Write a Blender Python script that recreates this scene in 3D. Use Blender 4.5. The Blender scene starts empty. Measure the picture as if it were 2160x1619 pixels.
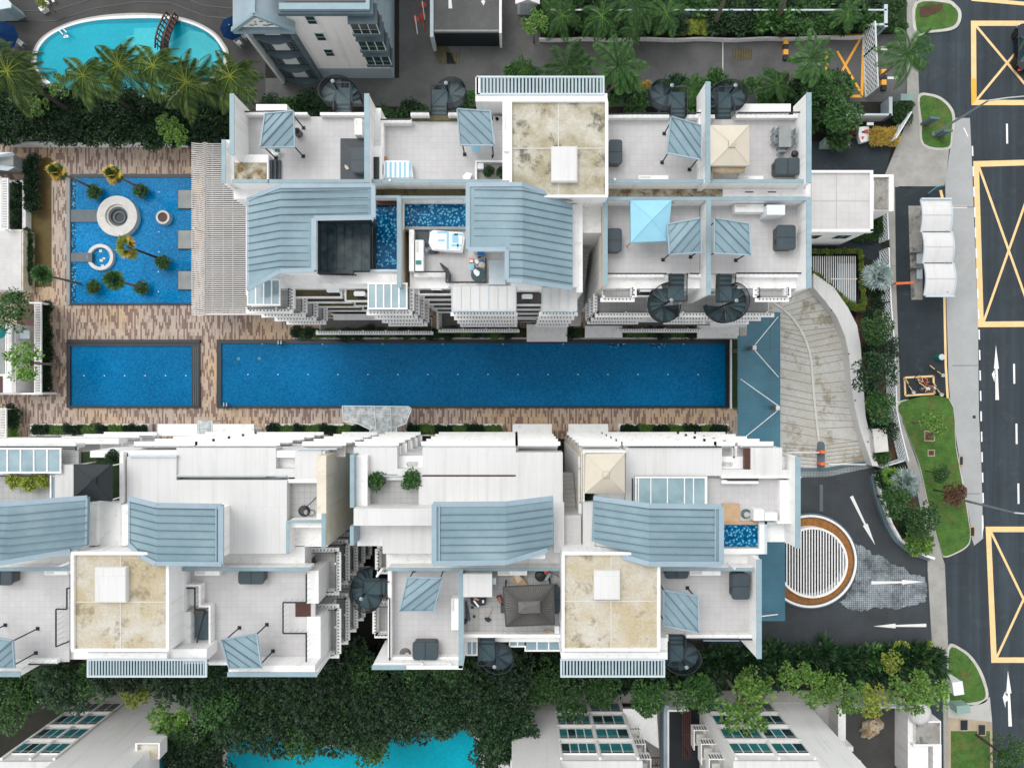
import bpy, math, random
from mathutils import Vector
random.seed(7)
sc = bpy.context.scene
PI = math.pi
# ---------------------------------------------------------------- camera, sky, sun
H = 70.0          # flying height of the drone
S = 21.6          # photograph pixels per metre on the ground
NX, NY = 1087.0, 822.0   # nadir point in the 2160 x 1619 photograph
cam = bpy.data.objects.new('camera', bpy.data.cameras.new('camera'))
sc.collection.objects.link(cam); sc.camera = cam
cam.location = (0, 0, H)
cam.data.sensor_width = 36
cam.data.lens = 36 * H * S / 2160
cam.data.shift_x = -(NX - 1080) / 2160
cam.data.shift_y = (NY - 809.5) / 2160
cam.data.clip_start = 1; cam.data.clip_end = 5000
sc.view_settings.view_transform = 'Standard'; sc.view_settings.look = 'None'
sc.view_settings.gamma = 1; sc.view_settings.exposure = 0.93
SUN_EL, SUN_AZ = 60, -40       # overcast midday, light from the upper left
w = bpy.data.worlds.new('World'); sc.world = w; w.use_nodes = True
nt = w.node_tree; nt.nodes.clear()
sky = nt.nodes.new('ShaderNodeTexSky'); sky.sky_type = 'NISHITA'; sky.sun_disc = False
sky.sun_elevation = math.radians(SUN_EL); sky.sun_rotation = math.radians(SUN_AZ)
hs = nt.nodes.new('ShaderNodeHueSaturation'); hs.inputs['Saturation'].default_value = 0.08
bg = nt.nodes.new('ShaderNodeBackground'); bg.inputs['Strength'].default_value = 0.15
wo = nt.nodes.new('ShaderNodeOutputWorld')
nt.links.new(sky.outputs[0], hs.inputs['Color']); nt.links.new(hs.outputs[0], bg.inputs[0]); nt.links.new(bg.outputs[0], wo.inputs[0])
sl = bpy.data.lights.new('sun', 'SUN'); sl.energy = 0.6; sl.angle = math.radians(35); sl.color = (1, .965, .91)
so = bpy.data.objects.new('sun', sl); sc.collection.objects.link(so)
_d = Vector((math.sin(math.radians(SUN_AZ)) * math.cos(math.radians(SUN_EL)), math.cos(math.radians(SUN_AZ)) * math.cos(math.radians(SUN_EL)), math.sin(math.radians(SUN_EL))))
so.rotation_euler = _d.to_track_quat('Z', 'Y').to_euler()

# ---------------------------------------------------------------- helpers
def P(px, py, z=0.0):
    k = (1 - z / H) / S
    return ((px - NX) * k, -(py - NY) * k, z)
C = sc.collection
def smooth(pl, n=4):
    o=[]; L=len(pl)
    for i in range(L):
        p0,p1,p2,p3=pl[i-1],pl[i],pl[(i+1)%L],pl[(i+2)%L]
        for k in range(n):
            t=k/n; o.append(tuple(.5*(2*p1[j]+(p2[j]-p0[j])*t+(2*p0[j]-5*p1[j]+4*p2[j]-p3[j])*t*t+(3*p1[j]-p0[j]-3*p2[j]+p3[j])*t**3) for j in (0,1)))
    return o
class MB:
    def __init__(s): s.V = []; s.F = []
    def prism(s, top, zt, zb):
        n = len(top); b = len(s.V)
        a = sum(top[i][0]*top[(i+1)%n][1]-top[(i+1)%n][0]*top[i][1] for i in range(n))
        if a < 0: top = top[::-1]
        s.V += [(p[0], p[1], zt) for p in top]
        if zb is None: s.F.append(tuple(range(b, b+n))); return s
        s.V += [(p[0], p[1], zb) for p in top]
        s.F.append(tuple(range(b, b+n))); s.F.append(tuple(range(b+2*n-1, b+n-1, -1)))
        for i in range(n):
            j = (i+1) % n; s.F.append((b+i, b+n+i, b+n+j, b+j))
        return s
    def poly(s, pts, zt, zb=None): return s.prism([P(x, y, zt)[:2] for x, y in pts], zt, zb)
    def px(s, x0, y0, x1, y1, zt, zb=None): return s.poly([(x0,y0),(x1,y0),(x1,y1),(x0,y1)], zt, zb)
    def w(s, x0, y0, z0, x1, y1, z1): return s.prism([(x0,y0),(x1,y0),(x1,y1),(x0,y1)], z1, z0)
    def slab(s, pts, t):                       # pts: 3-D outline, extruded down by t
        b = len(s.V); n = len(pts)
        a = sum(pts[i][0]*pts[(i+1)%n][1]-pts[(i+1)%n][0]*pts[i][1] for i in range(n))
        if a < 0: pts = pts[::-1]
        s.V += [tuple(p) for p in pts] + [(p[0], p[1], p[2]-t) for p in pts]
        s.F.append(tuple(range(b, b+n))); s.F.append(tuple(range(b+2*n-1, b+n-1, -1)))
        for i in range(n):
            j = (i+1) % n; s.F.append((b+i, b+n+i, b+n+j, b+j))
        return s
    def quad(s, a, b_, c, d): b = len(s.V); s.V += [tuple(a), tuple(b_), tuple(c), tuple(d)]; s.F.append((b,b+1,b+2,b+3)); return s
    def bar(s, p, q, wd, h=None):
        p, q = Vector(p), Vector(q); d = q-p
        if d.length < 1e-5: return s
        d.normalize(); u = Vector((0,0,1)) if abs(d.z) < .95 else Vector((1,0,0))
        r = d.cross(u).normalized(); u = r.cross(d).normalized(); h = h or wd
        b = len(s.V)
        for o in (p, q):
            for sx, sy in ((-1,-1),(1,-1),(1,1),(-1,1)):
                s.V.append(tuple(o + r*sx*wd/2 + u*sy*h/2))
        s.F += [(b+3,b+2,b+1,b),(b+4,b+5,b+6,b+7)]
        for i in range(4):
            j = (i+1) % 4; s.F.append((b+i,b+j,b+4+j,b+4+i))
        return s
    def tube(s, pts, rad, n=8):
        pts = [Vector(p) for p in pts]; b0 = len(s.V)
        if not isinstance(rad, (list, tuple)): rad = [rad]*len(pts)
        for i, p in enumerate(pts):
            d = (pts[min(i+1, len(pts)-1)] - pts[max(i-1, 0)]).normalized()
            u = Vector((0,0,1)) if abs(d.z) < .95 else Vector((1,0,0))
            r = d.cross(u).normalized(); u = r.cross(d)
            for k in range(n):
                a = 2*PI*k/n; s.V.append(tuple(p + (r*math.cos(a)+u*math.sin(a))*rad[i]))
        for i in range(len(pts)-1):
            for k in range(n):
                a = b0+i*n+k; c = b0+i*n+(k+1)%n; s.F.append((a, c, c+n, a+n))
        s.F.append(tuple(b0+k for k in range(n))[::-1]); s.F.append(tuple(b0+(len(pts)-1)*n+k for k in range(n)))
        return s
    def lathe(s, cx, cy, prof, n=20):
        b = len(s.V)
        for r, z in prof:
            for k in range(n):
                a = 2*PI*k/n; s.V.append((cx+r*math.cos(a), cy+r*math.sin(a), z))
        for i in range(len(prof)-1):
            for k in range(n):
                a = b+i*n+k; c = b+i*n+(k+1)%n; s.F.append((a, c, c+n, a+n))
        s.F.append(tuple(b+k for k in range(n))[::-1]); s.F.append(tuple(b+(len(prof)-1)*n+k for k in range(n)))
        return s
    def ring(s, cx, cy, r0, r1, zt, zb, n=40, a0=0, a1=2*PI):
        full = abs(a1-a0-2*PI) < 1e-6; m = n if full else n+1; b = len(s.V)
        for k in range(m):
            a = a0+(a1-a0)*k/n; c_, s_ = math.cos(a), math.sin(a)
            s.V += [(cx+r0*c_, cy+r0*s_, zt), (cx+r1*c_, cy+r1*s_, zt), (cx+r1*c_, cy+r1*s_, zb), (cx+r0*c_, cy+r0*s_, zb)]
        for k in range(n):
            i = b+4*k; j = b+4*((k+1) % m)
            s.F += [(i,i+1,j+1,j),(i+1,i+2,j+2,j+1),(i+2,i+3,j+3,j+2),(i+3,i,j,j+3)]
        if not full: s.F += [(b,b+3,b+2,b+1),(b+4*n,b+4*n+1,b+4*n+2,b+4*n+3)]
        return s
    def build(s, name, m, parent=None, smooth=False, off=None):
        me = bpy.data.meshes.new(name)
        o3 = off if off is not None else (WL.get(parent.name, (0,0,0)) if parent else (0,0,0))
        me.from_pydata([(v[0]-o3[0], v[1]-o3[1], v[2]-o3[2]) for v in s.V], [], s.F); me.update()
        me.materials.append(M[m] if isinstance(m, str) else m)
        if smooth:
            for p in me.polygons: p.use_smooth = True
        o = bpy.data.objects.new(name, me); C.objects.link(o)
        if parent: o.parent = parent; WL[o.name] = WL.get(parent.name, (0,0,0))
        return o
WL = {}
def tag(o, label=None, cat=None, group=None, kind=None):
    if label: o['label'] = label
    if cat: o['category'] = cat
    if group: o['group'] = group
    if kind: o['kind'] = kind
    return o
def thing(name, label, cat, loc=(0,0,0), group=None):
    o = bpy.data.objects.new(name, None); C.objects.link(o); o.location = loc; o.empty_display_size = .5
    WL[o.name] = tuple(loc); return tag(o, label, cat, group)
def one(name, mb, m, label, cat, group=None):
    """a thing that is a single mesh, origin at its base"""
    xs = [v[0] for v in mb.V]; ys = [v[1] for v in mb.V]; z = min(v[2] for v in mb.V)
    c = ((min(xs)+max(xs))/2, (min(ys)+max(ys))/2, z)
    o = mb.build(name, m, None, off=c); o.location = c
    return tag(o, label, cat, group)
def struct(name, mb, m): return tag(mb.build(name, m), kind='structure')
_dupk = {}
def dup(root, loc, rz=0, label=None, scale=None, group=None):
    r = root.copy(); C.objects.link(r); r.location = loc; r.rotation_euler = (0,0,rz)
    if scale: r.scale = (scale,)*3 if not isinstance(scale, tuple) else scale
    if label: r['label'] = label
    if group: r['group'] = group
    for ch in root.children:
        c = ch.copy(); C.objects.link(c); c.parent = r
        for g in ch.children:
            d = g.copy(); C.objects.link(d); d.parent = c
    return r
# ---------------------------------------------------------------- materials
M = {}
def newmat(name):
    m = bpy.data.materials.new(name); m.use_nodes = True; M[name] = m
    t = m.node_tree; b = t.nodes['Principled BSDF']; return m, t, b
def N(t, kind, **kw):
    n = t.nodes.new(kind)
    for k, v in kw.items():
        if k in n.inputs: n.inputs[k].default_value = v
        else: setattr(n, k, v)
    return n
def coords(t, scale=(1,1,1), rot=0, world=False):
    mp = N(t, 'ShaderNodeMapping'); mp.inputs['Scale'].default_value = scale; mp.inputs['Rotation'].default_value = (0,0,rot)
    if world: g = N(t, 'ShaderNodeNewGeometry'); t.links.new(g.outputs['Position'], mp.inputs[0])
    else: g = N(t, 'ShaderNodeTexCoord'); t.links.new(g.outputs['Object'], mp.inputs[0])
    return mp.outputs[0]
def ramp(t, fac, stops, interp='LINEAR'):
    r = N(t, 'ShaderNodeValToRGB'); r.color_ramp.interpolation = interp
    while len(r.color_ramp.elements) < len(stops): r.color_ramp.elements.new(.5)
    for e, (p, c) in zip(r.color_ramp.elements, stops): e.position = p; e.color = (*c, 1) if len(c) == 3 else c
    t.links.new(fac, r.inputs[0]); return r.outputs[0]
def mixc(t, a, b, fac, mode='MIX'):
    m = N(t, 'ShaderNodeMix', data_type='RGBA', blend_type=mode)
    for i, v in ((0, fac), (6, a), (7, b)):
        if isinstance(v, (int, float)): m.inputs[i].default_value = v
        elif isinstance(v, tuple): m.inputs[i].default_value = (*v, 1) if len(v) == 3 else v
        else: t.links.new(v, m.inputs[i])
    return m.outputs[2]
def noise(t, co, scale, detail=4, rough=.6):
    n = N(t, 'ShaderNodeTexNoise'); n.inputs['Scale'].default_value = scale; n.inputs['Detail'].default_value = detail; n.inputs['Roughness'].default_value = rough
    t.links.new(co, n.inputs[0]); return n.outputs[0]
def plain(name, col, rough=.6, amt=.12, scale=.8, fine=.06, metal=0, spec=.4, stain=None, bump=0):
    m, t, b = newmat(name); co = coords(t)
    n1 = noise(t, co, scale, 5, .65)
    f = ramp(t, n1, [(.3, (1-amt,)*3), (.7, (1+amt*.4,)*3)])
    c = mixc(t, tuple(col), f, 1.0, 'MULTIPLY')
    if fine:
        n2 = noise(t, co, 14, 2, .7); f2 = ramp(t, n2, [(.3, (1-fine,)*3), (.7, (1+fine,)*3)]); c = mixc(t, c, f2, 1.0, 'MULTIPLY')
    if stain:
        sc_, lo, hi, scol, sa = stain
        n3 = noise(t, co, sc_, 7, .7); f3 = ramp(t, n3, [(lo, (0,0,0)), (hi, (sa,)*3)]); c = mixc(t, c, tuple(scol), f3)
    t.links.new(c, b.inputs['Base Color']); b.inputs['Roughness'].default_value = rough
    b.inputs['Metallic'].default_value = metal; b.inputs['Specular IOR Level'].default_value = spec
    if bump:
        bp = N(t, 'ShaderNodeBump'); bp.inputs['Strength'].default_value = bump; bp.inputs['Distance'].default_value = .05
        t.links.new(noise(t, co, 6, 4), bp.inputs['Height']); t.links.new(bp.outputs[0], b.inputs['Normal'])
    return m
plain('white', (.83,.83,.82), .65, .05, .5, .02, stain=(.35,.62,.8,(.55,.5,.42),.30))
plain('white_roof', (.625,.625,.62), .6, .04, .4, .015, stain=(.5,.66,.85,(.6,.58,.54),.25))
plain('cream_wall', (.70,.64,.53), .7, .18, .35, .04, stain=(.5,.5,.75,(.55,.42,.26),.5))
plain('coping', (.25,.355,.40), .5, .14, 1.2, .05)
plain('light_coping', (.50,.575,.615), .5, .1, 1.2, .05)
plain('trim', (.66,.70,.71), .5, .08, 1, .03)
plain('seam', (.095,.14,.17), .5, .1, 1, .03)
plain('edge_metal', (.27,.36,.42), .4, .12, .8, .03)
plain('black_rail', (.016,.022,.028), .5, .1, 1, 0)
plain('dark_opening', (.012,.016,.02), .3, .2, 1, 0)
plain('window_glass', (.02,.055,.06), .08, .3, .5, 0, spec=.8)
plain('teal_glass', (.03,.20,.22), .12, .35, .35, 0, spec=.7)
plain('stair_metal', (.014,.030,.038), .55, .25, 1.5, .08)
plain('stair_tread', (.040,.078,.092), .5, .25, 1.5, .08)
plain('tub_cover', (.045,.066,.078), .55, .15, 2, .05)
plain('tub_cabinet', (.09,.09,.085), .7, .15, 2, .05)
plain('timber_dark', (.055,.068,.08), .6, .2, 1.5, .06)
plain('timber', (.50,.33,.19), .6, .2, 1.5, .08)
plain('brown_timber', (.085,.03,.022), .5, .3, 2, .06)
plain('asphalt', (.030,.042,.052), .8, .22, .25, .16, stain=(.6,.55,.8,(.075,.085,.092),.5), bump=.2)
plain('asphalt_dark', (.020,.030,.037), .8, .3, .5, .2, stain=(.9,.55,.8,(.09,.105,.11),.35), bump=.2)
plain('old_road', (.115,.118,.115), .85, .3, .25, .18, stain=(.3,.5,.75,(.055,.055,.055),.6), bump=.2)
plain('dark_court', (.060,.059,.057), .8, .3, .4, .15, stain=(.8,.6,.8,(.11,.09,.07),.5))
plain('concrete', (.46,.455,.435), .8, .16, .5, .08, stain=(.5,.5,.75,(.32,.31,.28),.5))
plain('lay_by', (.36,.37,.37), .8, .12, .4, .07, stain=(.35,.55,.8,(.27,.27,.26),.5))
plain('kerb', (.50,.49,.45), .8, .2, 1, .08)
plain('path', (.34,.335,.31), .85, .2, .6, .1, stain=(.7,.5,.8,(.20,.19,.16),.5))
plain('sand_path', (.42,.34,.24), .85, .2, .6, .1)
plain('granite_dark', (.013,.020,.026), .4, .3, 2, .1)
plain('granite_mid', (.10,.13,.145), .5, .25, 1.2, .12)
plain('granite_light', (.27,.29,.29), .6, .2, 1.2, .1)
plain('stone_white', (.60,.585,.55), .6, .15, 1.5, .06)
plain('bark', (.17,.145,.115), .9, .3, 3, .15)
plain('bark_dark', (.055,.045,.038), .9, .3, 3, .15)
plain('yellow_paint', (.80,.56,.27), .7, .12, 1.2, .08, stain=(2,.6,.9,(.4,.3,.17),.25))
plain('orange_paint', (.90,.42,.05), .7, .12, 1.2, .08)
plain('white_paint', (.78,.78,.76), .7, .1, 1.2, .06)
plain('red_soil', (.085,.045,.028), .95, .3, 2, .2)
plain('soil', (.022,.022,.016), .95, .4, 1, .2)
plain('rubble', (.34,.15,.045), .95, .4, 3, .3)
plain('cream_canvas', (.56,.51,.42), .8, .06, .8, .02)
plain('cream_canvas_dark', (.42,.33,.22), .8, .3, 2, .05)
plain('blue_canvas', (.27,.55,.68), .7, .08, .8, .02)
plain('black_canvas', (.014,.020,.024), .6, .1, 1, .03)
plain('navy_canvas', (.003,.022,.075), .9, .1, 1, .03, spec=.1)
plain('groove', (.20,.19,.165), .8)
plain('dark_rib', (.06,.062,.06), .7)
plain('brown_slate', (.14,.132,.125), .7, .2, 3, .06)
plain('plastic_white', (.75,.77,.78), .4, .05, 2, .02)
plain('green_cabinet', (.24,.36,.32), .5, .1, 2, .04)
plain('green_dark', (.03,.11,.09), .5, .1, 2, .04)
plain('teal_plastic', (.0,.19,.17), .4, .1, 2, .03)
plain('red_plastic', (.62,.06,.03), .5, .1, 2, .03)
plain('orange_plastic', (.75,.16,.05), .5, .1, 2, .03)
plain('blue_plastic', (.01,.16,.42), .4, .1, 2, .03)
plain('grey_metal', (.24,.28,.30), .4, .1, 2, .03, metal=.3)
plain('steel', (.52,.54,.55), .35, .05, 2, .02, metal=.4)
plain('terracotta', (.45,.2,.1), .8, .2, 3, .05)
plain('car_paint', (.008,.012,.022), .25, .1, 1, 0, spec=.7)
plain('rubber', (.01,.01,.01), .7)
plain('slate_wall', (.10,.145,.17), .7, .25, .6, .05)
plain('blue_wall', (.30,.38,.43), .7, .15, .6, .04)
plain('pergola_slat', (.60,.58,.56), .6, .1, 1, .04)
plain('louvre', (.36,.46,.50), .5, .1, 1, .04)
plain('white_bloom', (.8,.8,.75), .7)
def sheet_lines():
    m=M['white_roof']; t=m.node_tree; b=t.nodes['Principled BSDF']; old=b.inputs['Base Color'].links[0].from_socket
    br=N(t,'ShaderNodeTexBrick',offset=0.5); br.inputs['Color1'].default_value=(1,1,1,1); br.inputs['Color2'].default_value=(.975,.975,.97,1); br.inputs['Mortar'].default_value=(.86,.86,.85,1); br.inputs['Scale'].default_value=1; br.inputs['Mortar Size'].default_value=.012; br.inputs['Brick Width'].default_value=.62; br.inputs['Row Height'].default_value=4.3
    co=coords(t,world=True); t.links.new(co,br.inputs[0]); c=mixc(t,old,br.outputs[0],1.,'MULTIPLY')
    st=noise(t,coords(t,(1.6,.12,1),world=True),1.,6,.7); c=mixc(t,c,ramp(t,st,[(.5,(1,1,1)),(.75,(.86,.84,.80))]),1.,'MULTIPLY'); t.links.new(c,b.inputs['Base Color'])
    for k in ('white','cream_wall'):                       # rain streaks running down the rendered walls
        t=M[k].node_tree; b=t.nodes['Principled BSDF']; old=b.inputs['Base Color'].links[0].from_socket
        st=noise(t,coords(t,(2.2,2.2,.10),world=True),1.,6,.7); c=mixc(t,old,ramp(t,st,[(.52,(1,1,1)),(.74,(.78,.75,.69))]),1.,'MULTIPLY'); t.links.new(c,b.inputs['Base Color'])
sheet_lines()
def metal_roof_mat():
    m, t, b = newmat('metal_roof'); co = coords(t)
    n1 = noise(t, co, .35, 5, .6)
    c = ramp(t, n1, [(.3, (.17,.255,.295)), (.5, (.205,.30,.345)), (.72, (.26,.36,.40))])
    n2 = noise(t, co, 9, 2, .7); c = mixc(t, c, ramp(t, n2, [(.3, (.95,)*3), (.7, (1.04,)*3)]), 1., 'MULTIPLY')
    t.links.new(c, b.inputs['Base Color']); b.inputs['Roughness'].default_value = .5; b.inputs['Specular IOR Level'].default_value = .25
metal_roof_mat()
def road_mat():
    m=M['asphalt']; t=m.node_tree; b=t.nodes['Principled BSDF']; old=b.inputs['Base Color'].links[0].from_socket
    co=coords(t,(1.1,.035,1),world=True); f=ramp(t, noise(t,co,1.,3,.6), [(.38,(.82,)*3),(.5,(1,1,1)),(.66,(1.28,)*3)]); c=mixc(t,old,f,1.,'MULTIPLY')
    br=N(t,'ShaderNodeTexBrick',offset=.37); br.inputs['Color1'].default_value=(.9,.9,.9,1); br.inputs['Color2'].default_value=(1.1,1.1,1.1,1); br.inputs['Mortar'].default_value=(.7,.7,.7,1); br.inputs['Scale'].default_value=1; br.inputs['Mortar Size'].default_value=.02; br.inputs['Brick Width'].default_value=11; br.inputs['Row Height'].default_value=17
    t.links.new(coords(t,world=True),br.inputs[0]); c=mixc(t,c,br.outputs[0],1.,'MULTIPLY'); t.links.new(c,b.inputs['Base Color'])
road_mat()
def glass_mat(name, lo, hi, rough=.12, sc_=.5):
    m, t, b = newmat(name); co = coords(t)
    t.links.new(ramp(t, noise(t, co, sc_, 4, .55), [(.35, lo), (.65, hi)]), b.inputs['Base Color'])
    b.inputs['Roughness'].default_value = rough; b.inputs['Specular IOR Level'].default_value = .6
glass_mat('canopy_glass', (.19,.29,.33), (.29,.40,.44), .2, .6)
glass_mat('entry_glass', (.024,.105,.155), (.04,.15,.205), .2, .35)
glass_mat('dark_glass', (.012,.022,.028), (.05,.075,.082), .25, 1.4)
M['dark_glass'].node_tree.nodes['Principled BSDF'].inputs['Specular IOR Level'].default_value=.15
def tile_mat(name, a, g, size, rough=.6, st=.35):
    m, t, b = newmat(name); co = coords(t, world=True)
    br = N(t, 'ShaderNodeTexBrick', offset=0.0)
    br.inputs['Color1'].default_value = (*a, 1); br.inputs['Color2'].default_value = tuple(v*.95 for v in a)+(1,); br.inputs['Mortar'].default_value = (*g, 1)
    br.inputs['Scale'].default_value = 1; br.inputs['Mortar Size'].default_value = .014; br.inputs['Brick Width'].default_value = size; br.inputs['Row Height'].default_value = size
    t.links.new(co, br.inputs[0])
    f = ramp(t, noise(t, co, .35, 6, .65), [(.35, (1-st*.35,)*3), (.62, (1.02,)*3)])
    t.links.new(mixc(t, br.outputs[0], f, 1., 'MULTIPLY'), b.inputs['Base Color']); b.inputs['Roughness'].default_value = rough
tile_mat('terrace_tile', (.53,.52,.52), (.45,.44,.44), .45)
tile_mat('grey_tile', (.40,.40,.395), (.26,.26,.26), .45)
tile_mat('white_tile', (.58,.57,.56), (.50,.49,.48), .6)
tile_mat('cobble', (.050,.060,.068), (.025,.03,.035), .16, .8, .8)
tile_mat('granite_setts', (.25,.28,.29), (.09,.11,.12), .30, .7, .8)
def cobble_worn():
    m, t, b = newmat('worn_setts'); co = coords(t, world=True)
    br = N(t, 'ShaderNodeTexBrick', offset=0.0); br.inputs['Color1'].default_value = (.30,.34,.36,1); br.inputs['Color2'].default_value = (.20,.24,.26,1); br.inputs['Mortar'].default_value = (.10,.12,.135,1)
    br.inputs['Scale'].default_value = 1; br.inputs['Mortar Size'].default_value = .03; br.inputs['Brick Width'].default_value = .2; br.inputs['Row Height'].default_value = .2
    t.links.new(co, br.inputs[0])
    f = ramp(t, noise(t, co, .5, 9, .75), [(.36, (.3,.3,.3)), (.55, (1.25,1.25,1.25))])
    t.links.new(mixc(t, br.outputs[0], f, 1., 'MULTIPLY'), b.inputs['Base Color']); b.inputs['Roughness'].default_value = .8
cobble_worn()
def deck_mat():
    m, t, b = newmat('deck_paving'); co = coords(t, rot=PI/2, world=True)
    br = N(t, 'ShaderNodeTexBrick', offset=.22, offset_frequency=1, squash_frequency=2)
    br.offset_frequency = 3; br.offset = .5
    br.inputs['Color1'].default_value = (0,0,0,1); br.inputs['Color2'].default_value = (1,1,1,1); br.inputs['Mortar'].default_value = (.5,.5,.5,1)
    br.inputs['Scale'].default_value = 1; br.inputs['Mortar Size'].default_value = .004; br.inputs['Brick Width'].default_value = .66; br.inputs['Row Height'].default_value = .15
    t.links.new(co, br.inputs[0])
    big = noise(t, coords(t, world=True), .09, 2, .5)
    light = mixc(t, (.46,.375,.315), (.50,.36,.235), ramp(t, big, [(.45, (0,0,0)), (.6, (1,1,1))]))
    mid = mixc(t, light, (.76,.76,.76), 1., 'MULTIPLY')
    r = ramp(t, br.outputs[0], [(0, (0,0,0)), (.35, (.5,.5,.5)), (.52, (1,1,1))], 'CONSTANT')
    sep = N(t, 'ShaderNodeSeparateColor'); t.links.new(r, sep.inputs[0])
    a = mixc(t, (.20,.128,.104), light, ramp(t, sep.outputs[0], [(.2, (0,0,0)), (.3, (1,1,1))]))
    a = mixc(t, a, mid, ramp(t, sep.outputs[0], [(.45, (0,0,0)), (.48, (1,1,1)), (.55, (1,1,1)), (.6, (0,0,0))]))
    n2 = noise(t, coords(t, world=True), 2.2, 5, .7); a = mixc(t, a, ramp(t, n2, [(.3, (.86,)*3), (.7, (1.06,)*3)]), 1., 'MULTIPLY')
    t.links.new(a, b.inputs['Base Color']); b.inputs['Roughness'].default_value = .7
deck_mat()
def water_mat(name, lo, mid, hi, cell, rip=.0, spots=None):
    m, t, b = newmat(name); co = coords(t, world=True)
    v = N(t, 'ShaderNodeTexVoronoi'); v.inputs['Scale'].default_value = 1/cell; t.links.new(co, v.inputs[0])
    sep = N(t, 'ShaderNodeSeparateColor'); t.links.new(v.outputs['Color'], sep.inputs[0])
    c = ramp(t, sep.outputs[0], [(0, lo), (.5, mid), (1, hi)])
    big = noise(t, co, .12, 3, .5); c = mixc(t, c, ramp(t, big, [(.35, (.86,)*3), (.65, (1.12,)*3)]), 1., 'MULTIPLY')
    if spots:
        wn = noise(t, co, 2.5, 2); v2 = N(t, 'ShaderNodeTexVoronoi'); v2.feature = 'SMOOTH_F1'; v2.inputs['Scale'].default_value = 5.4; v2.inputs['Smoothness'].default_value = .2
        t.links.new(mixc(t, co, wn, .12), v2.inputs[0])
        c = mixc(t, c, spots, ramp(t, v2.outputs['Distance'], [(.18, (1,1,1)), (.34, (.35,.35,.35)), (.5, (0,0,0))]))
    t.links.new(c, b.inputs['Base Color']); b.inputs['Roughness'].default_value = .2; b.inputs['Specular IOR Level'].default_value = .06
    bp = N(t, 'ShaderNodeBump'); bp.inputs['Strength'].default_value = .12; bp.inputs['Distance'].default_value = .02
    t.links.new(noise(t, co, 3.5, 3), bp.inputs['Height']); t.links.new(bp.outputs[0], b.inputs['Normal'])
water_mat('lap_water', (.0,.095,.24), (.001,.125,.295), (.004,.16,.36), .11)
water_mat('pond_water', (.0,.12,.30), (.001,.17,.40), (.008,.24,.52), .11)
water_mat('turquoise_water', (.0,.33,.44), (.004,.345,.455), (.008,.37,.48), .14)
water_mat('turquoise_shelf', (.035,.44,.525), (.045,.46,.54), (.055,.48,.555), .14)
water_mat('turquoise_deep', (.0,.20,.29), (.0,.225,.315), (.0,.24,.33), .14)
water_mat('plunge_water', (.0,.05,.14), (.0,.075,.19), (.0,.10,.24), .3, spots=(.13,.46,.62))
def mottled(name, base, tan, dark, s=.45):
    m, t, b = newmat(name); co = coords(t)
    n1 = noise(t, co, s, 8, .68); c = ramp(t, n1, [(.38, base), (.5, tuple((x+y)/2 for x, y in zip(base, tan))), (.6, tan)])
    n2 = noise(t, coords(t, (1,1,1), .7), s*1.3, 9, .75); c = mixc(t, c, dark, ramp(t, n2, [(.53, (0,0,0)), (.62, (.85,)*3)]))
    n3 = noise(t, co, 7, 5, .7); c = mixc(t, c, ramp(t, n3, [(.3, (.82,)*3), (.7, (1.1,)*3)]), 1., 'MULTIPLY')
    t.links.new(c, b.inputs['Base Color']); b.inputs['Roughness'].default_value = .85
mottled('core_roof_grey', (.52,.50,.43), (.34,.30,.20), (.085,.08,.06), .5)
mottled('core_roof_tan', (.53,.51,.45), (.45,.38,.25), (.24,.20,.13), .42)
mottled('gutter_stain', (.50,.47,.38), (.20,.13,.05), (.05,.035,.02), 1.3)
mottled('ramp_concrete', (.53,.53,.505), (.46,.445,.395), (.26,.225,.155), .3)
mottled('mossy', (.10,.085,.05), (.13,.11,.04), (.03,.03,.02), 1.2)
mottled('dirty_roof', (.34,.335,.31), (.24,.23,.20), (.06,.065,.06), .7)
mottled('stained_white', (.66,.65,.60), (.55,.48,.34), (.30,.22,.1), .7)
def grass_mat(name, lo, hi, brown, bs=.5):
    m, t, b = newmat(name); co = coords(t, world=True)
    c = ramp(t, noise(t, co, 6, 6, .75), [(.3, lo), (.7, hi)])
    c = mixc(t, c, ramp(t, noise(t, co, 1.1, 5, .7), [(.35,(.62,.66,.5)),(.6,(1.15,1.1,1.0))]), 1., 'MULTIPLY'); c = mixc(t, c, brown, ramp(t, noise(t, co, .45, 7, .75), [(bs-.06, (0,0,0)), (bs+.1, (.8,)*3)]))
    t.links.new(c, b.inputs['Base Color']); b.inputs['Roughness'].default_value = .9
    bp = N(t, 'ShaderNodeBump'); bp.inputs['Strength'].default_value = .6; bp.inputs['Distance'].default_value = .08
    t.links.new(noise(t, co, 9, 5), bp.inputs['Height']); t.links.new(bp.outputs[0], b.inputs['Normal'])
grass_mat('grass', (.030,.085,.012), (.075,.185,.028), (.14,.11,.035), .58)
grass_mat('dry_grass', (.085,.085,.022), (.14,.12,.035), (.12,.075,.03), .42)
grass_mat('dark_grass', (.010,.028,.006), (.024,.06,.012), (.02,.02,.01), .6)
def leaf_mat(name, stops, rough=.5):
    m, t, b = newmat(name); g = N(t, 'ShaderNodeNewGeometry'); oi = N(t, 'ShaderNodeObjectInfo')
    c = ramp(t, g.outputs['Random Per Island'], stops)
    h = N(t, 'ShaderNodeHueSaturation'); t.links.new(c, h.inputs['Color'])
    mr = N(t, 'ShaderNodeMapRange'); mr.inputs['To Min'].default_value = .72; mr.inputs['To Max'].default_value = 1.3; t.links.new(oi.outputs['Random'], mr.inputs['Value']); t.links.new(mr.outputs[0], h.inputs['Value'])
    t.links.new(h.outputs[0], b.inputs['Base Color']); b.inputs['Roughness'].default_value = rough; b.inputs['Specular IOR Level'].default_value = .35
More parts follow.
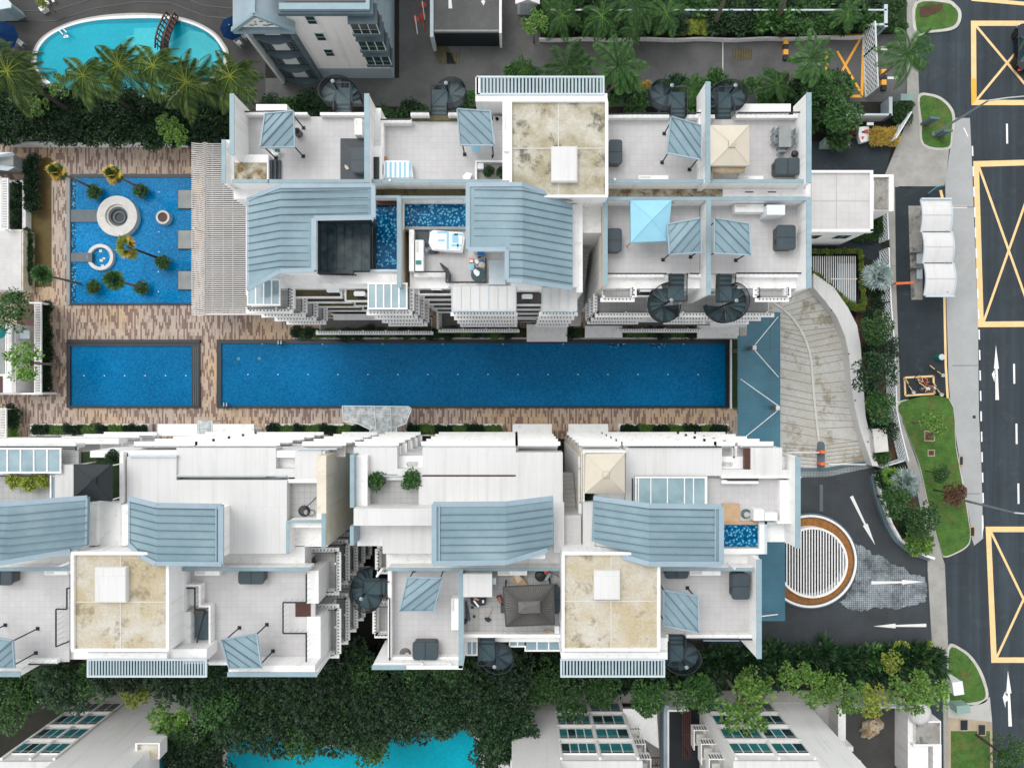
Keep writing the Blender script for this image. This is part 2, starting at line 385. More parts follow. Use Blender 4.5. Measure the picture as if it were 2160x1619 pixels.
leaf_mat('leaf_dark', [(0, (.003,.014,.006)), (.6, (.009,.034,.011)), (1, (.030,.085,.02))])
leaf_mat('leaf_mid', [(0, (.009,.038,.008)), (.6, (.024,.078,.016)), (1, (.07,.165,.03))])
leaf_mat('leaf_light', [(0, (.035,.10,.015)), (.6, (.085,.19,.03)), (1, (.19,.30,.05))])
leaf_mat('leaf_yellow', [(0, (.09,.14,.015)), (.6, (.20,.26,.03)), (1, (.33,.35,.06))])
leaf_mat('leaf_palm', [(0, (.014,.045,.012)), (.6, (.03,.09,.02)), (1, (.08,.17,.04))])
leaf_mat('leaf_coconut', [(0, (.018,.05,.014)), (.6, (.045,.10,.022)), (1, (.16,.22,.045))])
leaf_mat('leaf_silver', [(0, (.12,.18,.17)), (.6, (.22,.29,.28)), (1, (.36,.42,.40))])
leaf_mat('leaf_gold', [(0, (.25,.13,.02)), (.6, (.48,.33,.05)), (1, (.55,.46,.10))])
leaf_mat('leaf_red', [(0, (.02,.010,.006)), (.6, (.06,.026,.014)), (1, (.15,.065,.03))])
# ---------------------------------------------------------------- ground, roads, paving
struct('ground', MB().w(-900,-900,-1.0, 900,900,0), 'soil')
struct('road', MB().px(1920,-400,2800,2100,.02), 'asphalt')
struct('service_road', MB().poly([(842,-300),(1150,-300),(1150,86),(1925,72),(1925,215),(1700,215),(1500,225),(560,225),(560,165),(842,165)],.016), 'old_road')
struct('driveway', MB().poly([(1700,300),(1885,290),(1868,366),(1700,372)],.02), 'asphalt_dark')
struct('driveway', MB().poly([(1700,505),(1858,505),(1862,560),(1850,552),(1790,532),(1700,532)],.02), 'asphalt_dark')
struct('forecourt', MB().poly([(1500,1150),(1640,985),(1842,978),(1850,1010),(1864,1060),(1885,1125),(1925,1165),(1958,1183),(1967,1358),(1500,1372)],.024), 'cobble')
pts = [(1800,1148),(1822,1151),(1838,1168),(1862,1173),(1884,1190),(1905,1196),(1922,1210),(1952,1216),(1956,1242),(1954,1266),(1925,1276),(1898,1285),(1850,1280),(1822,1288),(1790,1284),(1772,1270),(1790,1250),(1803,1222),(1809,1190)]
jag = []
for i in range(len(pts)):
    a, b = pts[i], pts[(i+1) % len(pts)]
    for k in range(6):
        t = k/6; jag.append((a[0]+(b[0]-a[0])*t+random.uniform(-2.6,2.6), a[1]+(b[1]-a[1])*t+random.uniform(-2.6,2.6)))
struct('paving', MB().poly(jag,.026), 'worn_setts')
struct('paving', MB().poly([(1956,1188),(1962,1186),(1974,1352),(1964,1354)],.06,0), 'slate_wall')
struct('paving', MB().poly([(1688,992),(1740,994),(1840,975),(1846,984),(1745,1005),(1688,1006)],.035,0), 'granite_setts')
struct('paving', MB().poly([(1688,986),(1740,986),(1832,970),(1838,976),(1742,994),(1688,994)],.05,0), 'slate_wall')
struct('paving', MB().poly([(1729,1022),(1736,1022),(1736,1078),(1729,1078)],.03), 'granite_mid')
struct('pavement', MB().poly([(1913,-200),(1913,70),(1914,254),(1868,366),(1872,440),(1880,560),(1883,700),(1885,850),(1893,900),(1910,970),(1935,1040),(1950,1110),(1957,1165),(1957,1200),(1966,1355),(1985,1400),(1990,1500),(1992,1800),(2003,1800),(2000,1450),(2000,1360),(1993,1190),(1985,1165),(1960,1075),(1940,990),(1922,940),(1904,890),(1899,840),(1896,700),(1893,600),(1890,440),(1895,393),(1992,393),(1997,360),(2002,316),(1947,309),(1942,250),(1939,200),(1934,75),(1934,-200)],.12,0), 'path')
struct('lay_by', MB().poly([(2016,249),(2046,249),(2051,363),(2063,689),(2065,875),(2070,981),(2074,1135),(2055,1150),(2050,1135),(2046,1098),(2033,1020),(2020,943),(2004,839),(2001,800),(1996,625),(1994,380),(2005,311)],.05,0), 'lay_by')
# joints and drains in the lay-by and pavement
mb = MB()
for y in (436, 770, 1040): mb.px(1999+(y-436)*.03, y, 2056+(y-436)*.02, y+1.3, .056)
for y in (110,150,330,560,760): mb.px(1884, y, 1895, y+1, .126)
struct('pavement_joints', mb, 'granite_mid')
struct('shelter_floor', MB().poly([(1888,394),(1994,403),(1994,620),(2001,838),(1900,843),(1895,716),(1890,579)],.14,0), 'asphalt_dark')
struct('shelter_floor', MB().poly([(1916,434),(1946,434),(1946,632),(1922,632)],.146), 'dirty_roof')
# verges with kerbs
def island(poly, m, kerbw=4.5, h=.14):
    cx = sum(p[0] for p in poly)/len(poly); cy = sum(p[1] for p in poly)/len(poly)
    out = []
    for p in poly:
        dx, dy = p[0]-cx, p[1]-cy; L = math.hypot(dx, dy); out.append((p[0]+dx/L*kerbw, p[1]+dy/L*kerbw))
    out,poly=smooth(out),smooth(poly); struct('kerb', MB().poly(out, h, 0), 'kerb'); struct('verge', MB().poly(poly, h+.02, 0.02), m)
island([(1901,848),(2001,840),(2016,943),(2030,1020),(2043,1098),(2046,1135),(2037,1152),(2015,1165),(1993,1172),(1985,1158),(1962,1075),(1943,990),(1925,940),(1907,890)], 'grass', 3)
island([(1941,206),(1963,203),(1986,212),(2003,230),(2009,250),(2006,285),(1999,310),(1950,303),(1945,254)], 'grass', 6)
island([(1936,8),(1994,6),(2012,15),(2021,28),(2018,47),(2003,58),(1963,64),(1936,68)], 'grass', 7)
island([(2003,1370),(2030,1374),(2053,1397),(2070,1430),(2079,1468),(2055,1480),(2010,1480),(2003,1460)], 'grass', 7)
struct('verge', MB().poly([(1940,14),(1990,8),(1986,22),(1960,34),(1942,36)],.19,0), 'red_soil')
struct('verge', MB().poly([(2006,1541),(2088,1541),(2090,1800),(2006,1800)],.15,0), 'grass')
struct('pavement', MB().poly([(2000,1482),(2088,1480),(2093,1524),(2097,1800),(2000,1800)],.13,0), 'sand_path')
struct('pavement', MB().poly([(2000,1482),(2060,1487),(2088,1470),(2093,1522),(2040,1516),(2000,1512)],.14,0), 'concrete')
struct('verge', MB().poly([(1876,0),(1912,0),(1912,68),(1860,68)],.1,0), 'dark_grass')
struct('verge', MB().poly([(1882,216),(1922,216),(1920,262),(1882,258)],.1,0), 'dark_grass')
struct('verge', MB().poly([(1140,-200),(1876,-200),(1868,64),(1820,68),(1140,82)],.05,0), 'dark_grass')
struct('lawn', MB().poly([(55,333),(108,333),(108,604),(60,606)],.07,0), 'dry_grass')
struct('soil_bed', MB().poly([(1816,560),(1856,560),(1872,800),(1890,970),(1848,985),(1833,930),(1821,875),(1816,823),(1812,762),(1803,686)],.08,0), 'red_soil')
struct('soil_bed', MB().poly([(1850,990),(1895,975),(1935,1060),(1955,1160),(1955,1180),(1925,1160),(1885,1120)],.08,0), 'red_soil')
struct('walkway', MB().poly([(0,1458),(1000,1456),(1900,1456),(1900,1482),(1000,1482),(0,1482)],.10,0), 'path')
struct('courtyard', MB().px(1783,1494,1912,1800,.06,0), 'dark_court')
struct('courtyard', MB().px(1712,1484,1768,1640,.08,0), 'white_tile')
struct('deck', MB().poly([(0,300),(1556,300),(1556,925),(0,925)],.03), 'deck_paving')
struct('garden_bed', MB().px(616,692,1545,712,.10,0), 'red_soil')
struct('garden_bed', MB().px(1543,716,1556,860,.10,0), 'dark_grass')
struct('ramp', MB().poly([(1560,560),(1700,560),(1711,606),(1735,634),(1760,667),(1778,710),(1787,762),(1790,808),(1797,852),(1808,904),(1828,966),(1832,972),(1742,988),(1640,988),(1560,988)],.045,0), 'ramp_concrete')
# grooves of the ramp, fanning from its centre kerb
kc = [(1631,638),(1652,652),(1671,670),(1687,692),(1699,716),(1707,740),(1711,762),(1714,800),(1717,839),(1719,860),(1723,895),(1727,930)]
wi = [(1711,606),(1735,634),(1760,667),(1771,690),(1778,710),(1784,740),(1787,762),(1790,808),(1797,852),(1802,880),(1808,904),(1828,966)]
def along(pl, t):
    t = max(0, min(.9999, t))*(len(pl)-1); i = int(t); f = t-i
    return (pl[i][0]+(pl[i+1][0]-pl[i][0])*f, pl[i][1]+(pl[i+1][1]-pl[i][1])*f)
mb = MB()
for i in range(22):
    t = (i+.5)/22; a = along(kc, t); b = along(wi, t-.02 if t > .3 else t)
    b = (b[0]-2, b[1]-6); mb.bar(P(a[0]+2,a[1],.05), P(b[0],b[1],.05), .05, .012)
    c = (1646, a[1]-14+ (8 if t<.3 else 0)) 
    if a[1] > 640: mb.bar(P(a[0]-2,a[1],.05), P(c[0],c[1],.05), .05, .012)
for i in range(7):
    y = 938+i*8; mb.bar(P(1742,y,.05), P(1822+i,y-9,.05), .05, .02); mb.bar(P(1652,y-3,.05), P(1722,y+2,.05), .05, .02)
struct('ramp_grooves', mb, 'groove')
mb = MB()
for i in range(len(kc)-1): mb.bar(P(*kc[i],.10), P(*kc[i+1],.10), .2, .12)
one('kerb_divider', mb, 'stone_white', 'thin curved white kerb dividing the two lanes of the concrete ramp', 'kerb')
# curved ramp wall
wo_ = [(1711,576),(1754,606),(1784,649),(1803,686),(1810,725),(1813,762),(1815,800),(1817,823),(1821,878),(1833,930),(1848,983)]
wi_ = [(1711,606),(1735,634),(1760,667),(1778,710),(1784,740),(1787,762),(1790,808),(1793,830),(1799,862),(1810,908),(1835,982)]
one('ramp_wall', MB().poly([(x+5,y) for x,y in wo_]+[(x+5,y) for x,y in wi_[::-1]], 1.3, 0), 'white_roof', 'broad white parapet wall curving round the outside of the concrete ramp', 'wall')
for (x, y) in ((1753,653),(1790,745),(1803,843),(1830,930),(1800,800)):
    one('wall_light', MB().px(x,y,x+2.4,y+2.4,1.36,1.3).px(x+.6,y+.6,x+1.8,y+1.8,1.5,1.36), 'black_rail', 'tiny black fitting set in the top of the curved ramp wall', 'light', 'wall lights on the ramp wall')
# low kerb wall along the forecourt drive
fw = [(1838,1003),(1846,1040),(1855,1070),(1868,1105),(1885,1135),(1908,1156),(1935,1170),(1958,1178)]
mb = MB(); mc = MB()
for i in range(len(fw)-1):
    mb.bar(P(*fw[i],.25), P(*fw[i+1],.25), .38, .5); a = (fw[i][0]+8,fw[i][1]-2); b=(fw[i+1][0]+8,fw[i+1][1]-3)
    mc.bar(P(*a,.5), P(*b,.5), .22, 1.0)
t = thing('garden_wall', 'low curved white wall with blue slate footing round the forecourt planting', 'wall', P(1870,1105,0))
mb.build('footing', 'slate_wall', t); mc.build('wall', 'white', t)
# ---------------------------------------------------------------- road markings
YB = .032
def line(mb, a, b, wpx, z=YB):
    dx, dy = b[0]-a[0], b[1]-a[1]; L = math.hypot(dx, dy); nx, ny = -dy/L*wpx/2, dx/L*wpx/2
    mb.poly([(a[0]+nx,a[1]+ny),(b[0]+nx,b[1]+ny),(b[0]-nx,b[1]-ny),(a[0]-nx,a[1]-ny)], z)
def ybox(tl, tr, br, bl, m, wd=11, wx=5):
    mb = MB(); q = [tl,tr,br,bl]; cx = sum(p[0] for p in q)/4; cy = sum(p[1] for p in q)/4
    inn = [(p[0]+(wd if p[0] < cx else -wd), p[1]+(wd if p[1] < cy else -wd)) for p in q]
    for i in range(4):
        j = (i+1) % 4; mb.poly([q[i],q[j],inn[j],inn[i]], YB)
    line(mb, inn[0], inn[2], wx, YB+.004); line(mb, inn[1], inn[3], wx, YB+.008)
    struct('road_marking', mb, m)
ybox((2048,44),(2200,44),(2201,222),(2049,222),'yellow_paint')
ybox((2053,340),(2203,336),(2193,689),(2063,690),'yellow_paint', 12)
ybox((2079,1110),(2236,1110),(2230,1397),(2091,1397),'yellow_paint', 11.5)
struct('road_marking', MB().poly([(2049,-6),(2160,4),(2260,8),(2260,18),(2160,12),(2049,2)],YB), 'yellow_paint')
struct('road_marking', MB().poly([(2048.2,166),(2058.8,166),(2059.8,210.6),(2049.2,221.6)],YB+.012), 'orange_paint')
mb = MB()
for x, y0, y1 in ((2124,261,303),(2139,767,809),(2144,893,936),(2148,1019,1062),(2105,-70,-25)): mb.poly([(x-2,y0),(x+2,y0),(x+2.6,y1),(x-1.4,y1)], YB)
def ex(y): return 2051+(y-363)*12/326 if y < 689 else 2063+(y-689)*.024
y = 308
while y < 1080: mb.poly([(ex(y)+.5,y),(ex(y)+3.6,y),(ex(y+21)+3.6,y+21),(ex(y+21)+.5,y+21)], YB+.02); y += 43
mb.poly([(2071,1086),(2074,1086),(2075,1112),(2071,1134)], .06); mb.poly([(2032,270),(2034,269),(2043,288),(2041,289)], .06)
def arrow(mb, tail, tip, w0=7, w1=4, hl=.4, hw=10, z=YB):
    dx, dy = tip[0]-tail[0], tip[1]-tail[1]; L = math.hypot(dx, dy); ux, uy = dx/L, dy/L; nx, ny = -uy, ux
    hb = (tip[0]-ux*L*hl, tip[1]-uy*L*hl)
    mb.poly([(tail[0]+nx*w0/2,tail[1]+ny*w0/2),(tail[0]-nx*w0/2,tail[1]-ny*w0/2),(hb[0]-nx*w1/2,hb[1]-ny*w1/2),(hb[0]+nx*w1/2,hb[1]+ny*w1/2)], z)
    mb.poly([(hb[0]+nx*hw/2,hb[1]+ny*hw/2),(hb[0]-nx*hw/2,hb[1]-ny*hw/2),tip], z+.003)
arrow(mb, (2103.5,843), (2100.7,728), 7.5, 5, .43, 10.5); mb.poly([(2101,790),(2098,787),(2098,779),(2092,789),(2098,806),(2098,797),(2101,794)], YB)
arrow(mb, (2131,1531), (2126,1413), 7.5, 5, .41, 11); mb.poly([(2126,1468),(2121,1464),(2121,1456),(2115,1470),(2121,1492),(2121,1480),(2126,1476)], YB)
arrow(mb, (1796,1046), (1846,1149), 7, 4, .42, 11); arrow(mb, (1838,1228.5), (1950,1226), 7, 4, .42, 10); arrow(mb, (1954,1318), (1842,1320), 7, 4, .42, 10)
mb.poly([(1692,133),(1730,132),(1730,138),(1692,138)],.03); mb.px(1872,162,1896,167,.03); mb.px(1858,98,1872,106,.03); mb.px(2009,435,2040,439,.056)
mb.px(1524,88,1525.5,165,.03)
struct('road_marking', mb, 'white_paint')
# yellow box at the gate, in deeper paint
mb = MB()
for a, b in (((1752,203),(1818,203)),((1818,203),(1822,72)),((1822,74),(1757,76)),((1744,200),(1744,110))): line(mb, a, b, 6, .03)
line(mb, (1749,198), (1816,80), 5, .034); line(mb, (1766,108), (1814,192), 5, .038)
struct('road_marking', mb, 'orange_paint')
mb = MB(); line(mb,(1992,622),(1995,770),5,.146); line(mb,(1995,770),(1999,838),5,.146)
for a, b in (((1909,796),(1969,793)),((1969,793),(1971,830)),((1971,830),(1910,834)),((1910,834),(1908,796))): line(mb, a, b, 4, .15)
line(mb,(1984,401),(1988,418),6,.146); line(mb,(1884,846),(1897,848),3,.126)
struct('pavement_marking', mb, 'yellow_paint')
# drain grating patches, gullies
mb = MB()
def grating(x0,y0,x1,y1,n,lab,skew=0,mat1='granite_mid'):
    t = thing('drain_cover', lab, 'drain', P((x0+x1)/2,(y0+y1)/2,.02))
    f = MB().poly([(x0+skew,y0),(x1+skew,y0),(x1,y1),(x0,y1)], .03).build('frame', 'mossy', t)
    m = MB()
    for i in range(n+1):
        x = x0+(x1-x0)*i/n; m.bar(P(x+skew,y0,.035), P(x,y1,.035), .04, .02)
    m.build('bars', 'granite_dark', t)
grating(1546,103,1585,126,7,'brown drain grating in the service road below the yellow flowers')
grating(942,111,970,135,4,'square end of the brown drain grating near the vehicle ramp')
grating(928,80,962,135,8,'slanted brown drain grating running from the vehicle ramp',-28)
for (x0,y0,x1,y1,lab) in ((2026,1518,2041,1539,'black manhole cover on the sandy pavement, left one of the pair'),(2064,1528,2078,1549,'black manhole cover in a concrete frame beside the lower grass verge'),(1952,910,1970,928,'larger brown square manhole in the long grass verge'),(1959,950,1970,960,'smaller brown square manhole in the long grass verge'),(2025,963,2031,980,'dark kerb drain beside the lay-by level with the guard island'),(2048,1112,2055,1130,'dark kerb drain at the lower tip of the long verge')):
    t = thing('manhole', lab, 'manhole', P((x0+x1)/2,(y0+y1)/2,.13))
    MB().px(x0-2,y0-2,x1+2,y1+2,.175,.05).build('frame','sand_path',t); MB().px(x0,y0,x1,y1,.185,.1).build('lid','brown_timber' if 1950<x0<1965 else 'granite_dark',t)
one('drain_cover', MB().px(2052,876,2058,882,.07,.04),'black_rail','small black cover in the pale lay-by paving near the long verge','drain')
# ---------------------------------------------------------------- the long complex's pools
def pool(label, wx, rims, water='lap_water', lights=(), rimm='granite_dark', extra=None):
    x0,y0,x1,y1 = wx
    t = thing('swimming_pool', label, 'pool', P((x0+x1)/2,(y0+y1)/2,0))
    for (a,b,c,d,m,z) in rims: MB().px(a,b,c,d,z,0).build('pool_edge', m, t)
    MB().px(x0,y0,x1,y1,.09,.0).build('water', water, t)
    for x, y in lights: MB().px(x-1,y-1,x+1,y+1,.10,.09).build('pool_light','white_bloom',t)
    return t
p1 = pool('square blue ornamental pool with round stone islands and palms in tubs', (150,374,404,639),
     [(140,367,147,643,'granite_light',.2),(147,367,404,374,'granite_dark',.16),(147,374,150,643,'granite_dark',.16),(150,639,404,643,'granite_dark',.16)], 'pond_water',
     [(335,405),(335,489),(335,531),(334,573),(334,615)])
MB().px(150,374,160,639,.094).build('step','plunge_water',p1)
p2 = pool('short blue pool with thick dark rim between the square pool and lower garden', (148,730,404,855),
     [(140,716,421,723,'granite_dark',.3),(140,723,421,730,'granite_dark',.2),(140,730,148,860,'granite_dark',.25),(148,855,421,860,'granite_dark',.25),(404,730,421,855,'granite_dark',.22)], 'lap_water',
     [(177+i*43,792) for i in range(6)])
for x in (408,412,416): MB().px(x,731,x+.8,854,.235,.2).build('grating','granite_mid',p2)
p3 = pool('long narrow blue lap pool running between the two apartment rows', (467,724,1531,855),
     [(457,716,1545,724,'granite_dark',.25),(457,724,467,860,'granite_dark',.22),(467,855,1545,860,'granite_dark',.25),(1531,724,1545,855,'granite_dark',.22)], 'lap_water',
     [(523+i*63.3,789.5) for i in range(16)]+[(553+i*127,725.5) for i in range(8)])
for x in (1300,1387): MB().prism([(P(x,724,0)[0]+.9*math.cos(PI+PI*k/12),P(0,724,0)[1]+.45*math.sin(PI+PI*k/12)) for k in range(13)],.094,.08).build('step_shadow','plunge_water',p3)  # shadows of the pool steps, painted as dark half-round patches on the water
for x in (503,547): MB().px(x-3,y:=753,x+3,759,.095).build('drain_plate','teal_glass',p3)
def handrail(x, y, rz, lab):
    m = MB()
    for s in (-3,3): m.tube([P(x+s,y-4,.1),P(x+s,y-3,.9),P(x+s,y+3,.9),P(x+s,y+4,-.0)], .05, 6)
    return one('pool_ladder', m, 'steel', lab, 'ladder')
handrail(590,722,0,'small steel ladder at the upper edge of the lap pool'); handrail(475,853,0,'small steel ladder at the lower left corner of the lap pool')
t = thing('planter_kerb','long pale stone kerb between the garden bed and lap pool','kerb',P(1080,714,0)); MB().px(617,711.5,1545,715,.32,0).build('kerb_stone','concrete',t)
one('pool_kerb', MB().px(1541,716,1544,862,.5,0), 'white', 'thin white kerb at the right-hand end of the lap pool', 'kerb')
# stone features of the square pool
def disc(mb, px_, py_, r, zt, zb, n=40): x,y,_ = P(px_,py_,zt); mb.prism([(x+r*math.cos(2*PI*k/n),y+r*math.sin(2*PI*k/n)) for k in range(n)], zt, zb); return mb
x,y,_ = P(246,455,.8); t = thing('stone_island','large round pale stone seat ring with a dark sunken centre in the square pool','pool island',(x,y,0))
MB().ring(x,y,1.15,1.95,.75,0).ring(x,y,.95,1.15,.55,0).build('stone_ring','stone_white',t); disc(MB(),246,455,.95,.3,0).build('sunken_floor','granite_dark',t)
MB().ring(x+.05,y-.05,.45,.6,.4,.3,24).ring(x,y,.78,.93,.42,.3,30).build('inner_step','granite_mid',t)
MB().px(150,442,207,468,.22,0).px(207,443,222,467,.6,0).px(214,445,229,465,.45,0).build('stone_walkway','granite_mid',t)
x,y,_ = P(211,542,.5); t = thing('stone_island','small round pale stone ring with water inside in the square pool','pool island',(x,y,0))
MB().ring(x,y,.95,1.27,.5,0).build('stone_ring','stone_white',t); disc(MB(),211,542,.95,.2,0).build('water','pond_water',t)
MB().px(209,526,215,532,.25,.2).px(210,546,217,552,.25,.2).px(216,543,222,547,.25,.2).px(213,558,219,563,.25,.2).build('stepping_stone','stone_white',t)
MB().px(150,533,187,552,.2,0).px(184,533,194,552,.56,.2).build('stone_walkway','granite_mid',t)
x,y,_ = P(343,458,.7); t = thing('planter_bowl','round white stone bowl filled with earth standing in the square pool','planter',(x,y,0))
MB().ring(x,y,.47,.66,.7,0).build('bowl','stone_white',t); disc(MB(),343,458,.47,.6,0,24).build('earth','brown_timber',t)
for i, y0 in enumerate((401,486,572)):
    t = thing('pool_platform', ('top','middle','bottom')[i]+' grey stone platform of the three at the right edge of the square pool', 'platform', P(390,y0+20,0), 'square platforms in the pool')
    MB().px(375,y0-1,404,y0+40,.22,0).build('base','granite_dark',t); MB().px(376,y0,406,y0+38,.3,.2).build('top','granite_light',t)
# ---------------------------------------------------------------- neighbouring oval pool
def oval(cx, cy, a, b, n=64, sk=0):
    return [(cx+a*math.cos(2*PI*k/n)+sk*b*math.sin(2*PI*k/n), cy+b*math.sin(2*PI*k/n)) for k in range(n)]
struct('terrace_paving', MB().poly([(-60,-60),(560,-60),(560,70),(560,230),(-60,260)],.02), 'dark_court')
t = thing('swimming_pool','turquoise curved pool with a white rim beneath the coconut palms','pool',P(280,130,0))
top = [(70,150),(66,125),(72,100),(90,77),(120,58),(160,43),(210,33),(270,28),(330,29),(380,36),(420,49),(455,70),(475,95),(482,112),(478,140),(440,175),(380,198),(300,212),(220,212),(150,200),(100,180)]
top = smooth(top); cxp, cyp = 278, 122
def shrink(pl, d): return [(p[0]-(p[0]-cxp)/math.hypot(p[0]-cxp,p[1]-cyp)*d, p[1]-(p[1]-cyp)/math.hypot(p[0]-cxp,p[1]-cyp)*d) for p in pl]
MB().poly(top,.12,0).build('coping','concrete',t); MB().poly(shrink(top,5),.16,0).build('rim','white',t); MB().poly(shrink(top,11),.166,.0).build('water','turquoise_deep',t)
MB().poly(shrink(top,22),.17,.1).build('pool_floor','turquoise_water',t)
MB().poly([(283,60),(345,58),(345,100),(400,64),(430,70),(458,92),(465,110),(455,135),(380,170),(260,140),(262,100),(268,78),(283,74)],.174,.1).build('shelf','turquoise_shelf',t)
one('pool_ladder', MB().tube([P(126,68,.1),P(122,62,.9),P(132,72,.9),P(134,76,0)],.05,6).tube([P(134,64,.1),P(130,58,.9),P(140,68,.9),P(142,72,0)],.05,6).px(134,74,144,80,.2,.17),'steel','steel ladder on the left edge of the turquoise curved pool','ladder')
# arched footbridge
t = thing('footbridge','arched dark red timber footbridge over the turquoise pool','bridge',P(350,70,0))
m = MB(); pts = [(368,36),(360,52),(352,70),(347,90),(346,112)]; zs = [.4,1.0,1.25,1.1,.5]
L_ = [P(x-9,y-1,z) for (x,y),z in zip(pts,zs)]; R_ = [P(x+8,y+1,z) for (x,y),z in zip(pts,zs)]
for i in range(4): m.slab([L_[i],R_[i],R_[i+1],L_[i+1]], .12)
m.build('deck','brown_timber',t)
for side in (L_,R_):
    m = MB()
    for i in range(4):
        a, b = Vector(side[i]), Vector(side[i+1]); m.bar(a+Vector((0,0,.9)), b+Vector((0,0,.9)), .12); m.bar(a+Vector((0,0,.45)), b+Vector((0,0,.45)), .06)
        for k in range(2): q = a.lerp(b,k/2); m.bar(q, q+Vector((0,0,.95)), .09)
    m.build('railing','brown_timber',t)
t = thing('swimming_pool','bright turquoise pool half hidden by the trees at the bottom','pool',P(760,1600,0))
MB().poly([(470,1560),(560,1545),(700,1570),(840,1540),(900,1520),(1000,1535),(1022,1560),(1022,1800),(470,1800)],.12,0).build('coping','concrete',t)
MB().poly([(480,1566),(560,1552),(700,1578),(845,1548),(900,1530),(990,1542),(1012,1570),(1012,1800),(480,1800)],.16,0).build('water','turquoise_water',t)
# arcs of darker paving joints above the oval pool
m = MB()
for off in (0, 22):
    pl_ = [(12,46-off),(118,44-off),(200,18-off),(290,4-off),(360,6-off),(430,34-off),(490,40-off)]
    for i in range(len(pl_)-1): m.bar(P(*pl_[i],.03), P(*pl_[i+1],.03), .09, .03)
struct('paving_joints', m, 'granite_dark')
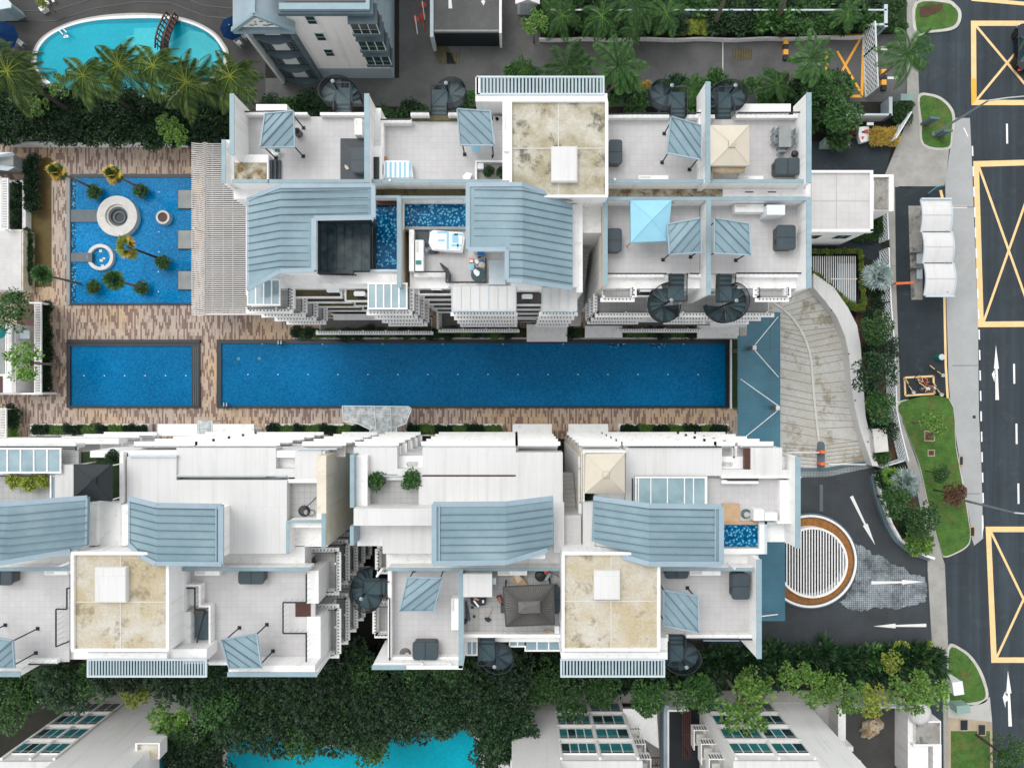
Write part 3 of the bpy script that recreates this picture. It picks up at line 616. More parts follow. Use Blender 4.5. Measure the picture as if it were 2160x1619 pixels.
# ---------------------------------------------------------------- apartment rows
F = 16.5
def K(z): return (1 - z/H)/S
def WX(px, z): return (px-NX)*K(z)
def WY(py, z): return -(py-NY)*K(z)
class Bld:
    def __init__(s, name, label, cat, px, py):
        s.t = thing(name, label, cat, P(px, py, 0)); s.d = {}
    def a(s, name, m):
        k = (name, m)
        if k not in s.d: s.d[k] = MB()
        return s.d[k]
    def wall(s, x0,y0,x1,y1,zt,zb=16.2,m='white'): s.a('wall', m).px(x0,y0,x1,y1,zt,zb)
    def body(s, X0,Y0,X1,Y1,zt=16.3,zb=0,m='white'): s.a('wall', m).w(X0,Y0,zb,X1,Y1,zt)
    def cap(s, x0,y0,x1,y1,zt,zb=16.2,wm='white',cm='coping'):
        """parapet wall with a metal coping on it"""
        s.a('wall', wm).px(x0,y0,x1,y1,zt-.07,zb)
        A = P(x0,y1,zt); Bq = P(x1,y0,zt); s.a('coping', cm).w(A[0]-.03,A[1]-.03,zt-.07,Bq[0]+.03,Bq[1]+.03,zt)
    def floor(s, x0,y0,x1,y1,z=F,m='terrace_tile'): MB().px(x0,y0,x1,y1,z,z-.1).build('terrace_floor', m, s.t)
    def pfloor(s, pts,z=F,m='terrace_tile'): MB().poly(pts,z,z-.1).build('terrace_floor', m, s.t)
    def flush(s):
        for (n, m), mb in s.d.items(): mb.build(n, m, s.t)
        s.d = {}
    def rail(s, pts, z, m='black_rail', hgt=.95, bal=.35, wd=.07):
        mb = MB()
        for i in range(len(pts)-1):
            a, b = Vector(P(*pts[i], z)), Vector(P(*pts[i+1], z)); mb.bar(a, b, max(wd,.1), .05); L = (b-a).length; n = max(1, int(L/bal))
            for k in range(n+1): q = a.lerp(b, k/n); mb.bar(q-Vector((0,0,hgt)), q, .012)
        return mb.build('railing', m, s.t)
    def balcony(s, X0,Y0,X1,Y1,z,sides,floor='grey_tile',solid=False,wm='white'):
        """slab with an upstand and a comb railing on the sides named (NSEW)"""
        sl_ = MB().w(X0,Y0,z-.22,X1,Y1,z); o = sl_.build('balcony', wm, s.t)
        MB().w(X0+.06,Y0+.06,z-.01,X1-.06,Y1-.06,z+.012).build('balcony_floor', floor, o)
        r = MB(); d = MB()
        seg = {'S':((X0,Y0),(X1,Y0)),'N':((X0,Y1),(X1,Y1)),'W':((X0,Y0),(X0,Y1)),'E':((X1,Y0),(X1,Y1))}
        for c in sides:
            (a0,b0),(a1,b1) = seg[c]; a=Vector((a0,b0,z)); b=Vector((a1,b1,z)); up=Vector((0,0,1))
            d.bar(a+up*1.03, b+up*1.03, .05, .04)
            if solid: r.bar(a+up*.5, b+up*.5, .16, 1.0); continue
            r.bar(a+up*.25, b+up*.25, .14, .5); L=(b-a).length; n=max(1,int(L/.2))
            for k in range(n+1): q=a.lerp(b,k/n); r.bar(q+up*.5, q+up*1.0, .09)
            for k in range(int(L/2.2)+1): q=a.lerp(b,min(1,k*2.2/L)); r.bar(q, q+up*1.08, .12)
        g = MB(); out = {'S':Vector((0,-1,0)),'N':Vector((0,1,0)),'W':Vector((-1,0,0)),'E':Vector((1,0,0))}
        for c in sides:                        # slotted planter ledge along the outer face
            (a0,b0),(a1,b1) = seg[c]; n_=out[c]; a=Vector((a0,b0,z+.62))+n_*.2; b=Vector((a1,b1,z+.62))+n_*.2; e=(b-a).normalized()*(.2 if c in 'SN' else -.05); r.bar(a-e*(c in 'SN'), b+e*(c in 'SN'), .30, .08); L=(b-a).length; k=int(L/.24)
            for i in range(0 if solid else k): q=a.lerp(b,(i+.5)/k)-n_*.05+Vector((0,0,.045)); g.bar(q-n_*.06,q+n_*.06,.07,.02)
        if g.V: g.build('ledge_slots', 'granite_dark', o)
        r.build('railing', 'white', o); d.build('handrail', 'black_rail', o)
        return o
    def glass_roof(s, x0,y0,x1,y1,z,n,m='canopy_glass',fm='white',vert=True,drop=0,name='glass_canopy'):
        """panes between bars; drop lowers the far edge"""
        A=P(x0,y0,z); Bq=P(x1,y1,z)
        g=MB().w(A[0],Bq[1],z-.03,Bq[0],A[1],z).build(name, m, s.t)
        f=MB()
        for k in range(n+1):
            if vert: X=A[0]+(Bq[0]-A[0])*k/n; f.w(X-.05,Bq[1],z-.06,X+.05,A[1],z+.05)
            else: Y=A[1]+(Bq[1]-A[1])*k/n; f.w(A[0],Y-.05,z-.06,Bq[0],Y+.05,z+.05)
        f.w(A[0]-.06,A[1]-.06,z-.1,Bq[0]+.06,A[1]+.06,z+.06); f.w(A[0]-.06,Bq[1]-.06,z-.1,Bq[0]+.06,Bq[1]+.06,z+.06)
        f.build('frame', fm, g); return g
    def metal(s, polys, seams, flash, th=.3):
        o=MB()
        for p in polys: o.slab([P(x,y,z) for x,y,z in p], th)
        o=o.build('metal_roof','metal_roof',s.t); m=MB(); up=Vector((0,0,.03))
        for pl in seams:
            for i in range(len(pl)-1): m.bar(Vector(P(*pl[i]))+up*1.2, Vector(P(*pl[i+1]))+up*1.2, .025, .12)
        m.build('standing_seams','seam',o); m=MB()
        for q,(pl,wd) in enumerate(flash):
            for i in range(len(pl)-1): u2=up*1.3+Vector((0,0,.006*(q*3+i))); m.bar(Vector(P(*pl[i]))+u2, Vector(P(*pl[i+1]))+u2, wd, .07)
        m.build('flashing','edge_metal',o); return o
    def windows(s, face, c, lo, hi, zs, wd=1.3, gap=2.1, h=1.4):
        """a row of framed windows on a wall plane; face N/S has c = Y, face E/W has c = X"""
        n=max(1,int((hi-lo)/gap)); sg = {'N':1,'S':-1,'E':1,'W':-1}[face]
        for z in zs:
            for i in range(n):
                m_=lo+(i+.5)*(hi-lo)/n; f=MB(); g=MB()
                if face in 'NS':
                    f.w(m_-wd/2-.06,min(c,c+sg*.05),z-.06,m_+wd/2+.06,max(c,c+sg*.05),z+h+.06); g.w(m_-wd/2,min(c,c+sg*.06),z,m_-.03,max(c,c+sg*.06),z+h); g.w(m_+.03,min(c,c+sg*.06),z,m_+wd/2,max(c,c+sg*.06),z+h)
                else:
                    f.w(min(c,c+sg*.05),m_-wd/2-.06,z-.06,max(c,c+sg*.05),m_+wd/2+.06,z+h+.06); g.w(min(c,c+sg*.06),m_-wd/2,z,max(c,c+sg*.06),m_-.03,z+h); g.w(min(c,c+sg*.06),m_+.03,z,max(c,c+sg*.06),m_+wd/2,z+h)
                o=f.build('window','trim',s.t); g.build('pane','window_glass',o)
    def louvre(s, x0,y0,x1,y1,z,n,name='louvre_canopy'):
        A=P(x0,y0,z); Bq=P(x1,y1,z); f=MB()
        f.w(A[0],A[1]-.13,z-.12,Bq[0],A[1],z).w(A[0],Bq[1],z-.12,Bq[0],Bq[1]+.13,z).w(A[0],Bq[1]+.13,z-.12,A[0]+.13,A[1]-.13,z).w(Bq[0]-.13,Bq[1]+.13,z-.12,Bq[0],A[1]-.13,z)
        o=f.build(name,'light_coping',s.t); m=MB()
        for k in range(n): X=A[0]+.13+(Bq[0]-A[0]-.26)*(k+.5)/n; hw=(Bq[0]-A[0]-.26)/n*.27; m.w(X-hw,Bq[1]+.12,z-.06,X+hw,A[1]-.12,z-.03)
        m.build('louvre_blades','louvre',o); return o
def ac_unit(px, py, z, w_, h_, lab):
    x,y,_=P(px,py,z); t=thing('air_conditioner',lab,'air conditioner',(x,y,z-.8),'air conditioning units on the ledges')
    a,b=w_*K(z)/2,h_*K(z)/2; MB().prism([(x-a+.08,y-b),(x+a-.08,y-b),(x+a,y-b+.08),(x+a,y+b-.08),(x+a-.08,y+b),(x-a+.08,y+b),(x-a,y+b-.08),(x-a,y-b+.08)],z,z-.75).build('casing','plastic_white',t)
    MB().w(x-a+.1,y-b-.03,z-.65,x+a-.1,y-b,z-.15).w(x-a+.05,y-b+.1,z-.8,x-a+.15,y+b-.1,z-.75).build('grille','dark_opening',t)
def ledge(b, x0,y0,x1,y1,z,m='mossy',side='S'):
    """open service ledge with upstand on its outer side"""
    A=P(x0,y0,z); Bq=P(x1,y1,z); X0,X1,Y0,Y1=A[0],Bq[0],Bq[1],A[1]
    o=MB().w(X0,Y0,z-.25,X1,Y1,z).build('ledge',m,b.t); e=MB()
    if side=='S': e.w(X0-.12,Y0-.12,z-.3,X1+.12,Y0,z+.28)
    else: e.w(X0-.12,Y1,z-.3,X1+.12,Y1+.12,z+.28)
    e.w(X0-.12,Y0,z-.3,X0,Y1,z+.28).w(X1,Y0,z-.3,X1+.12,Y1,z+.28); e.build('upstand','white',o)
def core(b, x0,y0,x1,y1,z,hatch,m,jx,jy,wall_='white'):
    b.wall(x0-5,y0-5,x1+5,y1+5,z-.25,10)
    MB().px(x0,y0,x1,y1,z-.12,z-.26).build('core_roof',m,b.t)
    for r in ((x0-5,y0-6,x1+5,y0),(x0-5,y1,x1+5,y1+5),(x0-6,y0,x0,y1),(x1,y0,x1+6,y1)): b.a('parapet','white').px(*r,z+.12,z-.25)
    MB().px(jx-1,y0,jx+1,y1,z-.09,z-.12).px(x0,jy-1,x1,jy+1,z-.085,z-.12).build('roof_joint','stone_white',b.t)
    h=MB().px(*hatch,z+.3,z-.12).build('roof_hatch','white_roof',b.t)
    MB().px(hatch[0]+2,hatch[1]+2,hatch[2]-2,hatch[3]-2,z+.34,z+.3).build('hatch_lid','white_roof',h)
# ======================= upper row, western block
A_ = Bld('apartment_block','white apartment block left of the upper row with folded metal roof and dark skylight','apartment building',660,440)
b = A_
b.body(-20.1,14.2,-9.7,20.4); b.body(-21.1,14.3,-20.1,17.9,16.3); b.body(-19.9,7.6,-8.35,14.2); b.body(-16.9,7.05,-10.9,7.6,3.4)
b.body(-20.6,7.2,-19.9,14.2,15.2)
b.cap(485,198,493,326,19.4); b.cap(468,295,475,385,18.3); b.wall(475,295,493,385,17.6); b.wall(493,236,500,385,17.2)
b.wall(491,326,566,384,17.5,15,'white'); MB().px(495,343,562,378,17.55,17.4).build('planter_bed','gutter_stain',b.t)
b.cap(566,379,803,385,18.3); b.cap(490,379,566,385,18.3)
b.floor(500,246,769,379)
b.wall(500,237,648,243,17.0); b.wall(675,237,770,243,17.0); b.wall(540,220,605,237,13.8,10)
b.rail([(500,236),(604,234)],17.3); b.rail([(604,238),(646,240)],17.2,'white')
b.cap(769,198,778,384,19.3); b.wall(778,228,803,384,17.0,10); b.wall(783,308,806,384,17.5,10); MB().px(787,331,800,378,17.56,17.45).build('service_pit','dark_opening',b.t)
# folded metal roof
zl,zk,zr=19.4,20.8,20.4
b.metal([[(522,421,zl),(592,392,zk),(592,574,zk),(522,613,zl)],[(592,392,zk),(790,391,zr),(790,460,zr),(665,460,zk-.15),(665,572,zk-.15),(592,574,zk)]],
  [[(523,y+15-(y-405)*.03,zl),(592,y,zk),((652 if 460<y<575 else 776),y-(4 if y<460 else -1),zk-.2)] for y in (405,421,437,453,469,486,502,518,533,549,562)],
  [([(522,421,zl),(592,393,zk),(789,392,zr)],.28),([(524,421,zl),(524,611,zl)],.2),([(522,611,zl),(592,572,zk),(664,570,zk-.15)],.3),([(663,570,zk-.15),(663,461,zk-.15),(789,459,zr)],.35),([(788,392,zr),(788,460,zr)],.3)])
b.a('wall','white').px(535,425,660,570,19.2,16)
# dark skylight
b.wall(665,462,782,572,16.9,16,'slate_wall')
g=MB().px(676,470,780,570,17.9,17.8).build('skylight','dark_glass',b.t); f=MB()
for x in (676,691,710,727,744,762,780): f.px(x-.4,468,x+.4,571,17.93,17.7)
f.px(667,464,782,471,17.95,17.0).px(667,464,675,572,17.95,17.0).px(667,569,745,576,18.0,17.6); f.build('skylight_frame','granite_dark',g)
# plunge pool of the roof
pl_=MB().px(793,432,838,571,16.55,16.2).build('plunge_pool','plunge_water',b.t)
MB().px(793,418,838,432,16.9,16).build('pool_end_wall','brown_timber',b.t); MB().px(787,462,793,571,16.75,16).build('pool_edge','granite_dark',b.t)
b.cap(838,416,845,604,18.2,7.2,'cream_wall'); b.cap(790,413,845,417,17.8); b.wall(838,418,852,480,16.6)
b.wall(590,574,838,598,16.9,15); b.a('coping','light_coping').px(780,568,838,573,17.2,16.9)
b.rail([(672,578),(752,580)],17.6)
# service ledges, one under another
for k in range(5):
    z=15.4-3.1*k
    if z<3: continue
    A=(WX(615,15.4),WY(626,15.4),WX(720,15.4),WY(598,15.4))
    o=MB().w(A[0],A[1],z-.25,A[2],7.7,z).build('ledge','mossy',b.t); MB().w(A[0]-.1,A[1]-.1,z-.3,A[2]+.1,A[1],z+.3).w(A[2],A[1],z-.3,A[2]+.12,7.7,z+.3).build('upstand','white',o)
    A=(WX(732,15.4),WY(634,15.4),WX(774,15.4),WY(608,15.4))
    o=MB().w(A[0],A[1],z-.25,A[2],7.7,z).build('ledge','mossy',b.t); MB().w(A[0]-.1,A[1]-.1,z-.3,A[2]+.1,A[1],z+.3).w(A[0]-.12,A[1],z-.3,A[0],7.7,z+.3).build('upstand','white',o)
b.glass_roof(523,590,590,643,17.8,4); b.glass_roof(777,598,858,651,17.5,5)
for k in range(4):
    z=15.4-3.1*k
    b.balcony(-20.0,6.1,-16.9,7.6,z-.0,'SE','grey_tile'); b.balcony(-11.0,5.95,-7.95,7.6,z,'SE','grey_tile')
b.balcony(-20.0,6.1,-16.9,7.6,15.6,'SE','grey_tile')
MB().w(-16.9,6.5,3.1,-10.9,7.7,3.4).build('canopy_roof','white',b.t)
b.balcony(-19.0,5.65,-8.1,7.0,.35,'S','brown_slate')
b.windows('S',7.6,-16.6,-11.2,(1,4.2,7.3,10.4,13.4)); b.windows('W',-20.6,8,14,(1,4.2,7.3,10.4)); b.windows('N',20.4,-19.5,-10,(1,4.2,7.3,10.4,13.2))
b.flush()
# ======================= upper row, middle block
b = B_ = Bld('apartment_block','white apartment block mid upper row with metal roof, roof pool and messy terrace','apartment building',1060,440)
b.body(-9.7,14.2,6.6,20.2); b.body(-7.9,7.6,4.95,14.2)
b.floor(808,262,1064,379); b.wall(803,252,868,260,17.1); b.wall(866,237,905,244,17.1); b.wall(945,237,966,244,17.1); b.wall(803,260,809,384,17.3)
b.rail([(803,252),(866,252)],17.4); b.rail([(866,236),(904,236)],17.4); b.rail([(945,236),(965,236)],17.4)
MB().px(866,244,1003,254,16.56,16.4).build('terrace_edge','mossy',b.t)
b.cap(803,379,1080,385,18.2); b.wall(1060,212,1080,380,18.9); b.wall(1003,197,1281,214,18.8,10); b.wall(1003,163,1012,199,18.9,16)
b.louvre(1005,160,1275,200,18.9,35)
b.floor(1040,245,1062,380,16.6)
core(b,1080,214,1277,411,20,(1163,309,1218,383),'core_roof_grey',1178,313)
b.a('parapet','white').px(1002,338,1078,342,17.3,16.4).px(1002,342,1006,380,17.3,16.4)
MB().px(1006,342,1076,379,16.9,16.4).build('planter_bed','path',b.t)
zl,zk,zr=20.5,20.8,19.2
b.metal([[(985,389,zl),(1102,388,zk),(1102,594,zk),(1067,592,zk),(1067,527,zk),(985,527,zl)],[(1102,388,zk),(1208,432,zr),(1208,609,zr),(1102,594,zk)]],
  [[((1000 if y<515 else 1076),y-1,zl if y<515 else zk),(1102,y,zk),(1207,y+22-(y-402)*.03,zr)] for y in (402,419,435,451,467,483,499,516,532,548,565,581)],
  [([(985,390,zl),(1102,389,zk),(1150,408,20.0)],.3),([(987,390,zl),(987,526,zl),(1069,526,zk),(1069,591,zk),(1102,593,zk),(1207,608,zr)],.3)])
b.a('wall','white').px(995,400,1195,520,19,16).px(1080,400,1195,588,18.9,16)
MB().px(852,428,984,478,16.6,16.2).build('plunge_pool','plunge_water',b.t)
b.cap(845,414,985,418,17.8); b.wall(845,418,852,484,17.0); b.wall(852,418,985,428,16.95); MB().px(852,478,984,484,16.8,16).build('pool_edge','granite_light',b.t)
b.pfloor([(893,484),(1025,484),(1025,595),(941,595),(941,572),(875,572),(875,484)],16.5,'terrace_tile'); MB().px(874,484,905,520,16.58,16.5).build('timber_deck','timber_dark',b.t)
b.wall(863,484,873,572,17.3,3,'white'); b.rail([(875,573),(941,573),(941,595),(1025,595),(1025,545)],17.4); b.wall(873,575,941,584,16.9,13); b.wall(944,598,1032,604,16.9,13)
b.a('wall','white').px(1208,431,1218,604,18.2,16).px(1216,430,1229,616,17.8,3.4).px(1210,413,1268,491,16.9,8)
o=MB().px(1031,549,1066,600,17.3,17.15).build('canopy','light_coping',b.t)
for k in range(5):
    z=15.4-3.1*k
    if z<3: continue
    for (x0,x1,y1) in ((886,949,620),(1090,1142,642)):
        A=(WX(x0,15.4),WY(y1,15.4),WX(x1,15.4)); o=MB().w(A[0],A[1],z-.25,A[2],8.0,z).build('ledge','brown_slate',b.t); MB().w(A[0]-.1,A[1]-.1,z-.3,A[2]+.1,A[1],z+.3).w(A[0]-.12,A[1],z-.3,A[0],7.7,z+.3).build('upstand','white',o)
def seamed_canopy(b,x0,y0,x1,y1,z,n):
    o=MB().px(x0,y0,x1,y1,z,z-.15).build('canopy','white_roof',b.t); m=MB()
    for k in range(n+1): m.bar(P(x0+(x1-x0)*k/n,y0,z+.02),P(x0+(x1-x0)*k/n,y1,z+.02),.05,.05)
    m.bar(P(x0,y1,z),P(x1,y1,z),.1,.14).build('canopy_ribs','light_coping',o)
seamed_canopy(b,953,603,1088,655,17.3,7); seamed_canopy(b,1143,607,1217,655,17.3,4); b.wall(1078,590,1145,612,17.0,16); b.wall(1140,605,1220,614,17.1,16)
for k in range(4):
    z=15.4-3.1*k; b.balcony(WX(953,17.3),5.9,WX(1086,17.3),7.6,z,'SE' if 0 else 'S'); b.balcony(WX(1144,17.3),5.9,WX(1216,17.3),7.6,z,'S')
b.balcony(-7.2,5.85,.2,7.6,.5,'SW','brown_slate'); MB().w(.1,6.4,3.0,2.0,7.7,3.3).build('canopy_roof','white',b.t); MB().w(1.1,4.65,.6,5.0,6.3,.9).build('canopy_roof','white',b.t)
b.windows('S',7.6,-4.6,0,(1,4.2,7.3,10.4,13.4)); b.windows('S',7.6,2,4.4,(1,4.2,7.3,10.4,13.4)); b.windows('N',20.2,-9,6,(1,4.2,7.3,10.4,13.2))
b.flush()
# ======================= upper row, eastern block
b = C_ = Bld('apartment_block','white apartment block at the right end of the upper row with four tiled roof terraces','apartment building',1500,440)
b.body(6.6,14.2,21.1,20.4); b.body(6.35,7.6,21.1,14.2,16.3)
b.floor(1283,249,1474,378); b.floor(1500,249,1682,378)
b.wall(1283,242,1412,249,17.0); b.wall(1450,242,1489,249,17.0); b.wall(1498,242,1508,249,17); b.wall(1552,242,1700,249,17.0)
b.rail([(1283,241),(1410,239)],17.4); b.rail([(1455,238),(1478,238)],17.5); b.rail([(1556,238),(1692,237)],17.5)
b.wall(1556,219,1668,236,15.6,8); MB().px(1283,255,1284,256,16.6,16.4).build('drain','black_rail',b.t)
b.cap(1489,173,1498,384,18.9); b.wall(1474,232,1489,384,17.2); b.cap(1702,196,1711,384,18.8); b.wall(1684,236,1702,384,16.6)
b.cap(1283,379,1711,385,18.2,8)
b.a('wall','white').px(1525,398,1700,414,16.6,8); MB().px(1285,399,1525,414,16.42,16.3).build('gutter','gutter_stain',b.t); MB().px(790,399,985,413,16.42,16.3).build('gutter','mossy',A_.t)
for x in (1572,1620): MB().px(x,404,x+17,406,16.63,16.5).build('vent','dark_opening',b.t)
b.floor(1282,434,1474,577); b.floor(1500,430,1682,577)
b.cap(1273,416,1711,422,18.2); b.cap(1273,422,1281,602,18.3,7.3,'cream_wall'); b.cap(1491,422,1499,620,18.4,7.3); b.wall(1480,436,1491,577,16.9); b.cap(1702,422,1711,606,18.4,4)
b.wall(1684,430,1702,590,16.6); b.wall(1282,578,1400,585,16.7,14); b.wall(1452,578,1491,585,16.7,14); b.wall(1550,578,1702,585,16.7,14)
b.rail([(1282,577),(1406,577)],17.4); b.rail([(1455,577),(1475,577)],17.4); b.rail([(1553,576),(1690,576)],17.4)
for x0,x1 in ((1270,1330),(1592,1652)):
    X0,X1=WX(x0,15.9),WX(x1,15.9); o=b.balcony(X0,WY(629,15.9),X1,7.6,15.9,'SE' if x0<1300 else 'SEW','grey_tile')
for k in range(1,4):
    z=15.7-3.1*k; b.balcony(6.5,6.1,10.6,7.6,z,'SW'); b.balcony(13.2,6.1,16.5,7.6,z,'S'); b.balcony(17.6,6.1,20.3,7.6,z,'S')
for k in range(4):
    z=15.2-3.1*k; X0,X1=WX(1337,15.2),WX(1387,15.2); o=MB().w(X0,WY(624,15.2),z-.25,X1,8.0,z).build('ledge','brown_slate',b.t); MB().w(X0-.1,WY(626,15.2),z-.3,X1+.1,WY(624,15.2),z+.3).w(X0-.12,WY(624,15.2),z-.3,X0,7.7,z+.3).build('upstand','white',o)
MB().px(1237,663,1470,679,3.3,3.0).build('canopy_roof','white',b.t); MB().px(1234,687,1313,712,.9,.6).build('canopy_roof','white',b.t); MB().px(1471,686,1559,713,.9,.6).build('canopy_roof','white',b.t)
MB().px(1237,679,1310,686,.6,.3).build('terrace_floor','brown_slate',b.t); b.balcony(9.9,5.85,17.7,6.7,.5,'S','brown_slate'); b.a('wall','white').px(1525,640,1580,665,9,0).px(1390,640,1500,672,3.2,0)
MB().px(1498,655,1576,690,2.9,2.6).build('canopy_roof','white',b.t)
b.windows('S',7.6,6.8,20.5,(1,4.2,7.3,10.4,13.4)); b.windows('E',21.1,8,19.8,(1,4.2,7.3,10.4,13.2)); b.windows('N',20.4,7,20.8,(1,4.2,7.3,10.4,13.2))
b.flush()
# outdoor stair shaft between middle and eastern blocks
t=thing('outdoor_stair','pale concrete stair dropping into the gap between the upper row blocks','stairs',(5.6,13,0)); m=MB()
for i in range(26): m.w(5.0,13.2-.28*i-.3,14.5-.42*i-.6,6.0,13.2-.28*i,14.5-.42*i)
m.build('steps','concrete',t); MB().w(4.96,11.6,0,6.3,11.75,9).build('landing_wall','cream_wall',t)
# ======================= lower row, western block
b = D_ = Bld('apartment_block','white apartment block left of the lower row with two metal roofs and planted terrace','apartment building',400,1150)
b.body(-60,-11.75,-14.1,-5.0,16.2); b.body(-60,-20.2,-15.8,-11.7,16.2); b.body(-31.5,-5.0,-14.1,-4.5,16.9)
RH=17.0
_rc=[0]
def roof(x0,y0,x1,y1,z=RH): _rc[0]+=1; b.a('flat_roof','white_roof').px(x0,y0,x1,y1,z+.004*_rc[0],15.5+.003*_rc[0])
roof(268,963,372,1165,17.2); roof(372,944,582,1004,17.0); roof(350,1012,605,1167,17.2); roof(622,948,678,1010,17.0); roof(582,988,680,1006,17.0)
roof(372,1004,560,1006,17); MB().px(350,1003,560,1006,16.6,16.0).build('roof_slot','dark_opening',b.t)
b.a('coping','light_coping').px(272,960,372,964,17.35,17.0).px(350,1002,604,1004,17.2,16.9).px(625,945,710,948,17.2,16.9)
b.cap(679,1083,686,1153,18.5,0,'cream_wall'); b.a('wall','cream_wall').px(668,960,688,1083,18.2,0); b.cap(604,1100,609,1167,17.8); b.cap(610,1097,680,1101,17.8); b.wall(609,1100,679,1112,17.3,10)
b.floor(606,1018,668,1092,16.4,'grey_tile'); b.wall(606,1010,672,1018,17.0); b.wall(668,1014,680,1095,17.1)
MB().px(610,1006,676,1011,16.9,16.5).build('roof_slot','dark_opening',b.t)
for k in range(5):
    z=15.4-3.1*k; A=(WX(593,15.4),WX(622,15.4),WY(966,15.4)); o=MB().w(A[0],-6.0,z-.25,A[1],A[2],z).build('ledge','mossy',b.t); MB().w(A[0]-.1,A[2],z-.3,A[1]+.1,A[2]+.1,z+.3).build('upstand','white',o)
# northern balconies of the block
for k in range(5):
    z=15.2-3.1*k
    for X0,X1 in ((-38,-33.5),(-28.6,-24.2),(-24.0,-18.0),(-15.9,-13.0)): b.balcony(X0,-5.1,X1,-4.25,z,'N','white_tile',True)
b.wall(0,924,250,936,13.9,12.6); b.wall(0,936,160,944,16.6,15.5)
b.glass_roof(-40,946,128,996,17.5,6); MB().px(128,948,166,980,16.6,16.2).build('terrace_floor','grey_tile',b.t); b.rail([(-40,942),(160,942),(160,950)],17.3,wd=.1)
MB().px(166,953,252,1060,16.3,16.0).build('roof_lawn','dark_grass',b.t); b.wall(252,953,260,1060,17.4,10); b.a('wall','cream_wall').px(260,955,270,1060,16.9,10)
b.wall(-60,996,118,1002,17.0); b.floor(-60,1002,105,1060,16.5,'grey_tile'); b.wall(105,1002,108,1058,17.3); b.a('flat_roof','white_roof').px(116,980,156,1060,17.3,15).px(185,1060,270,1165,17.0,15)
b.louvre(107,1002,119,1055,17.2,1); b.rail([(0,1003),(104,1003)],17.3)
# metal roofs
zz=20.5
b.metal([[(-60,1066,zz),(18,1062,zz),(185,1048,19.6),(183,1150,19.4),(150,1162,19.6),(0,1188,zz),(-60,1188,zz)]],
  [[(-60,y,zz+.02),(18,y,zz+.03),(184,y-16-(y-1080)*.02,19.62)] for y in (1086,1102,1118,1134,1150,1166)],
  [([(-60,1064,zz),(18,1062,zz),(185,1049,19.6)],.35),([(184,1050,19.6),(182,1150,19.4)],.15),([(150,1161,19.6),(0,1187,zz),(-60,1187,zz)],.35)])
b.metal([[(273,1049,19.4),(330,1063,zz),(330,1189,zz),(300,1174,19.9),(272,1146,19.4)],[(330,1063,zz),(469,1065,zz),(469,1190,zz),(330,1189,zz)]],
  [[(274,y-14,19.42),(330,y,zz),(457,y+2,zz)] for y in (1072,1086,1102,1118,1135,1151,1167)],
  [([(273,1051,19.4),(330,1065,zz),(468,1067,zz)],.35),([(274,1051,19.4),(274,1146,19.4)],.15),([(457,1066,zz),(457,1189,zz)],.08),([(467,1066,zz),(467,1189,zz)],.35),([(272,1146,19.4),(300,1172,19.9),(330,1187,zz),(469,1188,zz)],.3)])
b.a('wall','white').px(-60,1075,170,1170,19,16).px(285,1075,460,1180,19.3,16)
core(b,155,1170,350,1369,20,(200,1196,266,1270),'core_roof_tan',254,1269)
b.a('wall','white').px(205,1060,255,1165,17.5,15); MB().px(184,1062,204,1150,18.0,15).build('duct','white',b.t); MB().px(256,1064,272,1150,18.0,15).build('duct','white',b.t)
b.louvre(183,1389,436,1428,18.9,40); b.wall(183,1376,352,1390,18.8,10); b.wall(352,1368,436,1392,18.4,10)
b.floor(-60,1203,146,1395); b.floor(388,1203,647,1399); b.wall(357,1203,388,1290,17.6,12); b.wall(357,1290,402,1372,17.2,12)
b.cap(-60,1197,146,1203,17.7); b.cap(365,1197,652,1203,17.7)
b.wall(-60,1399,60,1409,17.4,12); b.cap(-60,1417,42,1426,18.5,14); b.wall(-60,1409,45,1418,18.0,14); b.wall(440,1396,650,1402,17.0); b.cap(480,1418,668,1426,18.5,14); b.wall(482,1403,664,1418,18.2,14)
b.wall(60,1391,120,1400,16.9,14); b.rail([(60,1400),(119,1400)],17.5)
b.rail([(118,1363),(118,1284),(141,1284),(141,1240),(147,1240)],17.4); b.rail([(118,1363),(146,1352)],17.4); MB().px(120,1286,136,1360,15.8,15.6).build('stair_landing','white_tile',b.t)
b.a('parapet','white').px(388,1232,423,1236,17.3,16.4).px(419,1236,423,1276,17.3,16.4).px(419,1276,444,1280,17.3,16.4).px(440,1280,444,1382,17.3,16.4)
b.rail([(378,1240),(411,1240),(411,1285),(433,1285)],17.2); MB().px(388,1236,419,1276,16.62,16.5).build('stair_landing','white',b.t)
m=MB()
for i in range(10): m.px(404+i*-.6,1288+i*6,432-i*1.0,1294+i*6,16.7-.1*i,16.4)
m.build('steps','brown_slate',b.t); MB().px(395,1288,440,1382,16.55,16.5).build('stair_well','slate_wall',b.t)
MB().poly([(398,1345),(415,1345),(432,1362),(418,1375),(398,1372)],16.62,16.55).build('stair_landing','grey_tile',b.t)
b.rail([(385,1350),(385,1386),(440,1392)],16.9); b.rail([(385,1352),(396,1345)],16.9); b.rail([(432,1288),(415,1356),(434,1362)],17.1)
b.rail([(646,1210),(646,1270),(597,1270),(597,1335),(646,1335),(646,1407)],17.5,wd=.09); MB().px(598,1271,665,1334,16.6,16.4).build('terrace_floor','white_tile',b.t); MB().px(623,1272,655,1300,16.65,16.4).build('planter_bed','brown_timber',b.t)
b.wall(648,1203,672,1272,16.7,12); b.wall(648,1300,676,1400,16.7,12)
for k in range(5):
    z=13.6-3.0*k+ (.0)
    if z<1: continue
    b.balcony(-15.8,-15.6,-13.9,-12.6,z,'NES','grey_tile'); b.balcony(-15.8,-20.5,-13.9,-17.0,z,'NES','grey_tile')
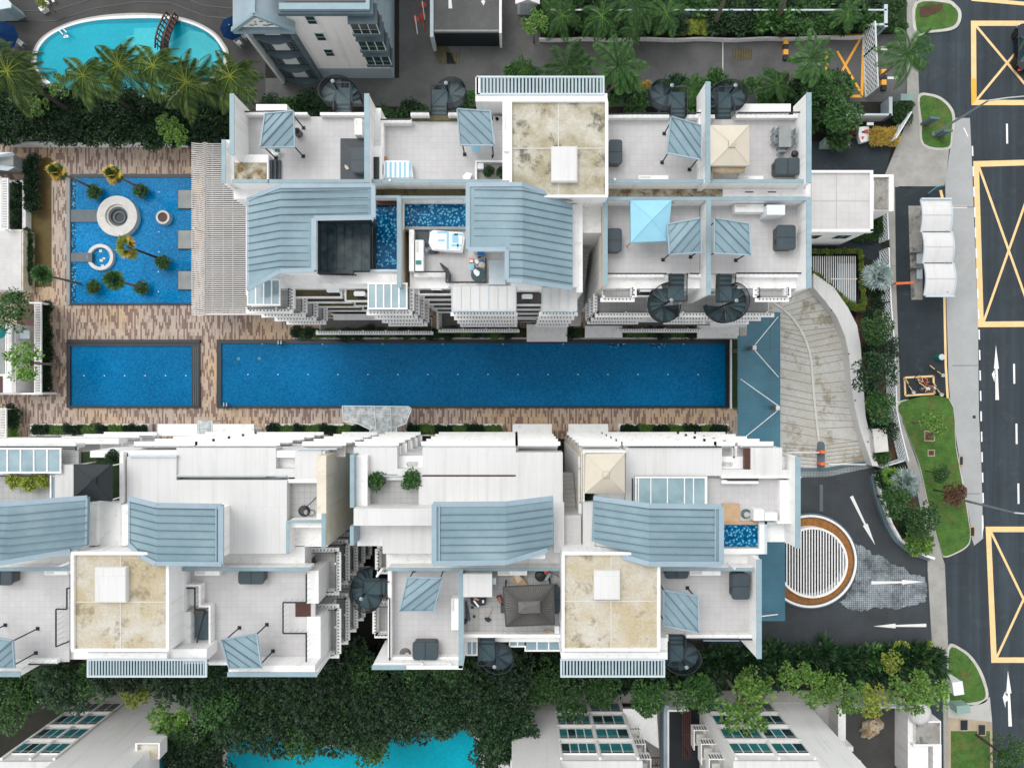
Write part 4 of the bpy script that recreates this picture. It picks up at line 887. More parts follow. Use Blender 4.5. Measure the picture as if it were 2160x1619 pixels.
b.windows('E',-15.8,-20,-12.4,(1,4.2,7.3,10.4,13.2)); b.windows('S',-20.2,-40,-17,(1,4.2,7.3,10.4,13.2))
b.flush()
# ======================= lower row, middle block
b = E_ = Bld('apartment_block','white apartment block mid lower row with green planted terrace and tan stained core roof','apartment building',960,1150)
b.body(-11.85,-11.7,3.45,-4.95,16.2); b.body(-9.2,-18.9,3.45,-11.7,16.2); b.body(-9.2,-19.9,-3.7,-18.9,16.2); b.body(3.45,-18.9,10.1,-11.7,16.2)
roof(746,943,838,1000); roof(838,988,892,1002); roof(891,943,1088,1001); roof(1088,954,1187,1110,17.2); roof(883,1005,1092,1072,17.1); roof(746,1072,915,1108,18.8); roof(807,1100,915,1167,17.4); roof(1168,1060,1190,1165,17.6)
b.a('coping','coping').px(738,958,747,1070,18.3,5).px(738,1109,746,1150,18.3,5); b.a('wall','white').px(747,960,775,1072,17.6,15)
b.a('coping','light_coping').px(748,1002,890,1004,17.2,16.9); MB().px(893,1001,1084,1003,17.05,16.9).build('roof_slot','brown_timber',b.t)
b.floor(775,1010,883,1068,16.4,'grey_tile'); b.wall(775,1004,882,1012,16.8); MB().px(748,1012,776,1070,16.9,16).build('counter','white',b.t); MB().px(825,1066,882,1072,17.3,17.1).build('timber_screen','brown_slate',b.t)
for k in range(5):
    z=15.4-3.1*k; A=(WX(848,15.4),WX(890,15.4),WY(963,15.4)); o=MB().w(A[0],-6.0,z-.25,A[1],A[2],z).build('ledge','mossy',b.t); MB().w(A[0]-.1,A[2],z-.3,A[1]+.1,A[2]+.1,z+.3).build('upstand','white',o)
    z=15.2-3.1*k
    for X0,X1 in ((-11.9,-9.0),(-6.9,0.0),(0.2,3.2)): b.balcony(X0,-5.1,X1,-4.25,z,'NE' if X0<-10 else 'N','white_tile',True)
b.metal([[(914,1062,zz),(1067,1060,zz),(1067,1187,zz),(914,1189,zz)],[(1067,1060,zz),(1167,1048,19.6),(1167,1148,19.5),(1156,1160,19.6),(1067,1187,zz)]],
  [[(928,y,zz),(1067,y-1,zz),(1166,y-14-(y-1085)*.02,19.62)] for y in (1085,1101,1117,1133,1149,1165)],
  [([(914,1063,zz),(1067,1062,zz),(1166,1050,19.6)],.35),([(916,1062,zz),(916,1188,zz)],.35),([(927,1064,zz),(927,1188,zz)],.08),([(914,1187,zz),(1067,1185,zz),(1155,1159,19.6)],.35)])
b.a('wall','white').px(930,1070,1150,1178,19.2,16)
b.a('wall','white').px(815,1168,1190,1198,15.8,10); b.cap(818,1198,1183,1203,17.8); b.floor(826,1203,968,1385); b.wall(818,1203,826,1386,17.2,6); b.rail([(822,1262),(822,1392)],17.5,wd=.1)
b.a('wall','white').px(826,1385,975,1400,17.1,12).px(790,1398,975,1404,17.9,12); b.cap(785,1404,855,1411,18.4,13); b.wall(855,1403,976,1411,18.3,13); b.cap(968,1203,976,1408,18.3,6)
b.floor(976,1205,1182,1337,16.5,'grey_tile'); b.wall(976,1337,1182,1344,17.1,12); b.glass_roof(985,1346,1006,1380,15.6,2,'canopy_glass'); b.glass_roof(1075,1345,1108,1362,15.6,2); b.glass_roof(1108,1345,1182,1371,15.6,3)
core(b,1191,1170,1387,1368,20,(1253,1203,1308,1264),'core_roof_tan',1289,1267)
b.wall(1184,1375,1408,1390,18.8,10); b.louvre(1182,1389,1403,1428,18.9,31)
MB().px(1000,1262,1010,1330,16.55,16.5).build('floor_stain','path',b.t)
for k in range(4): b.balcony(-10.6,-14.0-.0,-9.2,-12.4,13.4-3.1*k,'NWS','grey_tile'); b.balcony(-10.8,-19.0,-9.2,-16.8,13.4-3.1*k,'NWS','grey_tile')
b.windows('W',-9.2,-18.5,-12.5,(1,4.2,7.3,10.4,13.2)); b.windows('S',-19.9,-9,-4,(1,4.2,7.3,10.4,13.2))
b.flush()
# ======================= lower row, eastern block
b = F_ = Bld('apartment_block','white apartment block ending the lower row, with canvas gazebo pit and small roof pool','apartment building',1450,1150)
b.body(4.75,-11.4,20.3,-5.0,16.2); b.body(10.2,-18.1,17.7,-11.4,16.2)
roof(1320,944,1523,1003); roof(1522,990,1682,1004); roof(1584,944,1650,992); roof(1320,1003,1338,1060); roof(1230,1058,1256,1160,17.4)
b.a('wall','cream_wall').px(1226,952,1230,1058,17.6,0); b.a('parapet','white').px(1230,950,1320,955,17.6,14).px(1229,955,1233,1058,17.6,14)
MB().px(1233,955,1320,1058,15.9,15.7).build('terrace_floor','dark_grass',b.t); b.rail([(1325,942),(1522,942)],17.2)
b.glass_roof(1341,1006,1490,1064,17.5,1,'canopy_glass'); m=MB()
for x in (1347,1373,1408,1444,1463,1488): m.px(x-1,1006,x+1,1064,17.57,17.4)
m.build('glass_bars','white',b.t); b.rail([(1334,1008),(1334,1058)],17.6); b.floor(1490,1008,1650,1100,16.5); b.wall(1522,1004,1690,1008,17.3)
b.wall(1522,1012,1600,1020,16.9); MB().px(1534,1009,1600,1014,16.9,16.5).build('planter_bed','brown_slate',b.t)
for k in range(5):
    z=15.4-3.1*k; A=(WX(1522,15.4),WX(1557,15.4),WY(964,15.4)); o=MB().w(A[0],-6.0,z-.25,A[1],A[2],z).build('ledge','mossy',b.t); MB().w(A[0]-.1,A[2],z-.3,A[1]+.1,A[2]+.1,z+.3).build('upstand','white',o)
    z=15.2-3.1*k
    for X0,X1 in ((5.0,7.9),(8.2,15.0),(15.2,16.4),(17.0,19.3)): b.balcony(X0,-5.1,X1,-4.25,z,'N' if X0<15 else 'NE','white_tile',True)
MB().px(1571,945,1583,990,16.9,16.5).build('terrace_floor','brown_timber',b.t)
b.cap(1679,963,1688,1155,18.5,2); b.wall(1645,1012,1679,1100,17.0); b.wall(1640,1100,1679,1104,17.6)
MB().px(1526,1104,1603,1153,16.6,16.2).build('plunge_pool','plunge_water',b.t); MB().px(1524,1062,1560,1100,16.75,16.5).build('timber_deck','timber',b.t); MB().px(1524,1099,1602,1106,16.7,16.5).build('pool_edge','timber',b.t)
MB().px(1526,1153,1600,1157,16.7,16.2).build('pool_edge','granite_light',b.t)
b.a('parapet','white').px(1602,1100,1613,1168,16.95,13).px(1524,1157,1602,1168,16.95,13); b.a('coping','light_coping').px(1613,1100,1618,1168,17.0,13).px(1604,1100,1640,1105,17.0,13)
b.metal([[(1252,1048,19.4),(1369,1064,zz),(1369,1190,zz),(1313,1173,19.9),(1311,1161,19.9),(1249,1141,19.4)],[(1369,1064,zz),(1523,1066,zz),(1523,1190,zz),(1369,1190,zz)]],
  [[(1253,y-18,19.42),(1369,y,zz),(1508,y+2,zz)] for y in (1073,1088,1103,1120,1136,1152,1168)],
  [([(1252,1050,19.4),(1369,1066,zz),(1522,1068,zz)],.35),([(1508,1068,zz),(1508,1188,zz)],.08),([(1521,1068,zz),(1521,1188,zz)],.35),([(1313,1172,19.9),(1369,1188,zz),(1522,1188,zz)],.35)])
b.a('wall','white').px(1262,1076,1515,1180,19.0,16)
b.a('wall','white').px(1395,1170,1600,1198,16.0,8); b.cap(1392,1198,1606,1203,17.8,10); b.floor(1392,1203,1582,1338); b.cap(1597,1180,1606,1388,18.4,3); b.wall(1583,1203,1597,1340,16.8); b.wall(1448,1338,1592,1345,17.1,12); b.wall(1393,1338,1410,1352,17.2,12)
b.rail([(1455,1347),(1590,1348)],17.3); b.wall(1393,1345,1408,1390,18.2,12)
MB().px(1484,1347,1560,1352,14.0,13.8).build('glass_canopy','canopy_glass',b.t)
b.windows('E',17.7,-17.6,-12,(1,4.2,7.3,10.4,13.2)); b.windows('S',-18.1,10.5,17.5,(1,4.2,7.3,10.4,13.2))
b.flush()
t=thing('outdoor_stair','cream concrete stair in the gap beside the cream canvas gazebo','stairs',(4.1,-9,0)); m=MB()
for i in range(14): m.w(3.55,-7.0-.3*i,12-.0+.3*i-.5,4.7,-6.7-.3*i,12+.3*i)
m.build('steps','concrete',t); MB().px(1190,1086,1226,1160,16.9,10).build('landing','white_tile',t)
# ground floor gates and low roofs at the foot of the lower row
for i,(x0,x1) in enumerate(((332,416),(449,536),(1081,1164),(1199,1283))):
    t=thing('porch',('first','second','third','fourth')[i]+' flat white porch roof from the left along the foot of the lower row','porch',P((x0+x1)/2,905,0)); MB().px(x0,894,x1,919,3.0,2.7).build('roof','white',t); MB().px(x0+4,905,x1-4,919,2.7,0).build('wall','white',t)
for i,(x0,x1,lab) in enumerate(((64,314,'leftmost long planter box beside the lower row'),(560,782,'planter box of the lower row left of the glass bridge'),(856,1060,'planter box of the lower row right of the glass bridge'),(1305,1537,'rightmost planter box beside the lower row'))):
    t=thing('planter_box','white-edged '+lab,'planter',P((x0+x1)/2,906,0)); MB().px(x0,894,x1,898,.7,0).px(x0,916,x1,919,.7,0).px(x0,898,x0+3,916,.7,0).px(x1-3,898,x1,916,.7,0).build('edge','white',t); MB().px(x0+3,898,x1-3,916,.5,0).build('soil','soil',t)
    MB().px(x0+10,919,x1-5,926,.15,0).build('drain_channel','granite_dark',t)
# ======================= low annexes right of the upper row
b = Bld('guardhouse','low flat-roofed white gatehouse between the apartment row and bus shelter','gatehouse',1780,430)
b.a('wall','white').px(1700,360,1838,486,6.6,0); b.a('side_wing','white').px(1842,371,1884,444,4.6,0); MB().px(1712,364,1836,483,6.75,6.6).build('flat_roof','white_tile',b.t); MB().px(1846,374,1874,441,4.75,4.6).build('flat_roof','dirty_roof',b.t)
b.a('parapet','white').px(1712,359,1842,364,7.0,6.4).px(1836,364,1842,488,7.0,6.4).px(1712,483,1842,489,7.0,6.4).px(1842,368,1885,373,5.0,4.4).px(1876,373,1885,445,5.0,4.4)
m=MB(); m.px(1712,423,1836,424.2,6.77,6.7).px(1764,364,1765.2,483,6.772,6.7); m.build('roof_joint','concrete',b.t)
b.windows('S',WY(486,6.6),WX(1705,6.6),WX(1835,6.6),(3.4,)); b.flush()
# ---------------------------------------------------------------- spiral staircases
def spiral(mx, label):
    t = thing('spiral_staircase', label, 'staircase', (0,0,0), 'dark metal spiral staircases'); R=1.36; up=Vector((0,0,.9))
    MB().prism([(0,0),(mx*1.2,0),(mx*1.2,1.2),(0,1.2)],0,-.08).build('platform','stair_tread',t)
    MB().bar((0,0,.01),(mx*1.2,1.2,.01),.03,.02).build('platform_ridge','stair_metal',t)
    for i in range(5): MB().prism([(mx*.02,1.2+.17*i),(mx*1.18,1.2+.17*i),(mx*1.18,1.2+.17*i+.19),(mx*.02,1.2+.17*i+.19)],.03*(i+1),.03*(i+1)-.06).build('tread','stair_tread' if i%2 else 'stair_metal',t)
    n=14; pts=[]
    for i in range(n):
        a0=math.radians(90+19.5*i); a1=math.radians(90+19.5*(i+1)+2); z=-.2*(i+1)+.1
        f=lambda a,r:(mx*r*math.cos(a), r*math.sin(a))
        MB().prism([f(a0,.1),f(a0,R),f((a0+a1)/2,R*1.01),f(a1,R),f(a1,.1)],z,z-.05).build('tread','stair_tread' if i%3 else 'stair_metal',t)
    MB().tube([(0,0,-16.3),(0,0,1.1)],.08,10).build('centre_pole','stair_metal',t)
    MB().lathe(0,0,[(.02,1.1),(.14,1.12),(.14,1.2),(.02,1.24)],12).build('pole_cap','grey_metal',t)
    o=MB(); b=MB()
    for i in range(73):
        a=math.radians(90+19.5*n*i/72); z=-.2*n*i/72; q=Vector((mx*R*math.cos(a),R*math.sin(a),z)); pts.append(q+up*1.0); b.bar(q-up*.1,q+up*1.0,.035)
    o.tube(pts,.035,6).tube([p-up*1.05 for p in pts],.03,5)
    for (p,q) in (((mx*1.2,0,0),(mx*1.2,1.2,0)),((0,0,0),(mx*1.2,0,0)),((mx*1.2,1.2,0),(mx*1.2,2.0,.1)),((0,1.2,0),(0,2.0,.1))):
        p,q=Vector(p),Vector(q); o.bar(p+up,q+up,.07); n_=9
        for k in range(n_+1): r=p.lerp(q,k/n_); b.bar(r,r+up,.025)
    o.build('handrail','black_rail',t); b.build('balusters','black_rail',t)
    # second flight carrying on down, partly seen between the treads
    return t
sa=spiral(1,'dark metal spiral staircase wrapped left of its pole below the terrace with the sky-blue canopy')
sb=spiral(-1,'dark metal spiral staircase right of the tall fin wall above the lap pool end')
def put(o,px,py,rz,lab=None,first=False):
    x,y,_=P(px,py,17.5); loc=(x,y,16.4)
    if first: o.location=loc; o.rotation_euler=(0,0,rz); return o
    return dup(o,loc,rz,lab)
put(sb,702,172,PI,'dark spiral staircase beside the white tower building, leftmost on the back edge'); put(sa,941,176,PI,'dark spiral staircase on the back edge between the two left louvred and folded roofs')
put(sb,1417,181,PI,'dark spiral staircase on the back edge beside the left of the two tall fins'); put(sa,1551,181,PI,'dark spiral staircase on the back edge above the cream gazebo')
put(sb,1043,1405,0,'dark spiral staircase below the messy terrace with the brown hipped gazebo'); put(sb,1448,1406,0,'dark spiral staircase right of the lower louvred canopy'); put(sb,762,1262,-PI/2,'dark spiral staircase in the dark gap between two lower row blocks')
put(sa,1416,633,0,None,True); put(sb,1553,634,0,None,True)
# ---------------------------------------------------------------- roof gazebos
def metal_gazebo(c, rising, lab, z=19.1, floor=F):
    """c: TL,TR,BR,BL pixel corners; rising: fold from BL to TR, otherwise TL to BR"""
    hi = {1,3} if rising else {0,2}
    t=thing('gazebo',lab,'gazebo',P(sum(p[0] for p in c)/4,sum(p[1] for p in c)/4,floor),'metal roofed gazebos on the terraces')
    V=[Vector(P(*p, z+(.28 if i in hi else -.12))) for i,p in enumerate(c)]
    a,b_=(3,1) if rising else (0,2); o1,o2=(0,2) if rising else (1,3)
    m=MB(); m.slab([V[a],V[b_],V[o1]],.1).slab([V[b_],V[a],V[o2]],.1); r=m.build('roof','metal_roof',t); s=MB(); up=Vector((0,0,.03))
    s.bar(V[a]+up,V[b_]+up,.08,.08)
    for o in (o1,o2):
        for k in (.33,.66): s.bar(V[a].lerp(V[o],k)+up, V[b_].lerp(V[o],k)+up,.025,.05)
    s.build('seams','seam',r); e=MB()
    for i in range(4): e.bar(V[i],V[(i+1)%4],.09,.14)
    e.build('edge_trim','edge_metal',r)
    ctr=sum(V,Vector())/4
    for v in V:
        q=v.lerp(ctr,.12); p=MB().tube([(q.x,q.y,floor),(q.x,q.y,v.z-.1)],.05,8).build('post','black_rail',t); MB().w(q.x-.13,q.y-.13,floor,q.x+.13,q.y+.13,floor+.04).build('foot_plate','black_rail',p)
    return t
GZ=[([(559,240),(619,234),(622,310),(549,311)],1,'blue-grey folded metal gazebo roof on the far left upper terrace'),
([(964,230),(1034,235),(1043,307),(971,306)],0,'blue-grey folded metal gazebo roof between left terrace and big stained core roof'),
([(1415,246),(1479,265),(1479,337),(1407,323)],0,'blue-grey folded metal gazebo roof tucked against the left face of a fin wall'),
([(1407,473),(1478,460),(1479,532),(1412,537)],1,'pale metal gazebo roof overlapping the corner of the sky-blue canopy'),
([(1507,460),(1580,472),(1583,538),(1506,534)],0,'blue-grey metal gazebo roof on the terrace nearest the bus shelter, front row'),
([(859,1217),(933,1218),(915,1288),(843,1288)],1,'slanting parallelogram metal gazebo roof on the lower terrace with the hose ring'),
([(1400,1244),(1472,1256),(1474,1333),(1400,1318)],0,'blue-grey metal gazebo roof on the rightmost lower terrace'),
([(467,1348),(541,1336),(552,1407),(484,1409)],0,'blue-grey metal gazebo roof over the edge of the lower terrace above the trees'),
([(-46,1337),(27,1350),(31,1407),(-40,1408)],1,'blue-grey metal gazebo roof cut by the left edge of the picture')]
for a in GZ: metal_gazebo(*a)
def canvas_gazebo(c, peak, vent, m, lab, z=18.9, rise=.7, floor=F, skirt=.3, post='grey_metal', inset=.06, feet=None):
    t=thing('gazebo',lab,'gazebo',P(peak[0],peak[1],floor)); V=[Vector(P(*p,z)) for p in c]; pk=Vector(P(*peak,z+rise)); m_=MB(); u=Vector((0,0,skirt))
    for i in range(4):
        a,b_=V[i],V[(i+1)%4]; m_.V+= [tuple(a),tuple(b_),tuple(pk)]; n=len(m_.V); m_.F.append((n-1,n-2,n-3)); m_.quad(a,b_,b_-u,a-u)
    r=m_.build('canopy',m,t)
    if vent:
        v=MB(); W=[pk+(V[i]-ctr_)*vent+Vector((0,0,-.0)) for ctr_ in [sum(V,Vector())/4] for i in range(4)]
        for i in range(4):
            a,b_=W[i],W[(i+1)%4]; v.V+=[tuple(a),tuple(b_),tuple(pk+Vector((0,0,.22)))]; n=len(v.V); v.F.append((n-1,n-2,n-3)); v.quad(a,b_,b_-Vector((0,0,.14)),a-Vector((0,0,.14)))
        v.build('vent',m,r); e=MB()
        for i in range(4): e.bar(W[i]-Vector((0,0,.08)),W[(i+1)%4]-Vector((0,0,.08)),.05,.05)
        e.build('vent_edge','cream_canvas_dark' if m=='cream_canvas' else 'black_rail',r)
    e=MB()
    for i in range(4): e.bar(V[i]+Vector((0,0,.02)),pk+Vector((0,0,.02)),.03,.03)
    e.build('ridge_seams',m,r); ct=sum(V,Vector())/4
    for i,v in enumerate(V):
        q=v.lerp(ct,inset); f=Vector(P(*feet[i],floor)) if feet else Vector((q.x,q.y,floor)); MB().tube([f,q-Vector((0,0,.1))],.045,6).build('post',post,t)
    return t,r
g,r=canvas_gazebo([(1498,264),(1580,264),(1581,349),(1499,349)],(1544,303),.16,'cream_canvas','cream canvas gazebo with rolled fabric side on the upper right terrace')
m=MB(); m.tube([P(1500,356,18.2),P(1520,358,18.2),P(1548,358,18.2),P(1569,357,18.2)],[.32,.36,.33,.28],10); m.build('rolled_curtain','cream_canvas_dark',g,smooth=True)
MB().px(1500,350,1503,378,18.3,16.6).build('side_curtain','cream_canvas_dark',g)
canvas_gazebo([(1235,957),(1318,956),(1318,1040),(1234,1040)],(1279,1001),.15,'cream_canvas','cream canvas gazebo sunk in a green-sided roof pit of the lower row',floor=15.9)
canvas_gazebo([(1330,423),(1417,422),(1408,508),(1331,511)],(1376,462),0,'blue_canvas','sky-blue canvas canopy with splayed timber legs on the upper row terrace',post='timber',feet=[(1327,432),(1424,430),(1410,522),(1322,521)])
canvas_gazebo([(155,979),(233,980),(233,1057),(155,1051)],(196,1012),.17,'black_canvas','black canvas gazebo on the small roof lawn of the lower row',floor=16.3,post='plastic_white')
# brown hipped gazebo
t=thing('gazebo','brown-grey ribbed hipped gazebo roof on the messy lower terrace','gazebo',P(1115,1278,F)); c=[(1061,1237),(1167,1232),(1170,1316),(1067,1320)]
V=[Vector(P(*p,18.7)) for p in c]; W=[Vector(P(*p,19.3)) for p in ((1096,1271),(1138,1270),(1139,1293),(1097,1294))]; T=[Vector(P(*p,19.5)) for p in ((1093,1268),(1139,1267),(1140,1291),(1094,1292))]; R=[Vector(P(*p,19.95)) for p in ((1107,1279),(1129,1278))]
m=MB()
for i in range(4): j=(i+1)%4; m.slab([V[i],V[j],W[j],W[i]],.05)
ro=m.build('roof','brown_slate',t); m=MB(); m.slab([T[0],T[1],R[1],R[0]],.04).slab([T[2],T[3],R[0],R[1]],.04); m.slab([T[1],T[2],R[1]],.04).slab([T[3],T[0],R[0]],.04); m.build('upper_roof','brown_slate',ro)
m=MB(); up=Vector((0,0,.03))
for i in range(4):
    j=(i+1)%4; n=18 if i%2==0 else 13
    for k in range(1,n): m.bar(V[i].lerp(V[j],k/n)+up, W[i].lerp(W[j],max(0,min(1,(k/n-.0))))+up,.04,.05)
    m.bar(V[i]+up,W[i]+up,.08,.06); m.bar(V[i],V[j],.08,.12)
m.build('ribs','dark_rib',ro)
for v in V: q=v.lerp(Vector(P(1115,1278,18.7)),.1); MB().w(q.x-.06,q.y-.06,F,q.x+.06,q.y+.06,18.6).build('post','black_rail',t)
# ---------------------------------------------------------------- hot tubs
def rrect(x0,y0,x1,y1,r,n=4):
    out=[]
    for cx,cy,a in ((x1-r,y1-r,0),(x0+r,y1-r,90),(x0+r,y0+r,180),(x1-r,y0+r,270)):
        for k in range(n+1): b_=math.radians(a+90*k/n); out.append((cx+r*math.cos(b_),cy+r*math.sin(b_)))
    return out
def hot_tub(x0,y0,x1,y1,lab,z=17.45,floor=F,split='x'):
    A=P(x0,y1,z); B2=P(x1,y0,z); t=thing('hot_tub',lab,'hot tub',((A[0]+B2[0])/2,(A[1]+B2[1])/2,floor),'covered hot tubs on the terraces')
    MB().prism(rrect(A[0]+.07,A[1]+.07,B2[0]-.07,B2[1]-.07,.2),z-.14,floor).build('cabinet','tub_cabinet',t)
    cv=MB().prism(rrect(A[0],A[1],B2[0],B2[1],.22),z-.03,z-.16).prism(rrect(A[0]+.04,A[1]+.04,B2[0]-.04,B2[1]-.04,.2),z,z-.03).build('cover','tub_cover',t)
    if split=='x': y_=(A[1]+B2[1])/2; MB().w(A[0]+.02,y_-.02,z,B2[0]-.02,y_+.02,z+.015).build('fold_line','granite_dark',cv)
    else: x_=(A[0]+B2[0])/2; MB().w(x_-.02,A[1]+.02,z,x_+.02,B2[1]-.02,z+.015).build('fold_line','granite_dark',cv)
    MB().w(A[0]-.03,A[1]+.5,z-.4,A[0]+.06,A[1]+.8,z-.18).build('strap','black_rail',cv)
TB=[((740,311,769,364),'hot tub with dark cover set in stepped timber decking beside a fin wall','x'),
((1284,294,1313,346),'dark-covered hot tub against the right side of the upper stained core roof','x'),((1635,333,1689,368),'dark-covered hot tub below the patio table set','y'),
((1281,481,1312,532),'dark-covered hot tub left of the sky-blue canopy','x'),((1638,474,1679,527),'dark-covered hot tub on the front terrace nearest the gatehouse','x'),
((502,1203,557,1232),'dark-covered hot tub right of the left stair well on the lower row','y'),((-25,1203,26,1234),'dark-covered hot tub at the far left edge of the picture','y'),
((870,1353,924,1391),'dark-covered hot tub beside the coiled hose ring','y'),((1544,1209,1582,1264),'dark-covered hot tub on the rightmost lower terrace','x'),
((1403,1203,1452,1220),'dark-covered tub half hidden under the wall above the rightmost lower gazebo','y'),((1166,1236,1181,1294),'dark-covered tub squeezed right of the brown hipped gazebo','x')]
for (r_,lab,sp) in TB: hot_tub(*r_,lab,split=sp)
t=thing('timber_decking','stepped grey timber decking round the hot tub by the left fin wall','decking',P(744,336,F))
MB().px(718,292,769,379,F+.1,F).build('lower_step','timber_dark',t); MB().px(726,300,769,379,F+.25,F+.1).build('middle_step','timber_dark',t); m=MB()
for k in range(8): m.px(718+k*2.4,292+k*2.4,769,292.6+k*2.4,F+.11+.15*(k>3),F+.1)
m.build('board_gaps','granite_dark',t)
for i in range(3): one('terrace_step', MB().px(565+i*9,337,573+i*9,378,F+.75-.25*i,F),'timber_dark',('highest','middle','lowest')[i]+' of three dark timber steps beside the stained planter bed','step','dark timber steps')
# ---------------------------------------------------------------- terrace furniture
def chair(px,py,rz,lab,m='grey_metal',z=F,group='chairs on the terraces'):
    x,y,_=P(px,py,z+.9); t=thing('chair',lab,'chair',(x,y,z),group); t.rotation_euler=(0,0,rz)
    WL[t.name]=(0,0,0)
    MB().w(-.23,-.23,.4,.23,.23,.45).build('seat',m,t); MB().w(-.23,.2,.45,.23,.25,.95).build('backrest',m,t)
    for sx in (-.2,.2):
        for sy in (-.2,.2): MB().w(sx-.02,sy-.02,0,sx+.02,sy+.02,.4).build('leg',m,t)
t=thing('patio_table','grey square patio table with five chairs on the upper right terrace','table',P(1656,287,F)); A=P(1643,310,17.25); B2=P(1669,264,17.25)
MB().w(A[0],A[1],17.2,B2[0],B2[1],17.25).build('tabletop','granite_light',t)
for x in (A[0]+.08,B2[0]-.08):
    for y in (A[1]+.08,B2[1]-.08): MB().w(x-.04,y-.04,F,x+.04,y+.04,17.2).build('leg','grey_metal',t)
for i,(x,y,rz,lab) in enumerate(((1640,274,PI/2,'patio chair left of the grey table, the upper one'),(1640,292,PI/2,'patio chair left of the grey table, the lower one'),(1672,276,-PI/2,'patio chair right of the grey table, the upper one'),(1672,296,-PI/2,'patio chair right of the grey table, the lower one'),(1653,313,PI,'patio chair at the near end of the grey table'))): chair(x,y,rz,lab)
def blob(name,lab,cat,px,py,z,parts,group=None):
    t=thing(name,lab,cat,P(px,py,z),group)
    for (n,m,mb) in parts: mb.build(n,m,t)
    return t
x,y,_=P(1677,324,17.2); blob('barbecue','small round black barbecue between the hot tub and patio table','barbecue',1677,324,F,[('bowl','black_rail',MB().lathe(x,y,[(.1,16.9),(.22,17.0),(.26,17.15),(.2,17.3),(.05,17.35)],14)),('stand','grey_metal',MB().tube([(x-.15,y,F),(x,y,16.95)],.02).tube([(x+.15,y,F),(x,y,16.95)],.02).w(x+.2,y-.1,17.0,x+.5,y+.1,17.03))])
def pot(px,py,z,r,h,lab,m='tub_cabinet'):
    x,y,_=P(px,py,z+h); blob('plant_pot',lab,'pot',px,py,z,[('pot',m,MB().ring(x,y,r*.8,r,z+h,z,16)),('earth','soil',disc(MB(),px,py,r*.8,z+h-.06,z,14))])
pot(626,277,F,.28,.6,'dark round pot standing just right of the far left gazebo')
chair(575,316,0,'folding chair half under the far left gazebo roof','plastic_white'); one('cushion',MB().px(580,313,590,320,17.0,16.9),'teal_plastic','teal cushion on the floor under the far left gazebo','cushion')
one('towel',MB().poly([(993,310),(1012,308),(1014,318),(1000,321),(994,316)],17.0,16.95),'blue_canvas','pale blue towel below the second upper gazebo','towel')
one('dry_leaf_pile',MB().poly([(727,347),(733,350),(736,356),(731,358),(727,353)],F+.3,F+.26),'cream_canvas','small pale yellow cloth on the dark timber decking','cloth')
for k,(x0,y0,x1,y1,zz_,lab) in enumerate(((748,250,763,284,17.2,'white cabinet against the fin wall beside the timber decking'),(1062,244,1078,318,19.2,'long white ledge cabinet left of the upper stained core roof'),(1347,370,1410,378,17.0,'low white bench along the parapet right of the upper core roof'),(1558,371,1610,378,17.0,'low white bench along the parapet below the cream gazebo'),(876,506,893,572,17.4,'white outdoor sink counter on the messy upper terrace'),(952,1262,967,1328,17.5,'white cupboard against the coping right of the slanting gazebo'),(94,1203,142,1212,17.2,'low white bench at the left end of the lower row'),(411,1203,463,1213,17.2,'low white bench right of the left tan core roof'),(1455,1203,1520,1213,17.3,'low white bench along the top wall of the rightmost lower terrace'),(1050,1201,1112,1213,17.3,'white counter along the top wall of the messy lower terrace'),(1550,430,1612,447,17.3,'white kitchen counter against the top wall of the front right terrace'))):
    mid=(x0+x1)/2; t=thing('cabinet',lab,'cabinet',P(mid,(y0+y1)/2,F)); MB().px(x0,y0,x1,y1,zz_,F).build('body','white',t); MB().px(x0+2,y0+2,x0+(x1-x0)*.4,y0+(y1-y0)*.4 if y1-y0>12 else y1-2,zz_+.015,zz_-.05).build('top_panel','stone_white',t)
one('refrigerator',MB().px(1618,432,1656,453,18.1,F),'trim','tall pale cabinet at the right end of the outdoor kitchen counter','cabinet')
t=thing('storage_shed','flat-roofed white storage cabinet in the corner of the messy lower terrace','shed',P(1007,1234,F)); MB().px(978,1211,1037,1258,18.3,F).build('body','white',t); MB().px(977,1210,1038,1258.5,18.4,18.3).build('roof','white_roof',t); MB().px(1038,1219,1046,1232,17.9,17.0).build('door','light_coping',t)
one('white_box',MB().px(1170,1320,1180,1336,17.2,F),'plastic_white','small white box in the lower right corner of the messy lower terrace','box')
t=thing('workbench','dark workbench strewn with tools on the messy lower terrace','workbench',P(1008,1265,F)); MB().poly([(991,1258),(1027,1258),(1024,1275),(1003,1279),(993,1272)],17.0,16.92).build('tabletop','granite_dark',t)
for (x,y) in ((994,1261),(1023,1261),(1005,1275),(1021,1272)): MB().px(x,y,x+2,y+2,16.92,F).build('leg','black_rail',t)
one('wood_strip',MB().poly([(998,1267),(1001,1265),(1011,1278),(1008,1280)],17.04,17.0),'white','white board lying across the dark workbench','board'); one('tool',MB().poly([(998,1262),(1003,1260),(1011,1264),(1009,1266),(1003,1264)],17.06,17.0),'timber','orange-handled tool on the dark workbench','tool'); one('paper',MB().px(1017,1265,1021,1271,17.03,17.0),'plastic_white','white paper on the dark workbench','paper')
one('plank',MB().poly([(981,1269),(985,1268),(987,1310),(983,1312)],F+.12,F+.02),'tub_cover','left one of two crossed dark boards on the terrace floor','board'); one('plank',MB().poly([(984,1277),(987,1276),(992,1308),(989,1310)],F+.18,F+.121),'tub_cover','right one of two crossed dark boards on the terrace floor','board')
x,y,_=P(980,1311,F+.3); one('black_tub',MB().lathe(x,y,[(.16,F),(.18,F+.3),(.05,F+.31)],14),'black_rail','small round black tub beside the crossed boards','tub')
